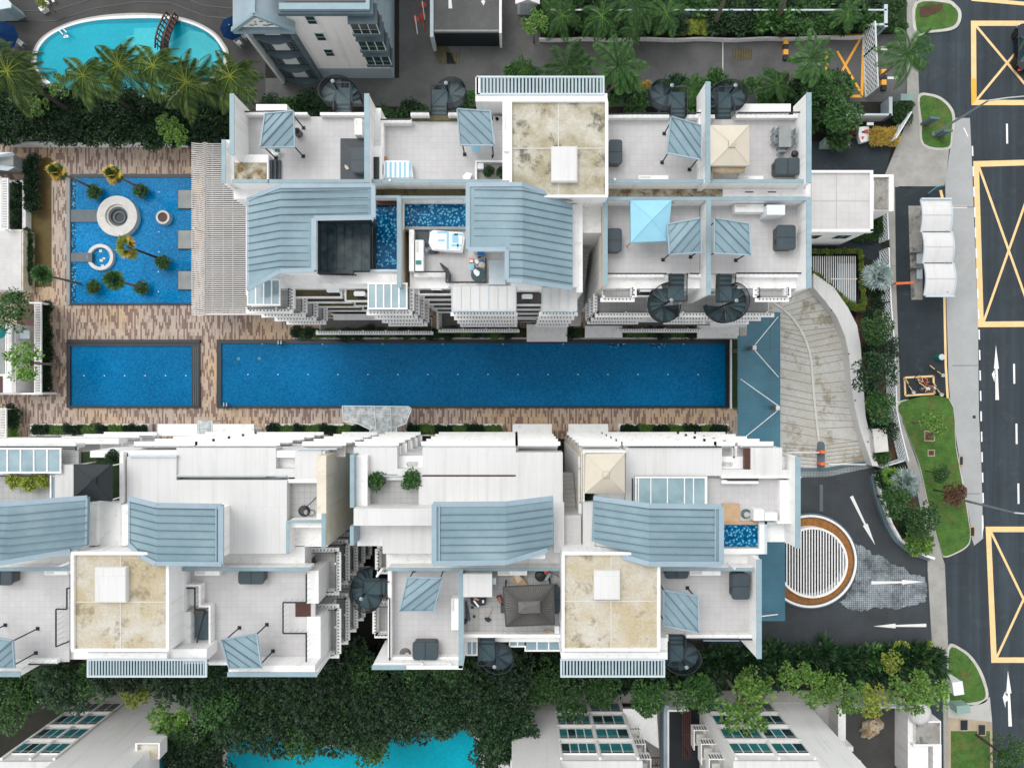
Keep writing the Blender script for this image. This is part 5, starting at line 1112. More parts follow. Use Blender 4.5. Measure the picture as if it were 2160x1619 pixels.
t=thing('broom','broom with wooden handle leaning by a black bundle on the terrace floor','broom',P(1028,1305,F)); MB().bar(P(1028,1303,F+.1),P(1037,1281,F+.25),.05).build('handle','timber',t); MB().poly([(1022,1304),(1030,1302),(1036,1307),(1030,1312),(1024,1308)],F+.2,F).build('brush','black_rail',t)
for i,(x,y) in enumerate(((996,1281),(1000,1300))): one('small_block',MB().px(x-2.5,y-2,x+2.5,y+2,F+.15,F),'granite_dark',('dark block just below the workbench','dark block beside the lower end of the crossed boards')[i],'block')
t=thing('lounge_chair','dark wooden lounge chair at the left side of the brown gazebo','chair',P(1053,1262,F)); MB().poly([(1046,1258),(1056,1253),(1064,1268),(1058,1276)],16.95,16.9).build('seat','brown_timber',t); MB().poly([(1050,1260),(1054,1258),(1058,1269),(1056,1271)],17.0,16.951).build('cushion','terracotta',t); MB().px(1056,1276,1064,1292,16.8,F).build('side_box','tub_cover',t)
for (x,y) in ((1048,1259),(1061,1272)): MB().px(x,y,x+1.5,y+1.5,16.9,F).build('leg','brown_timber',t)
t=thing('cardboard_stack','untidy stack of tan cardboard above the brown hipped gazebo','cardboard',P(1095,1222,F)); MB().poly([(1078,1213),(1090,1208),(1104,1220),(1112,1233),(1094,1236),(1084,1226)],F+.5,F).build('sheet','timber',t); MB().poly([(1083,1211),(1095,1211),(1101,1222),(1092,1230)],F+.62,F+.501).build('sheet','cream_canvas',t)
t=thing('equipment_pile','pile of black bags with a red jacket right of the tan cardboard','pile',P(1140,1215,F)); x,y,_=P(1140,1216,17.1); MB().lathe(x,y,[(.3,F),(.42,16.8),(.36,17.1),(.1,17.2)],12).build('bag','black_rail',t); x,y,_=P(1152,1206,17.2); MB().lathe(x,y,[(.1,F),(.18,16.9),(.16,17.2),(.04,17.3)],10).build('red_bag','red_plastic',t); MB().poly([(1148,1222),(1158,1208),(1163,1210),(1153,1225)],17.1,16.9).build('folded_cloth','blue_wall',t); MB().bar(P(1158,1203,18.2),P(1180,1216,18.2),.06).build('pole','brown_timber',t)
t=thing('timber_offcuts','pair of brown timber battens beside the small white box','timber',P(1160,1330,F)); MB().bar(P(1137,1318,17.2),P(1155,1334,F+.1),.05).build('batten','timber',t); MB().bar(P(1154,1328,F+.1),P(1170,1335,F+.1),.16,.08).build('batten','timber',t)
def coil(px,py,z,r,lab,m='black_rail',n=5):
    x,y,_=P(px,py,z); mb=MB()
    for k in range(n):
        rr=r*(1-.12*k); mb.tube([(x+.03*k+rr*math.cos(a*PI/10),y-.02*k+rr*math.sin(a*PI/10)*(.95),z+.03+.03*(k%3)) for a in range(21)],.025,5)
    return mb
o=coil(642,1077,16.4,.42,''); o.tube([P(645,1069,16.43),P(660,1056,16.43),P(668,1047,16.45)],.025,5); x,y,_=P(656,1081,16.43); o.tube([(x+.3*math.cos(a*PI/8),y+.22*math.sin(a*PI/8),16.43) for a in range(17)],.022,5)
one('hose',o,'black_rail','black hose coiled on the small grey terrace of the lower row','hose')
o=coil(855,1377,F,.4,''); one('hose',o,'brown_slate','grey hose ring lying left of the lower terrace hot tub','hose'); o=coil(1573,1083,F,.35,'',n=3); one('hose',o,'green_dark','green hose loop on the timber deck terrace of the lower row','hose')
for i,(x0,y0,x1,y1) in enumerate(((1590,1074,1612,1098),(1613,1081,1640,1098))): 
    t=thing('air_conditioner',('left','right')[i]+' one of two white condenser units above the small roof pool','air conditioner',P((x0+x1)/2,(y0+y1)/2,F)); MB().px(x0,y0,x1,y1,17.4,F).build('casing','plastic_white',t); MB().px(x0+1,y1-.01,x1-1,y1+.6,17.2,16.7).build('grille','dark_opening',t)
# striped tarpaulins
def tarp(name,lab,pts,z,stripes,base='plastic_white',floor=F):
    t=thing(name,lab,'cover',P(sum(p[0] for p in pts)/len(pts),sum(p[1] for p in pts)/len(pts),floor)); MB().poly(pts,z-.12,floor+.02).build('body',base,t)
    cx=sum(p[0] for p in pts)/len(pts); cy=sum(p[1] for p in pts)/len(pts); q=[(cx+(p[0]-cx)*.9,cy+(p[1]-cy)*.88) for p in pts]; MB().poly(q,z,z-.12).build('top',base,t)
    for i,(x0,y0,x1,y1) in enumerate(stripes): MB().px(x0,y0,x1,y1,z+.012+.002*(i%2),z-.02).build('stripe','blue_canvas',t)
tarp('striped_cover','rounded cover with pale blue stripes in the corner of the second upper terrace',[(802,352),(808,341),(816,338),(862,339),(868,345),(871,372),(864,377),(812,377),(802,366)],17.3,[(812+i*10,342,816+i*10,374) for i in range(6)])
tarp('plastic_cover','crumpled blue and white plastic sheet over furniture beside the roof pool',[(907,490),(914,485),(945,488),(976,490),(980,500),(975,532),(940,530),(912,527),(904,512)],17.3,[(922,488,944,492),(942,490,947,526),(954,493,966,512),(952,515,972,520),(958,492,976,496),(964,500,967,525),(924,505,938,509)])
# clutter of the messy upper terrace
x,y,_=P(1009,579,17.2); t=thing('round_table','round dark table with white cloth in the corner of the messy terrace','table',(x,y,F)); MB().lathe(x,y,[(.52,17.15),(.55,17.2),(.01,17.21)],24).build('tabletop','stair_tread',t); MB().tube([(x,y,F),(x,y,17.15)],.05).build('pedestal','black_rail',t)
one('white_cloth',MB().poly([(998,570),(1003,567),(1012,573),(1011,580),(1006,583),(1000,577)],17.3,17.22),'plastic_white','white cloth crumpled on the round dark table','cloth')
x,y,_=P(1016,559,17.0); one('stool',MB().lathe(x,y,[(.15,F),(.17,16.95),(.25,16.96),(.25,17.0),(.01,17.02)],18),'cream_canvas','round cream-topped stool between the blue chair and round table','stool')
t=thing('folding_chair','blue folding chair beside the dark roof edge on the messy terrace','chair',P(1014,536,F)); MB().poly([(1006,529),(1022,529),(1022,538),(1008,539)],17.1,17.0).build('seat','blue_plastic',t); MB().poly([(1007,541),(1021,540),(1021,543),(1008,544)],16.9,16.8).build('backrest','black_rail',t); MB().bar(P(1006,545,F+.1),P(1022,542,17.1),.04).bar(P(1006,530,F+.1),P(1022,545,16.9),.04).build('frame','steel',t)
one('bag',MB().poly([(1001,548),(1007,547),(1011,553),(1006,557),(1002,554)],16.9,F),'plastic_white','white bag below the blue folding chair','bag'); one('bag',MB().poly([(1012,549),(1019,547),(1020,552),(1013,554)],16.85,F),'blue_plastic','blue bag below the blue folding chair','bag')
one('plastic_crate',MB().px(992,555,1000,570,16.8,F),'blue_canvas','pale blue crate left of the cream stool','crate'); one('plastic_tray',MB().px(990,545,999,554,16.7,F),'orange_plastic','orange and white tray above the pale blue crate','tray'); one('folded_paper',MB().px(991,548,998,553,16.75,16.7),'plastic_white','white paper in the orange tray','paper')
one('screen_panel',MB().poly([(927,555),(930,554),(945,566),(949,575),(947,593),(944,592),(941,574),(932,564)],17.5,F),'black_rail','bent black screen panel standing at the edge of the messy terrace','screen')
t=thing('bin_bag','dark bags and a glass bowl beside the white sink counter','bags',P(911,531,F)); MB().poly([(904,527),(922,527),(927,530),(920,534),(905,534)],16.8,F).build('bag','black_rail',t); x,y,_=P(899,528,16.9); MB().lathe(x,y,[(.1,F),(.2,16.8),(.12,16.95),(.03,16.97)],12).build('bowl','canopy_glass',t)
one('wash_basin',MB().px(877,549,888,557,17.5,17.42),'teal_plastic','mint green basin on the white sink counter','basin'); one('wooden_box',MB().px(928,529,934,534,16.8,F),'timber','small wooden box below the plastic sheet','box')
one('wooden_chair',MB().px(807,330,815,338,17.0,F),'terracotta','small orange wooden stool behind the striped cover','stool'); one('lounger',MB().poly([(976,372),(984,363),(996,366),(990,380),(978,380)],17.0,F),'plastic_white','white folded lounger by the planted box on the second upper terrace','lounger')
one('dustpan',MB().poly([(1044,249),(1049,246),(1053,252),(1048,256)],F+.1,F),'timber','small tan object on the floor right of the second upper gazebo','object'); one('white_bucket',MB().px(1007,344,1020,356,17.3,16.9),'plastic_white','white tub among the round shrubs of the planted box','tub')
one('clay_pot',MB().px(764,1064,768,1070,17.3,16.9),'terracotta','small orange pot on the white counter beside the green plants','pot')
# air conditioners on service ledges
for (x,y,z,w_,h_,lab) in ((702,611,16.2,27,11,'white condenser unit on the wide mossy ledge below the folded roof'),(758,619,16.2,24,10,'white condenser unit on the small ledge left of the striped glass canopy'),(920,606,16.2,24,11,'white condenser unit on the ledge below the messy terrace'),(1112,625,16.2,23,10,'white condenser unit between the two white seamed canopies'),(1362,610,16.0,24,10,'white condenser unit on the blue ledge beside the left front spiral staircase'),(613,978,16.2,20,10,'white condenser unit in the mossy recess left of the cream side wall'),(870,979,16.2,25,11,'white condenser unit in the mossy recess right of the cream side wall'),(1534,979,16.2,24,11,'white condenser unit in the recess near the cream gazebo')): ac_unit(x,y,z,w_,h_,lab)
for i,(x,y,lab) in enumerate(((722,639,'small white service pipe stub'),)): pass
def pipe(a,b_,z0,z1,lab,r=.09): one('drain_pipe',MB().tube([P(*a,z0),P(*b_,z1)],r,8),'plastic_white',lab,'pipe')
pipe((822,380),(832,402),18.3,15.5,'white spout from the parapet above the brown gutter, left one'); pipe((924,404),(930,414),15.6,15.2,'white spout lying in the brown gutter, right one'); pipe((1297,378),(1288,396),18.3,15.5,'white spout at the parapet right of the upper core roof'); pipe((1297,401),(1290,417),15.6,15.2,'white spout lying in the stained gutter')
pipe((146,1186),(102,1203),18.0,17.0,'white spout beside the leftmost lower metal roof'); pipe((795,1215),(806,1199),17.5,17.9,'white spout above the dark gap of the lower row'); pipe((1535,1186),(1550,1199),17.0,17.9,'white spout below the small roof pool')
for i,x in enumerate((891,950)):
    t=thing('antenna',('left','right')[i]+' white aerial standing on the lower parapet beside the hot tub','antenna',P(x,1402,16.8)); MB().tube([P(x,1400,17.0),P(x,1400,20.5)],.06,8).build('mast','plastic_white',t); MB().bar(P(x-7,1396,18.6),P(x+7,1398,18.6),.03).bar(P(x-3,1390,18.6),P(x+4,1402,18.6),.03).build('aerial','steel',t)
# small things on the flat roofs of the lower row
one('paving_stain',MB().poly([(975,1292),(979,1290),(981,1312),(977,1314)],F+.03,F+.005),'path','faint stain strip on the messy terrace floor','stain')
# ---------------------------------------------------------------- slatted pergola beside the square pool
t=thing('pergola','large slatted white pergola with a raised ridge beside the square pool','pergola',P(470,480,0)); zr=4.2
m=MB(); n=83
for i in range(n):
    y=301+i*4.4; a=P(404,y+1,3.2); r0=P(425,y+3.2,3.25); r1=P(433,y,3.9); m.bar(a,r0,.09,.10); m.bar(r0,r1,.09,.10)
m.build('slats','pergola_slat',t); m=MB()
for i in range(n): y=304+i*4.36; m.bar(P(434,y,3.75),P(612,y,3.75),.085,.12)
m.build('slats','pergola_slat',t)
MB().px(432,300,437,661,3.72,3.4).build('ridge_beam','concrete',t); MB().px(432,660,612,664,3.82,3.5).build('edge_beam','pergola_slat',t); m=MB()
for x in (447,470,490,543): m.px(x,304,x+1.5,660,3.66,3.5)
m.build('cross_beams','stone_white',t)
for (x,y) in ((440,320),(440,480),(440,650),(560,652),(408,320),(408,480),(408,650)): MB().px(x-2,y-2,x+2,y+2,3.2,0).build('post','pergola_slat',t)
MB().px(440,306,610,650,.06,.04).build('deck','granite_dark',t)
# ---------------------------------------------------------------- teal entry canopies
t=thing('entrance_canopy','blue-green glass entrance canopy with white tie rods between lap pool and ramp','canopy',P(1600,800,0)); z=4.6
MB().poly([(1581,658),(1646,658),(1646,945),(1556,945),(1556,708),(1576,708),(1576,665)],z,z-.06).build('glass_roof','entry_glass',t)
m=MB()
for y in (666,700,735,766,797,829,860,895,930): m.px(1557 if y>708 else 1578,y,1646,y+.9,z+.02,z-.1)
m.px(1625,658,1626,945,z+.02,z-.1).px(1560,708,1561,945,z+.02,z-.1); m.build('frame','seam',t)
for (sx,sy,ends) in ((1592,733,((1641,668),(1642,795))),(1641,860,((1562,799),(1566,926)))):
    MB().px(sx-3.5,sy-4,sx+3.5,sy+4,z+1.6,0).build('column','brown_slate',t); MB().px(sx-4,sy-4.5,sx+4,sy+4.5,z+1.68,z+1.6).build('column_cap','stone_white',t)
    for e in ends: MB().tube([P(sx,sy+(5 if e[1]>sy else -5),z+1.4),P(*e,z+.1)],.035,6).build('tie_rod','white',t)
t=thing('entrance_canopy','blue glass canopy below the small roof pool next to the round louvre','canopy',P(1630,1220,0))
MB().px(1560,1120,1656,1309,z,z-.06).build('glass_roof','entry_glass',t); m=MB()
for y in (1152,1188,1224,1260,1292): m.px(1560,y,1656,y+.9,z+.02,z-.1)
m.build('frame','seam',t); MB().tube([P(1606,1299,z+.8),P(1640,1295,z+.1)],.05).tube([P(1606,1128,z+.8),P(1620,1131,z+.1)],.05).build('tie_rod','white',t)
for (x,y) in ((1600,1140),(1600,1290)): MB().px(x-3,y-3,x+3,y+3,z,0).build('column','brown_slate',t)
# round louvred light well
t=thing('light_well','round white-slatted light well ringed with orange gravel in the forecourt','light well',P(1708,1180,0)); x,y,_=P(1706,1181,0)
MB().ring(x,y,4.25,4.65,.35,0,64).build('outer_kerb','slate_wall',t); MB().ring(x,y,4.3,4.5,.45,.0,64).build('kerb','white',t); MB().ring(x,y,3.3,4.28,.22,0,64).build('gravel_bed','rubble',t); x2,y2,_=P(1714,1186,1.0); MB().ring(x2,y2,3.2,3.42,1.0,0,64).build('rim','white',t)
disc(MB(),1713,1185,3.22,.03,-.5,48).build('shaft','dark_opening',t); m=MB()
for i in range(-11,12):
    dx=i*.272; h=math.sqrt(max(.01,3.2**2-dx*dx)); m.w(x2+dx-.055,y2-h,.88,x2+dx+.055,y2+h,.94)
m.build('slats','white',t)
# triangular slatted skylight
t=thing('light_well','triangular light well with thin white slats and a hedge round it','light well',P(1770,570,0)); m=MB()
MB().poly([(1700,532),(1812,534),(1812,638),(1795,640),(1700,562)],.04,-.3).build('shaft','dark_opening',t)
for i in range(21): X=1712+i*4.6; y1=570+(X-1712)*.75; m.px(X-.75,540,X+.75,min(634,y1),.9,.86)
m.px(1752,587,1808,589,.76,.7); m.build('slats','white',t); MB().px(1768,556,1806,640,.06,.041).build('panel','blue_wall',t)
MB().poly([(1700,532),(1813,532),(1820,640),(1808,646),(1792,640),(1700,560),(1700,566),(1788,646),(1806,652),(1826,645),(1819,527),(1700,527)],.7,0).build('planter_edge','soil',t)
# ---------------------------------------------------------------- bus shelter
t=thing('bus_shelter','bus shelter with three white barrel-vaulted roof bays along the lay-by','bus shelter',P(1977,520,.13))
for k,(y0,y1,xo) in enumerate(((421,488,0),(488.6,554,3.5),(554.6,622,7))):
    m=MB(); n=12; x0,x1=1943+xo,2006+xo; th=.06; rows=[]
    for i in range(n+1):
        a=PI*i/n; yy=y0+(y1-y0)*i/n; zz=2.78+.34*math.sin(a)
        A=Vector(P(x0,(y0+y1)/2,2.9)); B2=Vector(P(x1,0,2.9)); Y=P(0,yy,2.9)[1]; rows.append((Vector((A.x,Y,zz)),Vector((B2.x,Y,zz))))
    for i in range(n): m.slab([rows[i][0],rows[i][1],rows[i+1][1],rows[i+1][0]],th)
    r=m.build('roof_bay','white_roof',t); e=MB()
    for i in range(n): e.bar(rows[i][0],rows[i+1][0],.09,.12); e.bar(rows[i][1],rows[i+1][1],.09,.12)
    e.bar(rows[0][0],rows[0][1],.1,.12); e.bar(rows[n//2][0]+Vector((0,0,.05)),rows[n//2][1]+Vector((0,0,.05)),.03,.03); e.bar(rows[-1][0],rows[-1][1],.1,.12); e.build('rim','light_coping',r)
MB().px(1944,417,2008,420.5,2.95,2.7).px(1954,623,2015,626,2.95,2.7).build('end_beam','light_coping',t)
for y in (430,488,554,615): MB().px(1997,y-1.5,2000,y+1.5,2.9,.14).build('post','grey_metal',t)
for i,(y0,y1) in enumerate(((534,556),(567,588))):
    b2=thing('bench',('upper','lower')[i]+' grey bench under the left edge of the bus shelter','bench',P(1940,(y0+y1)/2,.14)); MB().px(1934,y0,1946,y1,.6,.5).build('seat','light_coping',b2); MB().px(1936,y0+2,1944,y0+4,.5,.14).px(1936,y1-4,1944,y1-2,.5,.14).build('legs','grey_metal',b2); MB().px(1926,y0-4,1948,y0-2,.9,.14).build('side_rail','grey_metal',b2)
t=thing('barrier','orange cross-bar reaching from the footpath to the bus shelter','barrier',P(1908,597,.12)); MB().bar(P(1889,598,1.0),P(1927,596,1.0),.22,.2).build('bar','orange_plastic',t); MB().bar(P(1927,596,1.0),P(1946,592,1.0),.1).build('arm','grey_metal',t); MB().px(1888,596,1891,599,.95,.12).build('post','orange_plastic',t)
t=thing('handrail','teal metal railing at the top end of the shelter pavement','railing',P(1975,400,.13)); MB().tube([P(1958,408,.9),P(1975,395,.9),P(1992,391,.9)],.06).tube([P(1958,408,.13),P(1958,408,.9)],.05).tube([P(1992,391,.13),P(1992,391,.9)],.05).build('rail','teal_glass',t)
x,y,_=P(1985,753,.9); t=thing('litter_bin','teal green round litter bin beside the yellow line','bin',(x,y,.14)); MB().lathe(x,y,[(.26,.14),(.28,1.0),(.29,1.02)],20).build('body','teal_plastic',t); MB().lathe(x,y,[(.3,1.02),(.28,1.1),(.12,1.14),(.11,1.12),(.01,1.12)],20).build('lid','light_coping',t)
# ---------------------------------------------------------------- bicycles
def bike(px,py,rz,lab,fm='yellow_paint',lean=.25):
    x,y,_=P(px,py,.5); t=thing('bicycle',lab,'bicycle',(x,y,.14),'bicycles parked by the yellow frame'); WL[t.name]=(0,0,0); t.rotation_euler=(lean,0,rz)
    for i,cx in enumerate((-.52,.52)):
        w_=MB(); w_.tube([(cx+.33*math.cos(a*PI/12),0,.34+.33*math.sin(a*PI/12)) for a in range(25)],.03,6); o=w_.build('wheel','rubber' if fm!='pink' else 'red_plastic',t)
        s=MB()
        for a in range(8): s.bar((cx,0,.34),(cx+.31*math.cos(a*PI/4),0,.34+.31*math.sin(a*PI/4)),.012)
        s.build('spokes','steel',o); MB().tube([(cx+.38*math.cos(a*PI/12),0,.34+.38*math.sin(a*PI/12)) for a in range(2,11)],.035,5).build('mudguard',fm if fm!='pink' else 'terracotta',o)
    f=fm if fm!='pink' else 'terracotta'
    MB().tube([(-.52,0,.34),(-.1,0,.3),(.36,0,.72),(.40,0,.85)],.035,6).tube([(-.1,0,.3),(-.2,0,.8)],.03,6).tube([(-.2,0,.6),(-.52,0,.34)],.025,6).tube([(.36,0,.75),(.52,0,.34)],.03,6).build('frame',f,t)
    MB().prism([(-.34,-.08),(-.06,-.03),(-.06,.03),(-.34,.08)],.88,.82).build('saddle','rubber',t); MB().tube([(.30,-.28,.98),(.42,-.1,.95),(.42,.1,.95),(.30,.28,.98)],.02,6).build('handlebar','black_rail',t)
    MB().ring(.6,0,.14,.17,1.0,.78,4).w(.48,-.13,.76,.72,.13,.78).build('basket','plastic_white',t)
bike(1976,779,-.65,'yellow bicycle standing alone above the yellow painted frame','yellow_paint',.3); bike(1920,813,-1.05,'yellow bicycle at the left inside the yellow painted frame','yellow_paint',.3); bike(1978,818,-1.0,'yellow bicycle just right of the yellow painted frame','yellow_paint',.3)
bike(1938,811,-1.2,'small bright yellow bicycle in the middle of the painted frame','yellow_paint',-.6); bike(1952,816,-.9,'pinkish red bicycle lying in the painted frame','pink',-.9)
# ---------------------------------------------------------------- lamps, cabinets, signs, barriers
def lamp(px,py,h,ex_,ey_,lab):
    x,y,_=P(px,py,.1); t=thing('street_lamp',lab,'street lamp',(x,y,.1)); MB().tube([(x,y,.1),(x,y,h*.6),(x,y,h)],[.13,.1,.075],10).build('pole','grey_metal',t); MB().tube([(x,y,h),(x+ex_*.3,y+ey_*.3,h+.35),(x+ex_,y+ey_,h+.5)],[.07,.06,.045],8).build('arm','steel',t); MB().w(x+ex_-.1,y+ey_-.16,h+.38,x+ex_+.7,y+ey_+.16,h+.52).build('lamp_head','steel',t); MB().lathe(x,y,[(.2,.1),(.2,.5),(.13,.52)],10).build('base','grey_metal',t)
lamp(1966,285,8.4,4.6,.35,'tall grey street lamp rising from the upper grass island'); lamp(2006,1048,9.0,4.6,-.25,'tall grey street lamp rising behind the dark red shrub')
def cab(px0,py0,px1,py1,h,lab,m='green_cabinet',rz=0,name='utility_cabinet',cat='utility cabinet'):
    A=P(px0,py1,h); B2=P(px1,py0,h); t=thing(name,lab,cat,((A[0]+B2[0])/2,(A[1]+B2[1])/2,.02)); WL[t.name]=(0,0,0); t.rotation_euler=(0,0,rz); a,b_=(B2[0]-A[0])/2,(B2[1]-A[1])/2
    MB().w(-a+.04,-b_+.04,0,a-.04,b_-.04,h-.1).build('body',m,t); MB().w(-a,-b_,h-.1,a,b_,h).build('lid',m,t); MB().w(-.015,-b_+.03,.1,.015,-b_+.04,h-.2).build('door_gap','black_rail',t)
cab(1900,198,1926,212,1.3,'green utility cabinet beside the footpath at the gate'); cab(1738,291,1764,307,1.2,'left green cabinet of the pair beside the dark driveway'); cab(1767,292,1793,307,1.2,'right green cabinet of the pair beside the dark driveway')
cab(2018,1487,2046,1504,1.4,'pale green cabinet on concrete at the lower verge','green_cabinet',.1); cab(2010,1437,2032,1465,1.9,'tall white cabinet on the lower grass verge','plastic_white',.15)
cab(1962,246,1982,251,1.9,'tall grey sign board on the upper grass island, upper one','slate_wall',-.1,'sign_board','sign'); cab(1990,273,2010,278,1.6,'grey sign board on the upper grass island, lower one','slate_wall',0,'sign_board','sign')
cab(1843,903,1872,953,2.2,'cream slab-roofed utility box beside the lattice fence','stone_white',.1)
t=thing('barrier_island','rounded slate island with two red-orange barrier posts at the foot of the ramp','barrier island',P(1732,960,0)); MB().prism(rrect(*P(1725,991,.2)[:2],*P(1740,931,.2)[:2],.33),.2,0).build('kerb','slate_wall',t)
for y,xa,xb in ((953,1660,1728),(978,1748,1826)): o=MB().px(1731,y-3,1742,y+3,1.1,.2).build('barrier_post','orange_plastic',t); MB().bar(P(xa,y+.5,.95),P(xb,y+1,.95),.09,.08).build('barrier_arm','plastic_white',t)
# striped height bollards
for (x,y0,n,lab) in ((1658,82,4,'yellow and black striped bar beside the service road palms'),(1865,146,4,'yellow and black striped bar outside the gate')):
    t=thing('striped_barrier',lab,'barrier',P(x,y0+20,.03))
    for i in range(n): MB().px(x-5,y0+i*11,x+5,y0+i*11+11,.3,.02).build('block','orange_paint' if i%2==0 else 'granite_dark',t)
# parked car at the right edge of the road
x,y,_=P(2164,100,.7); t=thing('car','dark blue car on the yellow box at the right edge','car',(x,y,.032)); WL[t.name]=(0,0,0)
def carbody(zs):
    m=MB(); rows=[]
    for (yy,wd,z) in zs: rows.append([(-wd,yy,z),(-wd*.85,yy,z+.06),(wd*.85,yy,z+.06),(wd,yy,z)])
    b0=0
    for r in rows: m.V+=r
    for i in range(len(rows)-1):
        for k in range(3): a=i*4+k; m.F.append((a,a+1,a+5,a+4))
    return m
MB().prism(rrect(-.88,-2.2,.88,2.2,.45,5),.85,.28).build('body','car_paint',t)
m=MB(); m.V=[(-.78,-1.5,.85),(.78,-1.5,.85),(.78,1.0,.85),(-.78,1.0,.85),(-.62,-1.0,1.42),(.62,-1.0,1.42),(.62,.4,1.42),(-.62,.4,1.42)]; m.F=[(4,5,6,7),(0,1,5,4),(1,2,6,5),(2,3,7,6),(3,0,4,7)]; m.build('cabin','window_glass',t); MB().prism(rrect(-.62,-1.0,.62,.4,.1),1.46,1.425).build('roof','car_paint',t)
for sx in (-.85,.85):
    for yy in (-1.35,1.35):
        wmb=MB(); wmb.V=[(sx+s*.1,yy+.33*math.cos(a*PI/8),.33+.33*math.sin(a*PI/8)) for s in (-1,1) for a in range(16)]; wmb.F=[(i,(i+1)%16,16+(i+1)%16,16+i) for i in range(16)]+[tuple(range(15,-1,-1)),tuple(range(16,32))]; wmb.build('wheel','rubber',t)
for sx in (-.6,.6): MB().w(sx-.18,2.1,.55,sx+.18,2.24,.75).build('headlight','plastic_white',t); MB().w(sx-.18,-2.24,.6,sx+.18,-2.12,.75).build('tail_light','red_plastic',t)
for sx in (-.98,.98): MB().w(sx-.1,.75,.85,sx+.1,.9,1.0).build('mirror','car_paint',t)
# diamond lattice fence between planting and footpath
def lattice(pts,h,lab,cell=.42,z0=.1):
    t=thing('lattice_fence',lab,'fence',P(*pts[len(pts)//2],0)); m=MB(); f=MB(); up=Vector((0,0,1))
    for i in range(len(pts)-1):
        a,b_=Vector(P(*pts[i],z0)),Vector(P(*pts[i+1],z0)); L=(b_-a).length; d=(b_-a)/L; n=max(1,round(L/cell)); s=L/n
        for k in range(-int(h/s*1)-1,n+1):
            for sg in (0,1):
                u0,v0=k*s,0.; u1,v1=(k+h/s/1.)*s,h
                if u0<0: v0=-u0; u0=0
                if u1>L: v1=h-(u1-L); u1=L
                if v1<=v0 or u0>L: continue
                if sg: v0,v1=h-v0,h-v1
                m.bar(a+d*u0+up*v0,a+d*u1+up*v1,.07,.05)
        f.bar(a,b_,.12,.12); f.bar(a+up*h,b_+up*h,.12,.1); f.bar(a,a+up*h,.1); f.bar(b_,b_+up*h,.1)
    m.build('lattice','trim',t); f.build('rails','trim',t)
lattice([(1852,446),(1855,512)],1.7,'white diamond lattice fence beside the gatehouse, upper stretch'); lattice([(1856,530),(1860,640),(1868,740),(1872,866)],1.7,'long white diamond lattice fence between shrubs and footpath'); lattice([(1873,868),(1880,905),(1896,968)],1.7,'white diamond lattice fence slanting beside the cream utility box'); lattice([(1848,983),(1898,968)],1.0,'short white lattice return at the end of the ramp wall',.35)
lattice([(1826,205),(1822,120),(1820,72)],2.4,'grey lattice sliding gate standing open at the service road',.5); lattice([(1868,306),(1900,252)],1.9,'grey lattice gate leaf beside the red and gold flower bed',.5)
# low service walls by the gate
def lowwall(x0,y0,x1,y1,h,lab,m='blue_wall'): t=thing('boundary_wall',lab,'wall',P((x0+x1)/2,(y0+y1)/2,0)); MB().px(x0,y0,x1,y1,h-.06,0).build('wall',m,t); MB().px(x0-.6,y0-.6,x1+.6,y1+.6,h,h-.06).build('coping','light_coping',t)
lowwall(1140,20,1870,22,1.9,'long low blue-grey wall behind the planting at the top of the picture'); lowwall(1866,10,1872,56,1.9,'short blue-grey wall closing the top planting bed'); lowwall(1838,50,1872,53,1.9,'blue-grey wall stub beside the sliding gate')
lowwall(1770,240,1880,243,1.7,'blue-grey wall behind the red and gold flower bed','concrete'); lowwall(1876,205,1882,243,1.7,'blue-grey wall stub beside the green utility cabinet'); 
t=thing('boundary_kerb','thin wavy white kerb along the upper side of the service road','kerb',P(1480,80,0)); m=MB(); pp=[(1137+i*22,84-(i>20)*(i-20)*.5+1.2*math.sin(i*1.1)) for i in range(32)]
for i in range(len(pp)-1): m.bar(P(*pp[i],.3),P(*pp[i+1],.3),.14,.6)
m.build('kerb_stone','white',t)
lowwall(0,299,404,300.5,1.5,'thin white boundary railing under the hedge above the paved pool terrace','white')
# glass link roof over the garden path
def ghost():
    m,t,b=newmat('clear_glass'); co=coords(t); t.links.new(ramp(t,noise(t,co,1.6,5,.7),[(.45,(.5,.58,.6)),(.6,(.78,.82,.82))]),b.inputs['Base Color']); b.inputs['Roughness'].default_value=.3; t.links.new(ramp(t,noise(t,co,2.3,5,.7),[(.4,(.25,)*3),(.62,(.75,)*3)]),b.inputs['Alpha'])
ghost()
t=thing('glass_canopy','pale clear glass canopy reaching from the lower row over the paving to the lap pool','canopy',P(800,890,0)); z=2.9
MB().poly([(722,856),(862,857),(868,862),(856,893),(836,900),(838,930),(782,935),(780,905),(755,893),(724,888)],z,z-.05).build('glass_roof','clear_glass',t); m=MB(); pts=[(722,856),(862,857),(868,862),(856,893),(836,900),(838,930),(782,935),(780,905),(755,893),(724,888),(722,856)]
for i in range(len(pts)-1): m.bar(P(*pts[i],z+.03),P(*pts[i+1],z+.03),.09,.08)
m.bar(P(790,857,z+.04),P(795,930,z+.04),.06); m.bar(P(824,857,z+.04),P(826,930,z+.04),.06); m.bar(P(724,872,z+.04),P(858,874,z+.04),.05)
m.build('frame','trim',t)
for (x,y) in ((728,862),(856,862),(786,925),(834,922)): MB().px(x-1.2,y-1.2,x+1.2,y+1.2,z-.05,0).build('post','steel',t)
t=thing('glass_canopy','small clear glass canopy between the two left porch roofs','canopy',P(433,902,0)); MB().px(417,886,448,918,z,z-.05).build('glass_roof','clear_glass',t); MB().px(417,886,419,918,z+.05,z-.08).px(446,886,448,918,z+.05,z-.08).px(419,901,446,902,z+.05,z-.08).build('frame','trim',t)
for x in (418,447): MB().px(x-1,888,x+1,890,z-.05,0).build('post','steel',t)
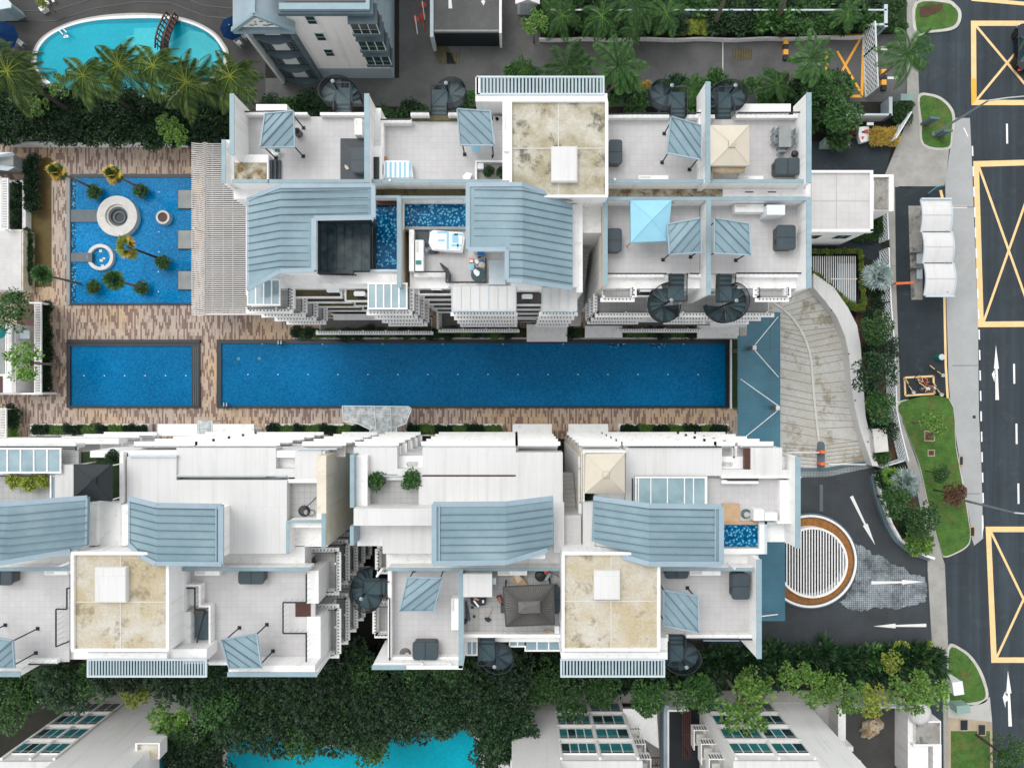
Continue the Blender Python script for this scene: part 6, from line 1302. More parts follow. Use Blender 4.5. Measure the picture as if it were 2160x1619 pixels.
# gate posts and small fences of the townhouse gardens, left edge
# ---------------------------------------------------------------- neighbouring buildings
def wface(mb, x0,x1,Y,z0,z1,d=.05,sg=-1): mb.w(x0,min(Y,Y+sg*d),z0,x1,max(Y,Y+sg*d),z1)
t=thing('tower_building','pale tower building with grey gabled bay and green bay windows beside the coconut palms','building',P(750,80,0)); Y=30.4
MB().w(-18.7,Y,0,-11.8,58,12.3).build('wall','blue_wall',t); MB().w(-18.68,Y-.02,2.2,-11.82,Y,12.28).build('front_plaster','white',t)
MB().w(-19.0,Y-.35,12.3,-11.4,58,12.7).build('eave','slate_wall',t); MB().w(-18.8,Y-.15,12.7,-11.6,Y+.35,13.0).w(-11.9,Y+.35,12.7,-11.6,58,13.0).build('parapet','coping',t); MB().w(-18.4,Y+.6,12.7,-12.0,58,12.74).build('flat_roof','dark_opening',t)
for z in (10.6,7.8,4.9):
    o=MB(); wface(o,-17.2,-16.3,Y,z-.1,z+1.25,.08); o=o.build('window','trim',t); p=MB(); wface(p,-17.1,-16.4,Y,z,z+.5,.1); wface(p,-17.1,-16.4,Y,z+.6,z+1.15,.1); p.build('pane','window_glass',o)
for z in (10.1,7.2,4.4):
    b_=MB().w(-13.6,Y-.75,z-.35,-11.2,Y+.9,z).build('bay_window','slate_wall',t); MB().w(-13.5,Y-.7,z,-11.3,Y+.8,z+1.7).build('frame','trim',b_); p=MB()
    for k in range(3): p.w(-13.42+k*.72,Y-.73,z+.12,-12.8+k*.72,Y-.7,z+.75); p.w(-13.42+k*.72,Y-.73,z+.85,-12.8+k*.72,Y-.7,z+1.6)
    p.w(-11.3,Y-.6,z+.12,-11.27,Y+.7,z+1.6); p.build('pane','window_glass',b_); MB().w(-13.6,Y-.75,z+1.7,-11.2,Y+.9,z+1.8).build('hood','slate_wall',b_)
for k in range(3):
    z=10.3-2.9*k; b_=MB().w(-11.8,36,z,-11.1,38.6,z+1.7).build('bay_window','trim',t); MB().w(-11.1,36.1,z+.1,-11.07,38.5,z+1.6).build('pane','window_glass',b_)
Yb=29.95; MB().w(-22.6,Yb+.5,0,-18.7,58,10.8).build('bay_wall','slate_wall',t); MB().w(-22.75,Yb-.1,0,-22.5,Yb+.9,10.8).build('corner_trim','trim',t); MB().w(-18.95,Yb-.1,0,-18.7,Yb+.9,10.8).build('corner_trim','slate_wall',t)
for k in range(4):
    z=9.0-2.75*k; o=MB().w(-22.2,Yb+.3,z-.2,-19.1,Yb+.5,z+1.7).build('window','granite_dark',t); p=MB()
    for i in range(7):
        for j in range(4):
            if 2<=i<=4 and j<3: continue
            p.w(-22.05+i*.42,Yb+.27,z+j*.42,-21.75+i*.42,Yb+.3,z+.28+j*.42)
    p.build('pane','slate_wall',o); MB().w(-21.3,Yb+.25,z-.05,-20.0,Yb+.3,z+1.25).build('panel','trim',o)
    m=MB(); arc=[(-22.4+3.6*i/12,Yb+.3-.55*math.sin(PI*i/12)) for i in range(13)]; m.prism(arc+[(-18.8,Yb+.5),(-22.4,Yb+.5)],z-.55,z-.75); m.build('balcony','slate_wall',t)
ap=Vector((-20.6,Yb-.3,13.4)); l=Vector((-23.3,Yb-.3,10.9)); r=Vector((-18.2,Yb-.3,10.9)); N_=Vector((0,12,0))
m=MB(); m.slab([l,ap,ap+N_,l+N_],.25).slab([ap,r,r+N_,ap+N_],.25); m.build('gable_roof','blue_wall',t)
m=MB(); m.bar(l,ap,.35,.3).bar(ap,r,.35,.3).bar(l-Vector((0,0,.1)),r-Vector((0,0,.1)),.4,.35).bar(ap+Vector((0,0,.1)),ap+N_+Vector((0,0,.1)),.2,.15); m.build('gable_trim','coping',t)
m=MB(); a=Vector((-22.5,Yb-.2,11.15)); b_=Vector((-19.0,Yb-.2,11.15)); c=Vector((-20.6,Yb-.2,12.8)); n=len(m.V); m.V+=[tuple(v) for v in (a,b_,c)]+[tuple(v+Vector((0,.1,0))) for v in (a,b_,c)]; m.F+=[(0,1,2),(5,4,3),(0,3,4,1),(1,4,5,2),(2,5,3,0)]; pd=m.build('pediment','white',t)
m=MB(); 
for (dx,dz,wd) in ((-1.0,.2,.35),(-.55,.35,.2),(0,.8,.3),(.1,.2,.5),(.6,.3,.35),(-.4,.75,.15),(.55,.65,.18)): m.w(-20.7+dx,Yb-.22,11.2+dz,-20.7+dx+wd,Yb-.2,11.2+dz+.16)
m.build('ornament','slate_wall',pd)
ap2=Vector((-22.2,34,14.6)); l2=Vector((-25.2,34,12.2)); r2=Vector((-19.2,34,12.4)); m=MB(); m.slab([l2,ap2,ap2+N_,l2+N_],.25).slab([ap2,r2,r2+N_,ap2+N_],.25).bar(l2,ap2,.35,.3).bar(ap2,r2,.35,.3); m.build('upper_roof','blue_wall',t)
# raised vehicle deck and gate lodge
t=thing('vehicle_deck','raised concrete vehicle deck with white arrows and kerbs at the top edge','deck',P(980,20,0)); MB().px(914,-300,1053,69,2.6,2.1).build('slab','old_road',t); MB().px(914,69.3,1053,70.5,2.55,0).build('front_wall','granite_dark',t); MB().px(907,-300,914,78,2.9,0).build('kerb_wall','light_coping',t); MB().px(1053,-300,1058,70,2.9,0).build('kerb_wall','white',t); MB().px(916,63,1052,66.5,2.625,2.6).build('edge_line','granite_light',t)
m=MB(); m.poly([(946,-20),(950,-20),(954,18),(946,18)],2.63,2.6).poly([(1014,2),(1024,2),(1020,12)],2.63,2.6).poly([(1017,-30),(1021,-30),(1021,2),(1017,2)],2.63,2.6); m.build('arrow','white_paint',t)
for i,(x,y) in enumerate(((893,12),(892,35),(878,43))):
    q=thing('chain_post',('upper','middle','lower left')[i]+' red chain post of the three beside the raised vehicle deck','post',P(x,y,.02)); X_,Y_,_=P(x,y,0); MB().lathe(X_,Y_,[(.3,.02),(.3,.1),(.07,.14),(.05,1.0),(.01,1.02)],12).build('post','red_plastic',q); c=MB(); e=P(x+3,y+30,.1)
    for k in range(9): a_=Vector((X_,Y_,.9)).lerp(Vector(e),k/9); b2=Vector((X_,Y_,.9)).lerp(Vector(e),(k+1)/9); (c.bar(a_,b2,.1,.1))
    c.build('chain','plastic_white' if i!=1 else 'red_plastic',q)
t=thing('gate_lodge','tiny white gabled lodge with pale blue doors at the top edge','lodge',P(1112,10,0)); MB().w(.2,36.6,0,2.1,44,2.5).build('wall','white',t); m=MB(); m.slab([(.0,36.3,2.5),(1.15,36.3,3.3),(1.15,44,3.3),(.0,44,2.5)],.12).slab([(1.15,36.3,3.3),(2.3,36.3,2.5),(2.3,44,2.5),(1.15,44,3.3)],.12); m.build('roof','white',t)
m=MB(); m.V=[(.2,36.55,2.5),(2.1,36.55,2.5),(1.15,36.55,3.2),(.2,36.45,2.5),(2.1,36.45,2.5),(1.15,36.45,3.2)]; m.F=[(3,4,5),(2,1,0),(0,1,4,3),(1,2,5,4),(2,0,3,5)]; m.build('gable','white',t)
for x in (.45,1.2): MB().w(x,36.52,.1,x+.68,36.6,2.1).build('door','light_coping',t)
# ---------------------------------------------------------------- townhouses along the bottom
def townhouse(lab,X0,X1,bays,blank,cx,zr=10.8,Y=-30.45,teal=.5):
    t=thing('townhouse',lab,'townhouse',(cx,Y-6,0)); MB().w(X0,-60,0,X1,Y,zr).build('wall','white',t); MB().w(X0-.1,-60,zr,X1+.1,Y-.0,zr+.25).build('parapet','white_roof',t)
    if blank: MB().w(blank[0],-60,0,blank[1],Y+.03,blank[2]).build('side_wall','white',t)
    f0=[b[0] for b in bays]; 
    for x in [bays[0][0]-.22]+[ (bays[i][1]+bays[i+1][0])/2-.1 for i in range(len(bays)-1)]+[bays[-1][1]+.02]: MB().w(x,Y,0,x+.2,Y+.18,zr).build('pilaster','white',t)
    rnd=random.Random(int(cx*10)&255)
    for k in range(4):
        z=.6+2.62*k; MB().w(bays[0][0]-.2,Y,z-.75,bays[-1][1]+.2,Y+.22,z-.6).build('ledge','white_roof',t)
        for (a,b2,n) in bays:
            o=MB().w(a,Y,z-.1,b2,Y+.10,z+1.62).build('window','white',t); w_=(b2-a)/n
            for i in range(n):
                m='teal_glass' if rnd.random()<teal+.12*k else 'window_glass'; MB().w(a+w_*i+.05,Y+.1,z,a+w_*(i+1)-.05,Y+.115,z+1.22).build('pane',m,o)
            q=MB()
            for i in range(n): q.w(a+w_*i+.05,Y+.1,z+1.3,a+w_*(i+1)-.05,Y+.115,z+1.54)
            q.build('transom','window_glass',o)
    return t
T1=townhouse('leftmost white townhouse with slanting rows of teal windows at the bottom left corner',-42.5,-37.9,[(-42.2,-40.1,3),(-39.8,-38.1,2)],(-37.9,-31.0,14.5),-40,11.0)
o=MB().px(285,1570,337,1600,9.2,8.2).px(285,1566,289,1600,9.5,8.2).px(333,1566,337,1600,9.5,8.2).px(289,1566,333,1569,9.5,8.2).build('planter_ledge','white',T1); MB().px(290,1570,332,1599,9.25,9.2).build('ledge_floor','stained_white',o); MB().w(-30.98,-33.5,6,-30.95,-31.2,7.6).build('side_window','teal_glass',T1)
MB().w(-31.0,-33.6,.0,-28.5,-30.9,.2).build('patio','brown_timber',T1)
T2=townhouse('white townhouse at bottom centre with four rows of teal windows',-.3,10.35,[(3.9,6.85,4),(7.15,10.0,3)],(-.3,3.65,14),5,10.9); MB().w(3.65,-60,10.9,8.8,-33.3,13.5).build('upper_storey','white',T2); m=MB(); 
for i in range(5): m.w(4.6+i*.75,-33.3,11.6,5.25+i*.75,-33.27,12.7)
m.build('upper_window','teal_glass',T2)
MB().w(-1.5,-40,0,-.3,-32.8,7).build('side_wing','white',T2); MB().w(-1.4,-37,7.0,-.4,-33.2,7.03).build('ledge_floor','stained_white',T2)
T3=townhouse('white townhouse at bottom right with teal windows and one open casement',18.0,28.3,[(18.3,21.6,4),(21.9,24.6,3)],(24.85,28.3,14.2),23,10.9); MB().w(19.3,-60,10.9,24.8,-33.5,13.5).build('upper_storey','white',T3)
o=MB().w(19.3,-30.25,4.05,20.3,-30.1,4.2).build('open_casement','white',T3)
for (TT,xe,sg) in ((T2,10.35,1),(T3,18.0,-1)):
    for k in range(4):
        z=2.2+2.62*k; x0,x1=(xe,xe+1.35) if sg>0 else (xe-1.35,xe); o=MB().w(x0,-33.6,z-.2,x1,-31.7,z).w(x0,-31.8,z,x1,-31.7,z+.9).w(x0 if sg<0 else x1-.1,-33.6,z,(x0 if sg<0 else x1-.1)+.1,-31.8,z+.9).build('service_ledge','white',TT)
        m=MB()
        for i in range(5): m.w(x0+.15+i*.24,-31.7,z+.2,x0+.25+i*.24,-31.68,z+.85)
        m.build('slots','dark_opening',o); MB().w(x0+.3,-33.2,z,x0+1.0,-32.2,z+.75).build('condenser','stone_white',o)
# passage between the two right townhouses
t=thing('garden_wall','white garden wall framing the dark courtyard between two bottom townhouses','wall',P(1430,1540,0)); MB().px(1400,1487,1412,1640,2.0,0).build('wall','blue_wall',t); MB().px(1408,1496,1452,1500,2.2,0).px(1408,1500,1411,1640,2.2,0).build('wall','white',t)
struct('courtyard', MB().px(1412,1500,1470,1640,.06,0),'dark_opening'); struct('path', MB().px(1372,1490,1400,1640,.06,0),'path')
t=thing('awning','white stretched awning beside a brown timber gate','awning',P(1350,1530,0)); m=MB(); c=[P(1314,1494,2.6),P(1385,1494,2.4),P(1390,1578,2.2),P(1345,1550,2.8),P(1322,1548,3.0)]; m.slab([Vector(v) for v in c],.05); m.build('fabric','white',t)
MB().tube([P(1385,1494,0),P(1385,1494,2.4)],.04).build('pole','steel',t)
for i,(x0,y0,x1,y1,lab) in enumerate(((1343,1516,1361,1575,'brown slatted gate between awning and townhouse'),(1440,1495,1456,1600,'brown slatted gate inside the dark courtyard'),(1058,1535,1080,1570,'brown slatted gate left of the central townhouse'),(1372,1597,1392,1630,'brown slatted gate at the bottom edge beside the awning'))):
    g=thing('slatted_gate',lab,'gate',P((x0+x1)/2,y1,0)); m=MB(); m.px(x0,y0,x1,y0+1.5,2.0,1.9).px(x0,y1-1.5,x1,y1,2.0,1.9).px(x0,(y0+y1)/2,x1,(y0+y1)/2+1.2,2.0,1.9)
    m.build('frame','brown_timber',g); m=MB()
    for k in range(5): xx=x0+(x1-x0)*k/4; m.px(xx-.6,y0,xx+.6,y1,1.98,1.92)
    m.build('slats','brown_timber',g); MB().px(x0,y0,x0+1.5,y0+1.5,1.9,0).px(x1-1.5,y1-1.5,x1,y1,1.9,0).build('post','brown_timber',g)
struct('patio', MB().px(1312,1490,1372,1640,.07,0),'path')
def wallbox(name,lab,boxes,m,cat='wall'):
    t=thing(name,lab,cat,P((boxes[0][0]+boxes[0][2])/2,(boxes[0][1]+boxes[0][3])/2,0))
    for b in boxes: MB().px(*b).build('wall',m,t)
    return t
wallbox('courtyard_wall','white wall left of the courtyard with the boulder',[(1768,1492,1784,1640,2.2,0)],'white'); wallbox('courtyard_wall','white wall right of the courtyard with the boulder',[(1915,1494,1930,1640,2.4,0)],'white'); wallbox('courtyard_wall','thin white double rail wall above the courtyard with the boulder',[(1784,1489,1912,1493,1.6,0),(1784,1484,1912,1486,1.3,0)],'light_coping')
wallbox('entrance_porch','white balcony ledge with red flowers near the courtyard bottom',[(1768,1574,1800,1584,3.4,0)],'white','porch')
t=thing('outbuilding','small outbuilding with a stained grey roof right of the courtyard','outbuilding',P(1955,1550,0)); MB().px(1930,1520,1985,1570,2.8,0).build('wall','white',t); MB().px(1932,1524,1983,1568,2.86,2.8).build('roof','dirty_roof',t); MB().px(1930,1572,1958,1680,2.4,0).px(1968,1572,1986,1680,2.4,0).px(1926,1569,1986,1573,2.95,0).build('wall','white',t)
struct('verge',MB().px(1958,1573,1968,1680,.2,0),'dark_grass')
x,y,_=P(1943,1507,3.0); t=thing('parasol','round white parasol between the stained roof and yellow-green tree','parasol',(x,y,0)); m=MB(); m.lathe(x,y,[(1.08,2.75),(1.1,2.8),(.6,3.05),(.05,3.25),(.01,3.27)],24); m.build('canopy','white_roof',t,smooth=True); MB().tube([(x,y,0),(x,y,3.1)],.04).build('pole','steel',t)
# boulder
m=MB(); rnd=random.Random(4); x,y,_=P(1836,1532,.3); n=14
for j in range(7):
    ph=-PI/2+PI*j/6*1.0
    for i in range(n):
        th=2*PI*i/n; rr=(1+rnd.uniform(-.2,.2)); u=1.25*math.cos(ph)*math.cos(th)*rr; v=.75*math.cos(ph)*math.sin(th)*rr; a=.75
        m.V.append((x+u*math.cos(a)-v*math.sin(a), y+u*math.sin(a)+v*math.cos(a), .45+.75*math.sin(ph)*(1+rnd.uniform(-.15,.15))))
for j in range(6):
    for i in range(n): a=j*n+i; b2=j*n+(i+1)%n; m.F.append((a,b2,b2+n,a+n))
mottled('boulder_rock',(.50,.44,.34),(.30,.19,.08),(.06,.05,.04),1.2)
one('boulder',m,'boulder_rock','large brown and cream boulder lying in the dark courtyard','boulder')
# ---------------------------------------------------------------- left edge houses
t=thing('house','white flat-roofed house cut by the left edge beside the dry lawn','house',P(20,550,0)); MB().px(-80,484,46,612,1.6,0).build('wall','white',t); MB().px(-80,486,45,611,1.66,1.6).build('flat_roof','white_tile',t); MB().px(46,484,49,612,1.7,0).build('gutter','stained_white',t)
MB().px(-80,372,2,484,1.5,0).build('wall','white',t)
def comb(x0,y0,x1,y1,z,lab,name='slatted_screen',step=3.4):
    g=thing(name,lab,'screen',P((x0+x1)/2,(y0+y1)/2,0)); f=MB().px(x0,y0,x0+1.8,y1,z,z-.15).px(x1-1.8,y0,x1,y1,z,z-.15).px(x0,y0-1.5,x1,y0,z,z-.15).px(x0,y1,x1,y1+1.5,z,z-.15); f.build('frame','white',g); m=MB(); n=int((y1-y0)/step)
    for k in range(n): yy=y0+(y1-y0)*(k+.5)/n; m.px(x0+1.8,yy-.9,x1-1.8,yy+.9,z-.03,z-.12)
    m.build('slats','white',g)
    for yy in (y0,y1-1): MB().px(x0,yy,x0+1.5,yy+1.5,z-.15,0).px(x1-1.5,yy,x1,yy+1.5,z-.15,0).build('post','white',g)
comb(3,377,17,482,2.6,'white slatted screen at the left edge beside the walled bed'); comb(11,684,24,790,2.95,'white slatted screen on the roof at the left edge'); comb(72,640,87,828,2.3,'long white slatted screen beside the hedge and brown courtyard'); comb(-2,862,13,930,2.2,'white slatted screen at the left edge beside the lowest hedge')
t=thing('garden_wall','low white wall round the narrow planted bed by the dry lawn','wall',P(50,430,0)); MB().px(18,380,58,384,.9,0).px(47,384,54,484,.9,0).build('wall','white',t); struct('soil_bed',MB().px(18,384,47,484,.2,0),'red_soil')
t=thing('house','white flat-roofed house cut by the left edge beside the brown courtyard','house',P(10,750,0)); MB().px(-80,683,35,828,2.6,0).build('wall','white',t); MB().px(24,684,34,827,2.68,2.6).build('flat_roof','white_tile',t); MB().px(-80,686,9,788,2.66,2.5).build('roof_court','granite_light',t); MB().px(-80,793,4,828,2.7,2.6).build('roof_strip','brown_timber',t)
x,y,_=P(-4,700,4.6); one('parasol',MB().lathe(x,y,[(.6,4.4),(.3,4.6),(.02,4.7)],12).tube([(x,y,2.66),(x,y,4.6)],.03),'teal_plastic','teal parasol cut by the left edge on the roof court','parasol')
struct('courtyard',MB().px(35,638,72,828,.08,0),'brown_timber'); wallbox('courtyard_wall','thin white wall closing the brown courtyard at its lower end',[(0,828,90,832,2.2,0)],'white'); wallbox('courtyard_wall','thin white wall at the upper end of the brown courtyard',[(58,637,88,640,2.2,0)],'white')
one('awning',MB().px(36,697,62,714,2.4,2.3),'light_coping','pale blue-grey awning over the brown courtyard','awning'); one('garden_bench',MB().px(43,718,56,730,.6,.1),'slate_wall','blue-grey bench in the brown courtyard','bench'); one('white_box',MB().px(36,812,48,822,.9,.1),'plastic_white','white box at the lower end of the brown courtyard','box')
t=thing('pavilion','pale grey pitched pavilion roof cut by the left edge above the planted bed','pavilion',P(10,335,0)); m=MB(); m.slab([Vector(P(-60,322,3.2)),Vector(P(26,321,3.2)),Vector(P(31,327,2.9)),Vector(P(-60,340,3.4))],.1).slab([Vector(P(-60,340,3.4)),Vector(P(31,352,2.9)),Vector(P(16,360,2.8)),Vector(P(-60,352,3.0))],.1); m.build('roof','light_coping',t); MB().px(-60,325,28,350,2.6,0).build('wall','granite_light',t)
def umbrella(px,py,z,r,lab,m_='navy_canvas'):
    x,y,_=P(px,py,z); t=thing('parasol',lab,'parasol',(x,y,0)); m=MB(); n=8; top=(x,y,z+.25)
    for i in range(n):
        a,b2=2*PI*i/n,2*PI*(i+1)/n; m.V+=[(x+r*math.cos(a),y+r*math.sin(a),z-.35),(x+r*math.cos(b2),y+r*math.sin(b2),z-.35),top]; k=len(m.V); m.F.append((k-3,k-2,k-1))
    m.build('canopy',m_,t); MB().tube([(x,y,0),(x,y,z+.3)],.03).build('pole','steel',t); MB().lathe(x,y,[(.01,z+.26),(.05,z+.3),(.04,z+.36),(.01,z+.38)],8).build('finial','white_bloom',t)
umbrella(2,73,2.4,1.42,'navy blue parasol cut by the left edge beside the turquoise pool'); umbrella(486,56,2.4,1.15,'navy blue parasol beside the grey gabled bay')
chair(36,86,.9,'white plastic chair beside the left navy parasol','plastic_white',.05,'white poolside chairs'); chair(500,86,2.4,'white plastic chair below the right navy parasol','plastic_white',.05,'white poolside chairs'); chair(512,70,1.0,'white plastic chair between right navy parasol and tower','plastic_white',.05,'white poolside chairs')
t=thing('garden_planter','white planter with a green bush near the top left corner','planter',P(88,16,0)); MB().poly([(80,16),(93,10),(97,18),(86,24)],.6,.02).build('box','white',t)
t=thing('lounger','white sun lounger above the turquoise pool beside the white planter','lounger',P(108,6,0)); MB().poly([(90,-6),(96,-8),(104,8),(100,10)],.4,.3).poly([(106,-4),(110,-5),(115,3),(111,5)],.4,.3).build('frame','plastic_white',t)
t=thing('kiosk','pale blue-grey kiosk roof cut by the top left corner','kiosk',P(5,8,0)); MB().poly([(-60,-60),(12,-6),(24,8),(23,16),(0,20),(-60,22)],2.6,2.45).build('roof','light_coping',t); MB().poly([(-58,-55),(10,-4),(18,8),(0,16),(-58,18)],2.45,0).build('wall','blue_wall',t)
# ---------------------------------------------------------------- planting
def leaf(m, p, d, up, L, W):
    s=d.cross(up)
    if s.length<1e-4: s=Vector((1,0,0))
    s=s.normalized()*W/2; e=p+d*L; mid=p+d*L*.5; b=len(m.V); m.V+=[tuple(p),tuple(mid-s),tuple(e),tuple(mid+s)]; m.F.append((b,b+1,b+2,b+3))
def crown(R, Hh, nc, nl, L, W, seed, spread=.62, rag=.3, rc=.42):
    """foliage: leaf blades on the skins of many small clumps filling a flattened dome"""
    r=random.Random(seed); m=MB()
    for c in range(nc):
        a=r.uniform(0,2*PI); rad=R*spread*math.sqrt(r.random())*(1+r.uniform(-rag,rag)); zc=Hh*(.35+.5*(1-(rad/R)**2))*r.uniform(.55,1.0); cx,cy=rad*math.cos(a),rad*math.sin(a); cr=R*rc*r.uniform(.55,1.1)
        for k in range(nl):
            v=Vector((r.gauss(0,1),r.gauss(0,1),abs(r.gauss(0,1))*.9-.2)).normalized(); p=Vector((cx,cy,zc))+Vector((v.x*cr,v.y*cr,v.z*cr*.6))*r.uniform(.7,1.08)
            d=(v+Vector((r.uniform(-.9,.9),r.uniform(-.9,.9),r.uniform(-.6,.3)))).normalized(); leaf(m,p,d,Vector((r.uniform(-.5,.5),r.uniform(-.5,.5),1)).normalized(),L*r.uniform(.7,1.25),W*r.uniform(.7,1.2))
    return m
def plant_proto(name,cat,m,R,Hh,trunk,seed,nc=26,nl=60,L=.32,W=.17,bark='bark_dark',spread=.62,rc=.42,rag=.3):
    """trunk: height of the crown base (0 for a shrub)"""
    t=bpy.data.objects.new(name,None); C.objects.link(t); WL[t.name]=(0,0,0); t['category']=cat
    cm=crown(R,Hh,nc,nl,L,W,seed,spread,rag,rc); cm.V=[(x,y,z+trunk) for x,y,z in cm.V]; cm.build('foliage' if trunk<1 else 'crown',m,t)
    r=random.Random(seed+99); tm=MB()
    if trunk>=1:
        tm.tube([(0,0,-.1),(r.uniform(-.1,.1),r.uniform(-.1,.1),trunk*.5),(0,0,trunk+Hh*.4)],[.2*R/2.4,.15*R/2.4,.07],8)
        for k in range(5): a=2*PI*k/5+r.uniform(-.3,.3); tm.tube([(0,0,trunk*.85),(R*.28*math.cos(a),R*.28*math.sin(a),trunk+Hh*.25),(R*.55*math.cos(a),R*.55*math.sin(a),trunk+Hh*.5)],[.09,.06,.03],5)
        tm.build('trunk',bark,t)
    else:
        for k in range(5): a=2*PI*k/5; tm.tube([(0,0,0),(R*.4*math.cos(a),R*.4*math.sin(a),Hh*.5)],[.03,.015],4)
        tm.build('stems',bark,t)
    return t
protos={}
_used={}
def grow(key, px, py, z, label, group=None, s=1.0, rz=None):
    """place a copy with its crown seen at pixel px,py at height z (s scales it)"""
    o,base=protos[key]; s0=s if isinstance(s,(int,float)) else s[0]; sz=s if isinstance(s,(int,float)) else s[2]
    x,y,_=P(px,py,z); zb=z-base*sz if base*sz<=z+.01 else 0; rz=random.uniform(0,2*PI) if rz is None else rz
    if key not in _used: _used[key]=1; t=o; t.location=(x,y,zb); t.rotation_euler=(0,0,rz); t.scale=(s0,s0,sz)
    else: t=dup(o,(x,y,zb),rz,None,(s0,s0,sz))
    t['label']=label
    if group: t['group']=group
    elif 'group' in t: del t['group']
    return t
def reg(key,name,cat,m,R,Hh,trunk,seed,**k): protos[key]=(plant_proto(name,cat,m,R,Hh,trunk,seed,**k), trunk+Hh*.5)
_stuff={}
def cover(key, px, py, z, s=1.0):
    o,base=protos[key]; s0=s if isinstance(s,(int,float)) else s[0]; sz=s if isinstance(s,(int,float)) else s[2]
    x,y,_=P(px,py,z); zb=z-base*sz if base*sz<=z+.01 else 0; a=random.uniform(0,2*PI); ca,sa_=math.cos(a)*s0,math.sin(a)*s0
    me=[c for c in o.children if 'foliage' in c.name][0].data; mn=me.materials[0].name; mb=_stuff.setdefault(mn,MB()); b0=len(mb.V)
    for v in me.vertices: q=v.co; mb.V.append((x+ca*q.x-sa_*q.y, y+sa_*q.x+ca*q.y, zb+sz*q.z))
    for p in me.polygons: mb.F.append(tuple(b0+i for i in p.vertices))
reg('dk','leafy_tree','tree','leaf_dark',2.4,2.4,4.6,11,nc=26,nl=74,spread=.8,rc=.27,L=.30,W=.15); reg('dk2','leafy_tree','tree','leaf_dark',2.2,2.4,4.0,12,nc=22,nl=80,L=.36,W=.12,spread=.82,rc=.28)
reg('md','leafy_tree','tree','leaf_mid',2.1,2.2,4.2,13,nc=26,nl=66,L=.27,W=.14,spread=.8,rc=.27); reg('md2','leafy_tree','tree','leaf_mid',1.5,1.5,3.0,14,nc=24,nl=60,L=.22,W=.12,spread=.7,rc=.3)
reg('lt','leafy_tree','tree','leaf_light',1.6,1.6,4.0,15,nc=26,nl=34,L=.24,W=.15,bark='bark',spread=.88,rc=.2,rag=.15); reg('yl','leafy_tree','tree','leaf_yellow',1.4,1.4,3.0,16,nc=22,nl=34,L=.24,W=.15,bark='bark',spread=.88,rc=.2,rag=.15)
reg('sd','shrub','shrub','leaf_dark',1.1,1.3,0,21,nc=22,nl=50,L=.26,W=.13); reg('sm','shrub','shrub','leaf_mid',.9,1.0,0,22,nc=20,nl=50,L=.22,W=.11); reg('sl','shrub','shrub','leaf_light',.8,.9,0,23,nc=20,nl=46,L=.2,W=.1)
reg('sy','shrub','shrub','leaf_yellow',.7,.7,0,24,nc=18,nl=40,L=.2,W=.12); reg('sr','shrub','shrub','leaf_red',.8,.8,0,25,nc=18,nl=42,L=.26,W=.09); reg('sg','shrub','shrub','leaf_gold',.8,.8,0,26,nc=18,nl=42,L=.3,W=.08)
reg('big','broadleaf_plant','plant','leaf_dark',1.0,1.2,0,27,nc=12,nl=18,L=.75,W=.26); reg('bigm','broadleaf_plant','plant','leaf_mid',1.0,1.2,0,28,nc=12,nl=18,L=.7,W=.24)
reg('rd','clipped_shrub','shrub','leaf_mid',.72,.9,0,29,nc=30,nl=60,L=.14,W=.08,spread=.55,rc=.4); reg('rdd','clipped_shrub','shrub','leaf_dark',.5,.7,0,30,nc=20,nl=60,L=.12,W=.07,spread=.5,rc=.45)
reg('rdt','dark_tree','tree','leaf_red',1.2,1.2,2.6,31,nc=22,nl=46,L=.22,W=.1)
# palms
def frond(m, base, az, L, rise, droop, ll, lw, n=20, sag=.35, curl=0):
    pts=[]; h=Vector((math.cos(az),math.sin(az),0)); sd=Vector((-math.sin(az),math.cos(az),0))
    for i in range(n+1):
        t=i/n; pts.append(base+h*L*(t-.16*t*t)+sd*L*curl*t*t+Vector((0,0,rise*L*t-droop*L*t*t)))
    for i in range(1,n):
        p=pts[i]; d=(pts[i+1]-pts[i-1]).normalized(); t=i/n; w_=ll*(math.sin(PI*min(1,t*.9+.1))**.6)
        for sg in (-1,1):
            v=(sd*sg*.86+d*.55+Vector((0,0,-sag))).normalized(); b=len(m.V); e=p+v*w_; q=p+v*w_*.45+d*lw*.5; q2=p+v*w_*.45-d*lw*.5
            m.V+=[tuple(p),tuple(q),tuple(e+Vector((0,0,-.1*w_))),tuple(q2)]; m.F.append((b,b+1,b+2,b+3))
    return pts
def palm_proto(name,m,rachis,L,nf,rise,droop,ll,lw,trunk,seed,tr=.13,bark='bark',n=22,lean=(0,0),m2=None,sag=.35):
    t=bpy.data.objects.new(name,None); C.objects.link(t); WL[t.name]=(0,0,0); t['category']='palm tree'; r=random.Random(seed)
    cm=MB(); rm=MB(); top=Vector((0,0,trunk)); c2=MB()
    for k in range(nf):
        az=2*PI*k/nf*1.0+r.uniform(-.22,.22); tier=r.random(); mm=c2 if (m2 and r.random()<.45) else cm
        pts=frond(mm,top,az,L*r.uniform(.75,1.12),rise*(.4+1.3*tier),droop*r.uniform(.7,1.3),ll,lw,n,sag,r.uniform(-.32,.32))
        rm.tube(pts[::3],[.035-.004*i for i in range(len(pts[::3]))],4)
    cm.build('fronds',m,t); rm.build('frond_stalks',rachis,t)
    if m2: c2.build('old_fronds',m2,t)
    MB().tube([(lean[0],lean[1],0),(lean[0]*.5,lean[1]*.5,trunk*.5),(0,0,trunk)],[tr*1.35,tr,tr*.8],8).build('trunk',bark,t)
    return t
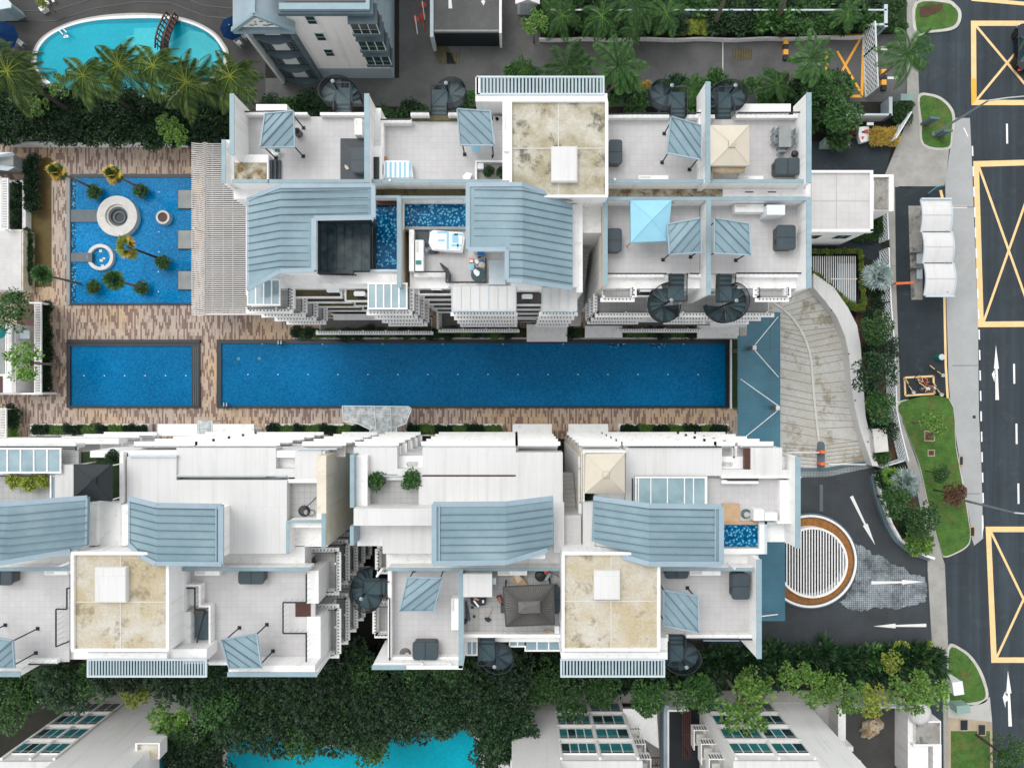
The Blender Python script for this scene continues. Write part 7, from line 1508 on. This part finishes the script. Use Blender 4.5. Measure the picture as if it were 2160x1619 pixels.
def fan_proto(name,m,R,nf,trunk,seed,tr=.11,m2=None,bark='bark'):
    t=bpy.data.objects.new(name,None); C.objects.link(t); WL[t.name]=(0,0,0); t['category']='palm tree'; r=random.Random(seed); cm=MB(); c2=MB(); st=MB()
    for k in range(nf):
        az=2*PI*k/nf+r.uniform(-.3,.3); el=r.uniform(-.5,.8) if k%4 else r.uniform(.9,1.3); h=Vector((math.cos(az)*math.cos(el),math.sin(az)*math.cos(el),math.sin(el))); base=Vector((0,0,trunk)); q=base+h*R*r.uniform(.22,.42); st.bar(base,q,.035)
        s=h.cross(Vector((0,0,1))).normalized(); u=s.cross(h).normalized(); mm=c2 if (m2 and r.random()<.5) else cm
        for i in range(17):
            a=math.radians(-130+260*i/16); d=(h*math.cos(a)+s*math.sin(a)).normalized(); e=q+d*R*r.uniform(.5,.62)*(1-.16*abs(a))+Vector((0,0,-.12*R*r.uniform(.3,1.4))); sd=d.cross(u).normalized()*.06*R/1.2; b=len(mm.V); mid=q+d*R*.3; mm.V+=[tuple(q),tuple(mid-sd),tuple(e),tuple(mid+sd)]; mm.F.append((b,b+1,b+2,b+3))
    cm.build('fronds',m,t); 
    if m2: c2.build('old_fronds',m2,t)
    st.build('frond_stalks','leaf_mid' if m!='leaf_silver' else 'leaf_silver',t); MB().tube([(0,0,0),(.03,0,trunk*.5),(0,0,trunk)],[tr*1.3,tr,tr*.9],8).build('trunk',bark,t)
    return t
protos['coco']=(palm_proto('coconut_palm','leaf_coconut','leaf_yellow',3.4,18,.38,.72,.95,.085,8.6,41,tr=.13,bark='bark_dark',n=44,lean=(1.6,-1.2),sag=.65),8.9)
protos['coco2']=(palm_proto('coconut_palm','leaf_coconut','leaf_yellow',3.2,16,.46,.85,.92,.085,8.6,42,tr=.13,bark='bark_dark',n=42,lean=(1.2,-1.6),sag=.7),8.9)
protos['fox']=(palm_proto('feather_palm','leaf_palm','leaf_mid',2.9,11,.40,.55,.72,.085,5.6,43,tr=.12,n=40,sag=.35),5.8)
protos['fox2']=(palm_proto('feather_palm','leaf_mid','leaf_light',2.5,11,.34,.5,.66,.09,3.4,44,tr=.1,n=32,sag=.35),3.6)
protos['fan']=(fan_proto('fan_palm','leaf_mid',1.25,22,5.6,45),5.8); protos['fang']=(fan_proto('fan_palm','leaf_mid',1.15,20,5.6,46,m2='leaf_gold'),5.8); protos['fangold']=(fan_proto('fan_palm','leaf_gold',1.45,9,5.6,47,m2='leaf_yellow',bark='bark_dark'),5.8)
protos['silver']=(fan_proto('silver_fan_palm','leaf_silver',1.75,20,1.6,48,tr=.18),1.9); protos['olive']=(fan_proto('fan_palm','leaf_light',1.2,16,1.4,49,tr=.12),1.6)
for i,(k,x,y,s,lab) in enumerate((('coco',10,148,1.05,'coconut palm at the left edge beside the navy parasol'),('coco2',171,156,.98,'darker coconut palm leaning over the left part of the turquoise pool'),('coco',246,135,.95,'coconut palm over the middle of the turquoise pool'),('coco2',319,135,1.0,'coconut palm just below the red footbridge'),('coco',389,170,1.05,'coconut palm between the footbridge palm and the rightmost coconut palm'),('coco2',482,157,1.08,'rightmost coconut palm nearest the grey gabled tower'))):
    grow(k,x,y,8.9*s,lab,None,s,rz=[.3,1.1,2.0,.7,2.9,.1][i]*.35)
for k,x,y,z,s,lab in (('fox',1195,139,6.4,1.0,'feather palm behind the left end of the upper louvred canopy'),('fox',1306,137,6.9,1.12,'largest feather palm right of the upper louvred canopy'),('fox',1716,122,6.2,1.0,'feather palm over the orange yellow box at the gate'),('fox',1919,109,6.6,1.05,'feather palm leaning over the footpath by the upper grass island'),('fox2',1185,30,4.2,1.0,'feather palm in the top bed nearest the tiny lodge'),('fox2',1270,32,4.4,1.05,'feather palm in the top bed above the louvred canopy'),('fox2',1407,26,4.2,1.0,'feather palm in the top bed left of the yellow flowers'),('fox',1345,12,5.6,.9,'dark feather palm cut by the top edge'),('fox2',1790,28,3.6,.8,'small feather palm near the sliding gate'),('fox2',1335,60,3.4,.7,'low feather palm hanging over the wavy kerb'),('fox2',1460,190,3.0,.8,'low feather palm between two upper spiral staircases'),('fox2',1640,175,3.4,.95,'feather palm below the striped bar'),('fox2',1225,150,3.2,.7,'low feather palm between the two big upper palms'),('fox2',1105,145,3.0,.6,'low feather palm at the left end of the louvred canopy')): grow(k,x,y,z,lab,None,s)
for k,x,y,lab in (('fang',118,360,'fan palm with yellow dying leaves at the top left of the square pool'),('fang',237,366,'fan palm with orange underleaves at the top of the square pool'),('fangold',268,520,'golden withered fan palm in the middle of the square pool'),('fan',238,590,'green fan palm at the bottom of the square pool'),('fan',86,578,'green fan palm standing over the dry lawn edge')): grow(k,x,y,5.8,lab,None,1.0,rz=0)
for i,(x,y) in enumerate(((200,404),(299,403),(343,553),(298,607),(197,606))): grow('rd',x,y,.7,('round clipped shrub in a tub, upper left in the square pool','round clipped shrub in a tub, upper right in the square pool','round clipped shrub in a tub at the centre right of the square pool','round clipped shrub in a tub, lower right in the square pool','round clipped shrub in a tub, lower left in the square pool')[i],None,1.08)
grow('rdd',1031,363,17.4,'left round clipped shrub in the white planted box by the core roof',None,1.0); grow('rdd',1059,363,17.4,'right round clipped shrub in the white planted box by the core roof',None,1.0)
for k,x,y,z,s,lab in (('silver',1857,580,2.2,1.05,'silver-blue fan palm beside the triangular slatted skylight'),('silver',1912,1018,2.2,1.05,'silver-blue fan palm beside the long grass verge'),('olive',1880,1003,1.8,1.0,'olive fan palm left of the lower silver palm'),
 ('md2',1840,693,3.6,1.1,'mid-green round tree at the top of the ramp planting'),('dk2',1868,738,4.0,.62,'small dark tree right of the ramp wall above the largest one'),('dk',1852,780,5.0,.85,'largest dark green round tree beside the ramp wall'),('md2',1856,856,3.6,1.05,'lighter round tree beside the ramp wall above the cream box'),('sd',1862,905,1.6,1.2,'dark shrub just above the cream utility box'),('sm',1860,962,1.4,.9,'low shrub just below the cream utility box'),
 ('md2',1888,1055,3.6,1.05,'round green tree beside the low curved garden wall'),('md2',1932,1088,3.6,1.15,'round green tree between garden wall and footpath, middle of three'),('sl',1943,1142,1.6,1.7,'loose olive-green bush at the lower end of the garden wall'),('sd',1868,1010,1.2,1.0,'dark shrub below the lattice return'),('lt',1962,893,3.2,.8,'thin pale tree on the long grass verge near the square manhole'),('md2',1982,998,3.0,.6,'small green tree on the long grass verge beside the footpath'),('rdt',2013,1043,3.4,1.0,'dark red-leaved tree at the right of the long grass verge'),
 ('md',2128,1600,5.0,.85,'green tree at the bottom right corner of the road'),('lt',1128,50,3.6,.8,'tree beside the tiny white lodge'),('yl',95,8,1.5,.5,'bush in the white planter at the top left'),('md',28,650,4.6,.9,'tree over the left edge house beside the brown courtyard'),('lt',68,765,4.2,1.15,'pale leafy tree over the long slatted screen'),
 ('yl',285,1464,5.4,1.0,'yellow-green slender tree left of the bottom left townhouse corner'),('lt',358,1524,6.2,1.25,'yellow-green tree in front of the leftmost townhouse'),('lt',1678,1425,4.6,1.0,'light green tree over the broadleaf hedge, leftmost'),('lt',1720,1447,4.6,1.1,'light green tree over the pale walkway right of the round-crowned one'),('lt',1770,1452,4.6,1.2,'light green tree above the courtyard with the boulder'),('yl',1845,1480,4.6,1.15,'brightest yellow-green tree hanging over the courtyard rail'),('lt',1903,1441,4.6,1.3,'light green tree left of the white parasol'),('lt',1945,1452,4.6,1.2,'light green tree just above the white parasol'),('yl',1882,1397,3.4,.8,'small yellow-green crown inside the broadleaf hedge'),
 ('md',1143,1448,5.4,1.0,'green tree left of the central townhouse over the walkway'),('md',1195,1470,5.8,1.0,'green tree over the left corner of the central townhouse windows'),('md2',1265,1448,4.6,1.25,'green tree over the walkway above the central townhouse'),('md2',1366,1462,4.6,1.3,'green tree above the white awning'),('md2',1467,1462,4.6,1.35,'round green tree above the dark courtyard'),('lt',1555,1462,5.0,1.6,'large yellowish tree over the right townhouse windows'),('lt',1585,1438,4.6,1.1,'light tree between broadleaf hedge and right townhouse')): grow(k,x,y,z,lab,None,s)
# dense belt of trees along the bottom
r=random.Random(5); g='dark trees in the belt below the lower row'; lab='dark green tree crown in the dense belt below the lower row'
belt=[]
for (x0,y0,x1,y1,n,ks) in ((-10,1428,210,1448,7,('dk','md','dk2')),(-10,1465,70,1500,2,('dk','md')),(240,1405,430,1422,4,('dk','dk2')),(430,1420,545,1528,8,('md','dk','dk2')),(560,1400,1090,1500,24,('dk','dk2','dk','md')),(520,1500,830,1540,13,('dk','dk2','md')),(830,1490,1060,1508,6,('dk','md','dk2')),(1025,1510,1080,1600,4,('dk','dk2')),(575,1548,650,1560,2,('dk','md')),(385,1545,432,1625,4,('dk','md')),(660,1545,790,1555,3,('md','dk'))):
    tries=0; c=0
    while c<n and tries<400:
        tries+=1; x,y=r.uniform(x0,x1),r.uniform(y0,y1)
        if all((x-a)**2+((y-b2)*1.1)**2>30**2 for a,b2 in belt): belt.append((x,y)); c+=1; k=r.choice(ks); grow(k,x,y,r.uniform(5.2,7.4),lab,g,r.uniform(.9,1.2))
for i in range(20): x=500+i*32+r.uniform(-10,10); grow('sd',x,1395+r.uniform(-10,60),1.5,'dark undergrowth shrub below the lower row terraces','undergrowth shrubs below the lower row',r.uniform(1.3,1.8))
for i in range(16): x=1010+i*32; grow('sd',x,1400+r.uniform(-5,35),1.5,'dark undergrowth shrub below the lower row terraces','undergrowth shrubs below the lower row',r.uniform(1.2,1.7))
# broadleaf hedge by the forecourt
for i in range(60):
    x=1500+(i%30)*16.3+r.uniform(-6,6); y=1388+(i//30)*26+r.uniform(-8,8); grow('bigm' if (x>1840 and i%3==0) else 'big',x,y,1.6,'broad-leaved dark plant in the hedge along the forecourt','broadleaf hedge plants along the forecourt',r.uniform(1.0,1.35))
for i in range(5): grow('sy',1862+i*26+r.uniform(-8,8),1366+r.uniform(-4,6),1.6,'yellow-tipped plant at the top of the forecourt hedge','yellow-tipped plants of the forecourt hedge',.9)
# hedge north of the square pool
for i in range(84):
    x=-5+(i%28)*17.5+r.uniform(-7,7); y=222+(i//28)*27+r.uniform(-8,10); 
    if y<240 and 150<x<400 and (i//28)==0 and r.random()<.4: continue
    grow('sm' if r.random()<.16 else 'sd',x,y,2.2,'dark green shrub in the deep hedge above the paved pool terrace','hedge shrubs above the paved pool terrace',r.uniform(1.1,1.5))
for i,(x,y) in enumerate(((125,180),(40,195),(75,220),(352,262),(60,170),(370,285))): grow('lt',x,y,3.6,('pale leafy tree over the left rim of the turquoise pool','pale leafy tree below the left edge coconut palm','pale tree at the left of the deep hedge','pale leafy tree over the middle of the deep hedge','pale tree between coconut palm and pool rim','pale tree where the hedge meets the pool paving')[i],None,.7)
# service road side planting behind the upper row
for (x0,x1,y0,y1,n,ks) in ((560,690,216,232,9,('sd','sm')),(800,890,232,252,7,('sd','sm')),(975,1002,205,235,3,('sd','sm')),(1285,1480,170,236,20,('sd','bigm','sm','big')),(1480,1500,215,235,2,('sd',)),(1600,1700,165,215,9,('bigm','sm','big')),(1690,1780,170,300,16,('bigm','big','md2','sd')),(1500,1600,165,200,4,('bigm','sm')),(1075,1140,150,160,4,('bigm','sm'))):
    for i in range(n):
        k=r.choice(ks); grow(k,r.uniform(x0,x1),r.uniform(y0,y1),1.6 if k!='md2' else 3.6,'green plant in the narrow bed behind the upper row','bed plants behind the upper row',r.uniform(.8,1.25))
for i in range(4): grow('sg',1340+i*9+r.uniform(-4,4),185+r.uniform(-14,14),1.2,'orange-gold plant beside the spiral staircase bed','orange plants behind the upper row',.7)
# top bed
for i in range(62):
    x=1145+(i%31)*23+r.uniform(-8,8); y=12+(i//31)*38+r.uniform(-10,8)
    if 1430<x<1510 and y>35: continue
    grow(r.choice(('sd','bigm','sm','sd')),x,y,1.3,'dark green plant in the long bed at the top edge','bed plants at the top edge',r.uniform(.8,1.25))
for i in range(14): grow('sy',1424+(i%7)*11+r.uniform(-3,3),50+(i//7)*13+r.uniform(-3,3),1.0,'yellow-green bush in the block of yellow planting','yellow bushes in the top bed',.75)
for i in range(8): grow('sy',1515+i*9,45+r.uniform(-8,16),1.0,'yellow-green bush in the looser yellow planting by the palm trunk','yellow bushes by the palm trunk',.65)
for i in range(9): grow('sr',1655+i*16+r.uniform(-5,5),52+r.uniform(-10,14),1.0,'red-leaved plant in the top bed near the sliding gate','red plants near the sliding gate',.7)
for i,(x,y) in enumerate(((1520,20),(1652,10))): t=thing('palm_trunk',('pale bare palm trunk leaning out of the yellow planting','pale bare palm trunk near the long blue-grey wall')[i],'palm trunk',P(x-14,y+35,0)); MB().tube([P(x-14,y+35,0),P(x-4,y+10,4),P(x+10,y-25,8)],[.22,.19,.16],8).build('trunk','bark',t)
for i in range(8): grow('sr',1745+(i%4)*17,262+(i//4)*16,.9,'dark red plant in the flower bed behind the driveway','red plants in the driveway flower bed',.75)
for i in range(12): grow('sg',1846+(i%6)*8,282+(i//6)*13,.9,'golden plant in the right half of the driveway flower bed','golden plants in the driveway flower bed',.7)
for i in range(6): cover('sm', 1885 + r.uniform(0, 30), 225 + r.uniform(0, 30), 1.0, 0.8)
for i in range(7): cover('sm', 1868 + r.uniform(-8, 40), 12 + i * 8, 1.2, 0.9)
t=thing('garden_ornament','red and white standing garden ornament in the driveway flower bed','ornament',P(1823,285,0)); MB().poly([(1813,268),(1833,266),(1834,296),(1816,301),(1811,285)],.7,.2).build('white_board','plastic_white',t); MB().poly([(1824,274),(1832,272),(1832,280),(1825,281)],.8,.7).build('red_patch','red_plastic',t); MB().poly([(1818,288),(1824,288),(1820,294)],.8,.7).build('red_patch','red_plastic',t); MB().px(1819,276.5,1824,279.5,.8,.7).build('black_band','black_rail',t); MB().px(1829,258,1843,264,1.0,.9).build('white_panel','plastic_white',t); MB().px(1835,260,1837,262,.9,0).build('post','steel',t)
# planted beds beside the pools and the paths
gr='shrubs in the garden strip above the lap pool'
for i in range(58):
    x=624+i*16+r.uniform(-4,4)
    if 1106<x<1200 or 1228<x<1318 or 1468<x: continue
    lt=any(abs(x-c)<18 for c in (676,705,820,980,1045,1345,1425)); cover('sl' if lt else 'sm' if i % 2 else 'sd', x, 702 + r.uniform(-4, 4), 0.6, (0.62, 0.62, 0.6))
for (x0,x1,cs,nm) in ((70,308,(125,188,250),'leftmost lower planter box'),(566,776,(606,664,722),'planter box left of the clear glass canopy'),(862,1054,(906,968,1035),'planter box right of the clear glass canopy'),(1311,1531,(1358,1425,1487),'rightmost lower planter box')):
    n=int((x1-x0)/11)
    for i in range(n):
        x=x0+(i+.5)*(x1-x0)/n; lt=any(abs(x-c)<16 for c in cs); cover('sl' if lt else 'sd', x, 905 + r.uniform(-2, 2), 0.9, (0.62 if lt else 0.5,) * 2 + (0.6,))
for i in range(16): cover('sd', 96 + r.uniform(-4, 4), 646 + i * 11.6, 0.9, (0.62, 0.62, 0.8))
for i in range(12): cover('sd', 68 + r.uniform(-6, 6), 338 + i * 9, 0.9, (0.65, 0.65, 0.8))
for i in range(11): cover('sm', 60 + r.uniform(-5, 5), 492 + i * 10.5, 0.8, (0.6, 0.6, 0.8))
for i in range(9): cover('sm' if i % 2 else 'sd', 33 + r.uniform(-7, 7), 392 + i * 10, 0.7, (0.6, 0.6, 0.7))
for i in range(7): grow('sl' if i>3 else 'sd',26+r.uniform(-5,5),866+i*9,.9,'shrub in the hedge at the left edge below the brown courtyard','hedge shrubs below the brown courtyard',(.7,.7,.8))
for i in range(64):
    t_=i/64; x,y=along([(1700,530),(1815,530),(1822,645),(1806,650),(1790,640),(1700,562)],t_); cover('sy' if i % 3 else 'sl', x, y, 1.1, (r.uniform(.3,.5),)*2+(.5,))
for i in range(14): cover('sd', r.uniform(1830, 1850), 620 + i * 24, 0.8, 0.75) if i<12 else None
for i in range(10): cover(r.choice(('sd', 'sm')), r.uniform(1862, 1890) + i * 5, 990 + i * 16, 0.8, 0.75)
for i in range(5): cover('sm', 1848 + i * 2, 450 + i * 9, 0.8, 0.6)
for i in range(6): cover('sm', 1800 + i * 9, 498 + r.uniform(-3, 3), 0.6, 0.55)
# roof terrace plants
for i,(k,x,y,s,lab) in enumerate((('sm',790,1013,.85,'bright green leafy plant at the left of the small roof terrace'),('sm',866,1012,.85,'bright green leafy plant at the right of the small roof terrace'),('sl',758,1017,.5,'small plant in the corner of the small roof terrace'),('sy',30,1014,.9,'yellow-green trailing plant on the left planted terrace, left clump'),('sy',60,1018,1.0,'yellow-green trailing plant on the left planted terrace, middle clump'),('sy',88,1014,.9,'yellow-green trailing plant on the left planted terrace, right clump'),('rdd',238,965,1.3,'round dark bush in the corner of the small roof lawn'))): grow(k,x,y,17.2,lab,None,s)
for i in range(5): cover('sd', 1240 + r.uniform(-2, 2), 970 + i * 20, 16.6, 0.5)
for i in range(5): cover('sm', 800 + r.uniform(-40, 20), 918, 0.5, 0.5)
cb=MB(); mats=[]; idx=[]
for mn,mb in _stuff.items():
    b0=len(cb.V); cb.V+=mb.V; cb.F+=[tuple(b0+i for i in f) for f in mb.F]; idx+=[len(mats)]*len(mb.F); mats.append(mn)
o=cb.build('low_planting', mats[0]); [o.data.materials.append(M[k]) for k in mats[1:]]
o.data.polygons.foreach_set('material_index', idx); tag(o, 'low leafy planting filling the small beds, planter boxes and hedges', 'planting', kind='stuff')
# drop prototypes that were never placed
for k,(o,b_) in protos.items():
    if k not in _used:
        for c in list(o.children): bpy.data.objects.remove(c)
        bpy.data.objects.remove(o)
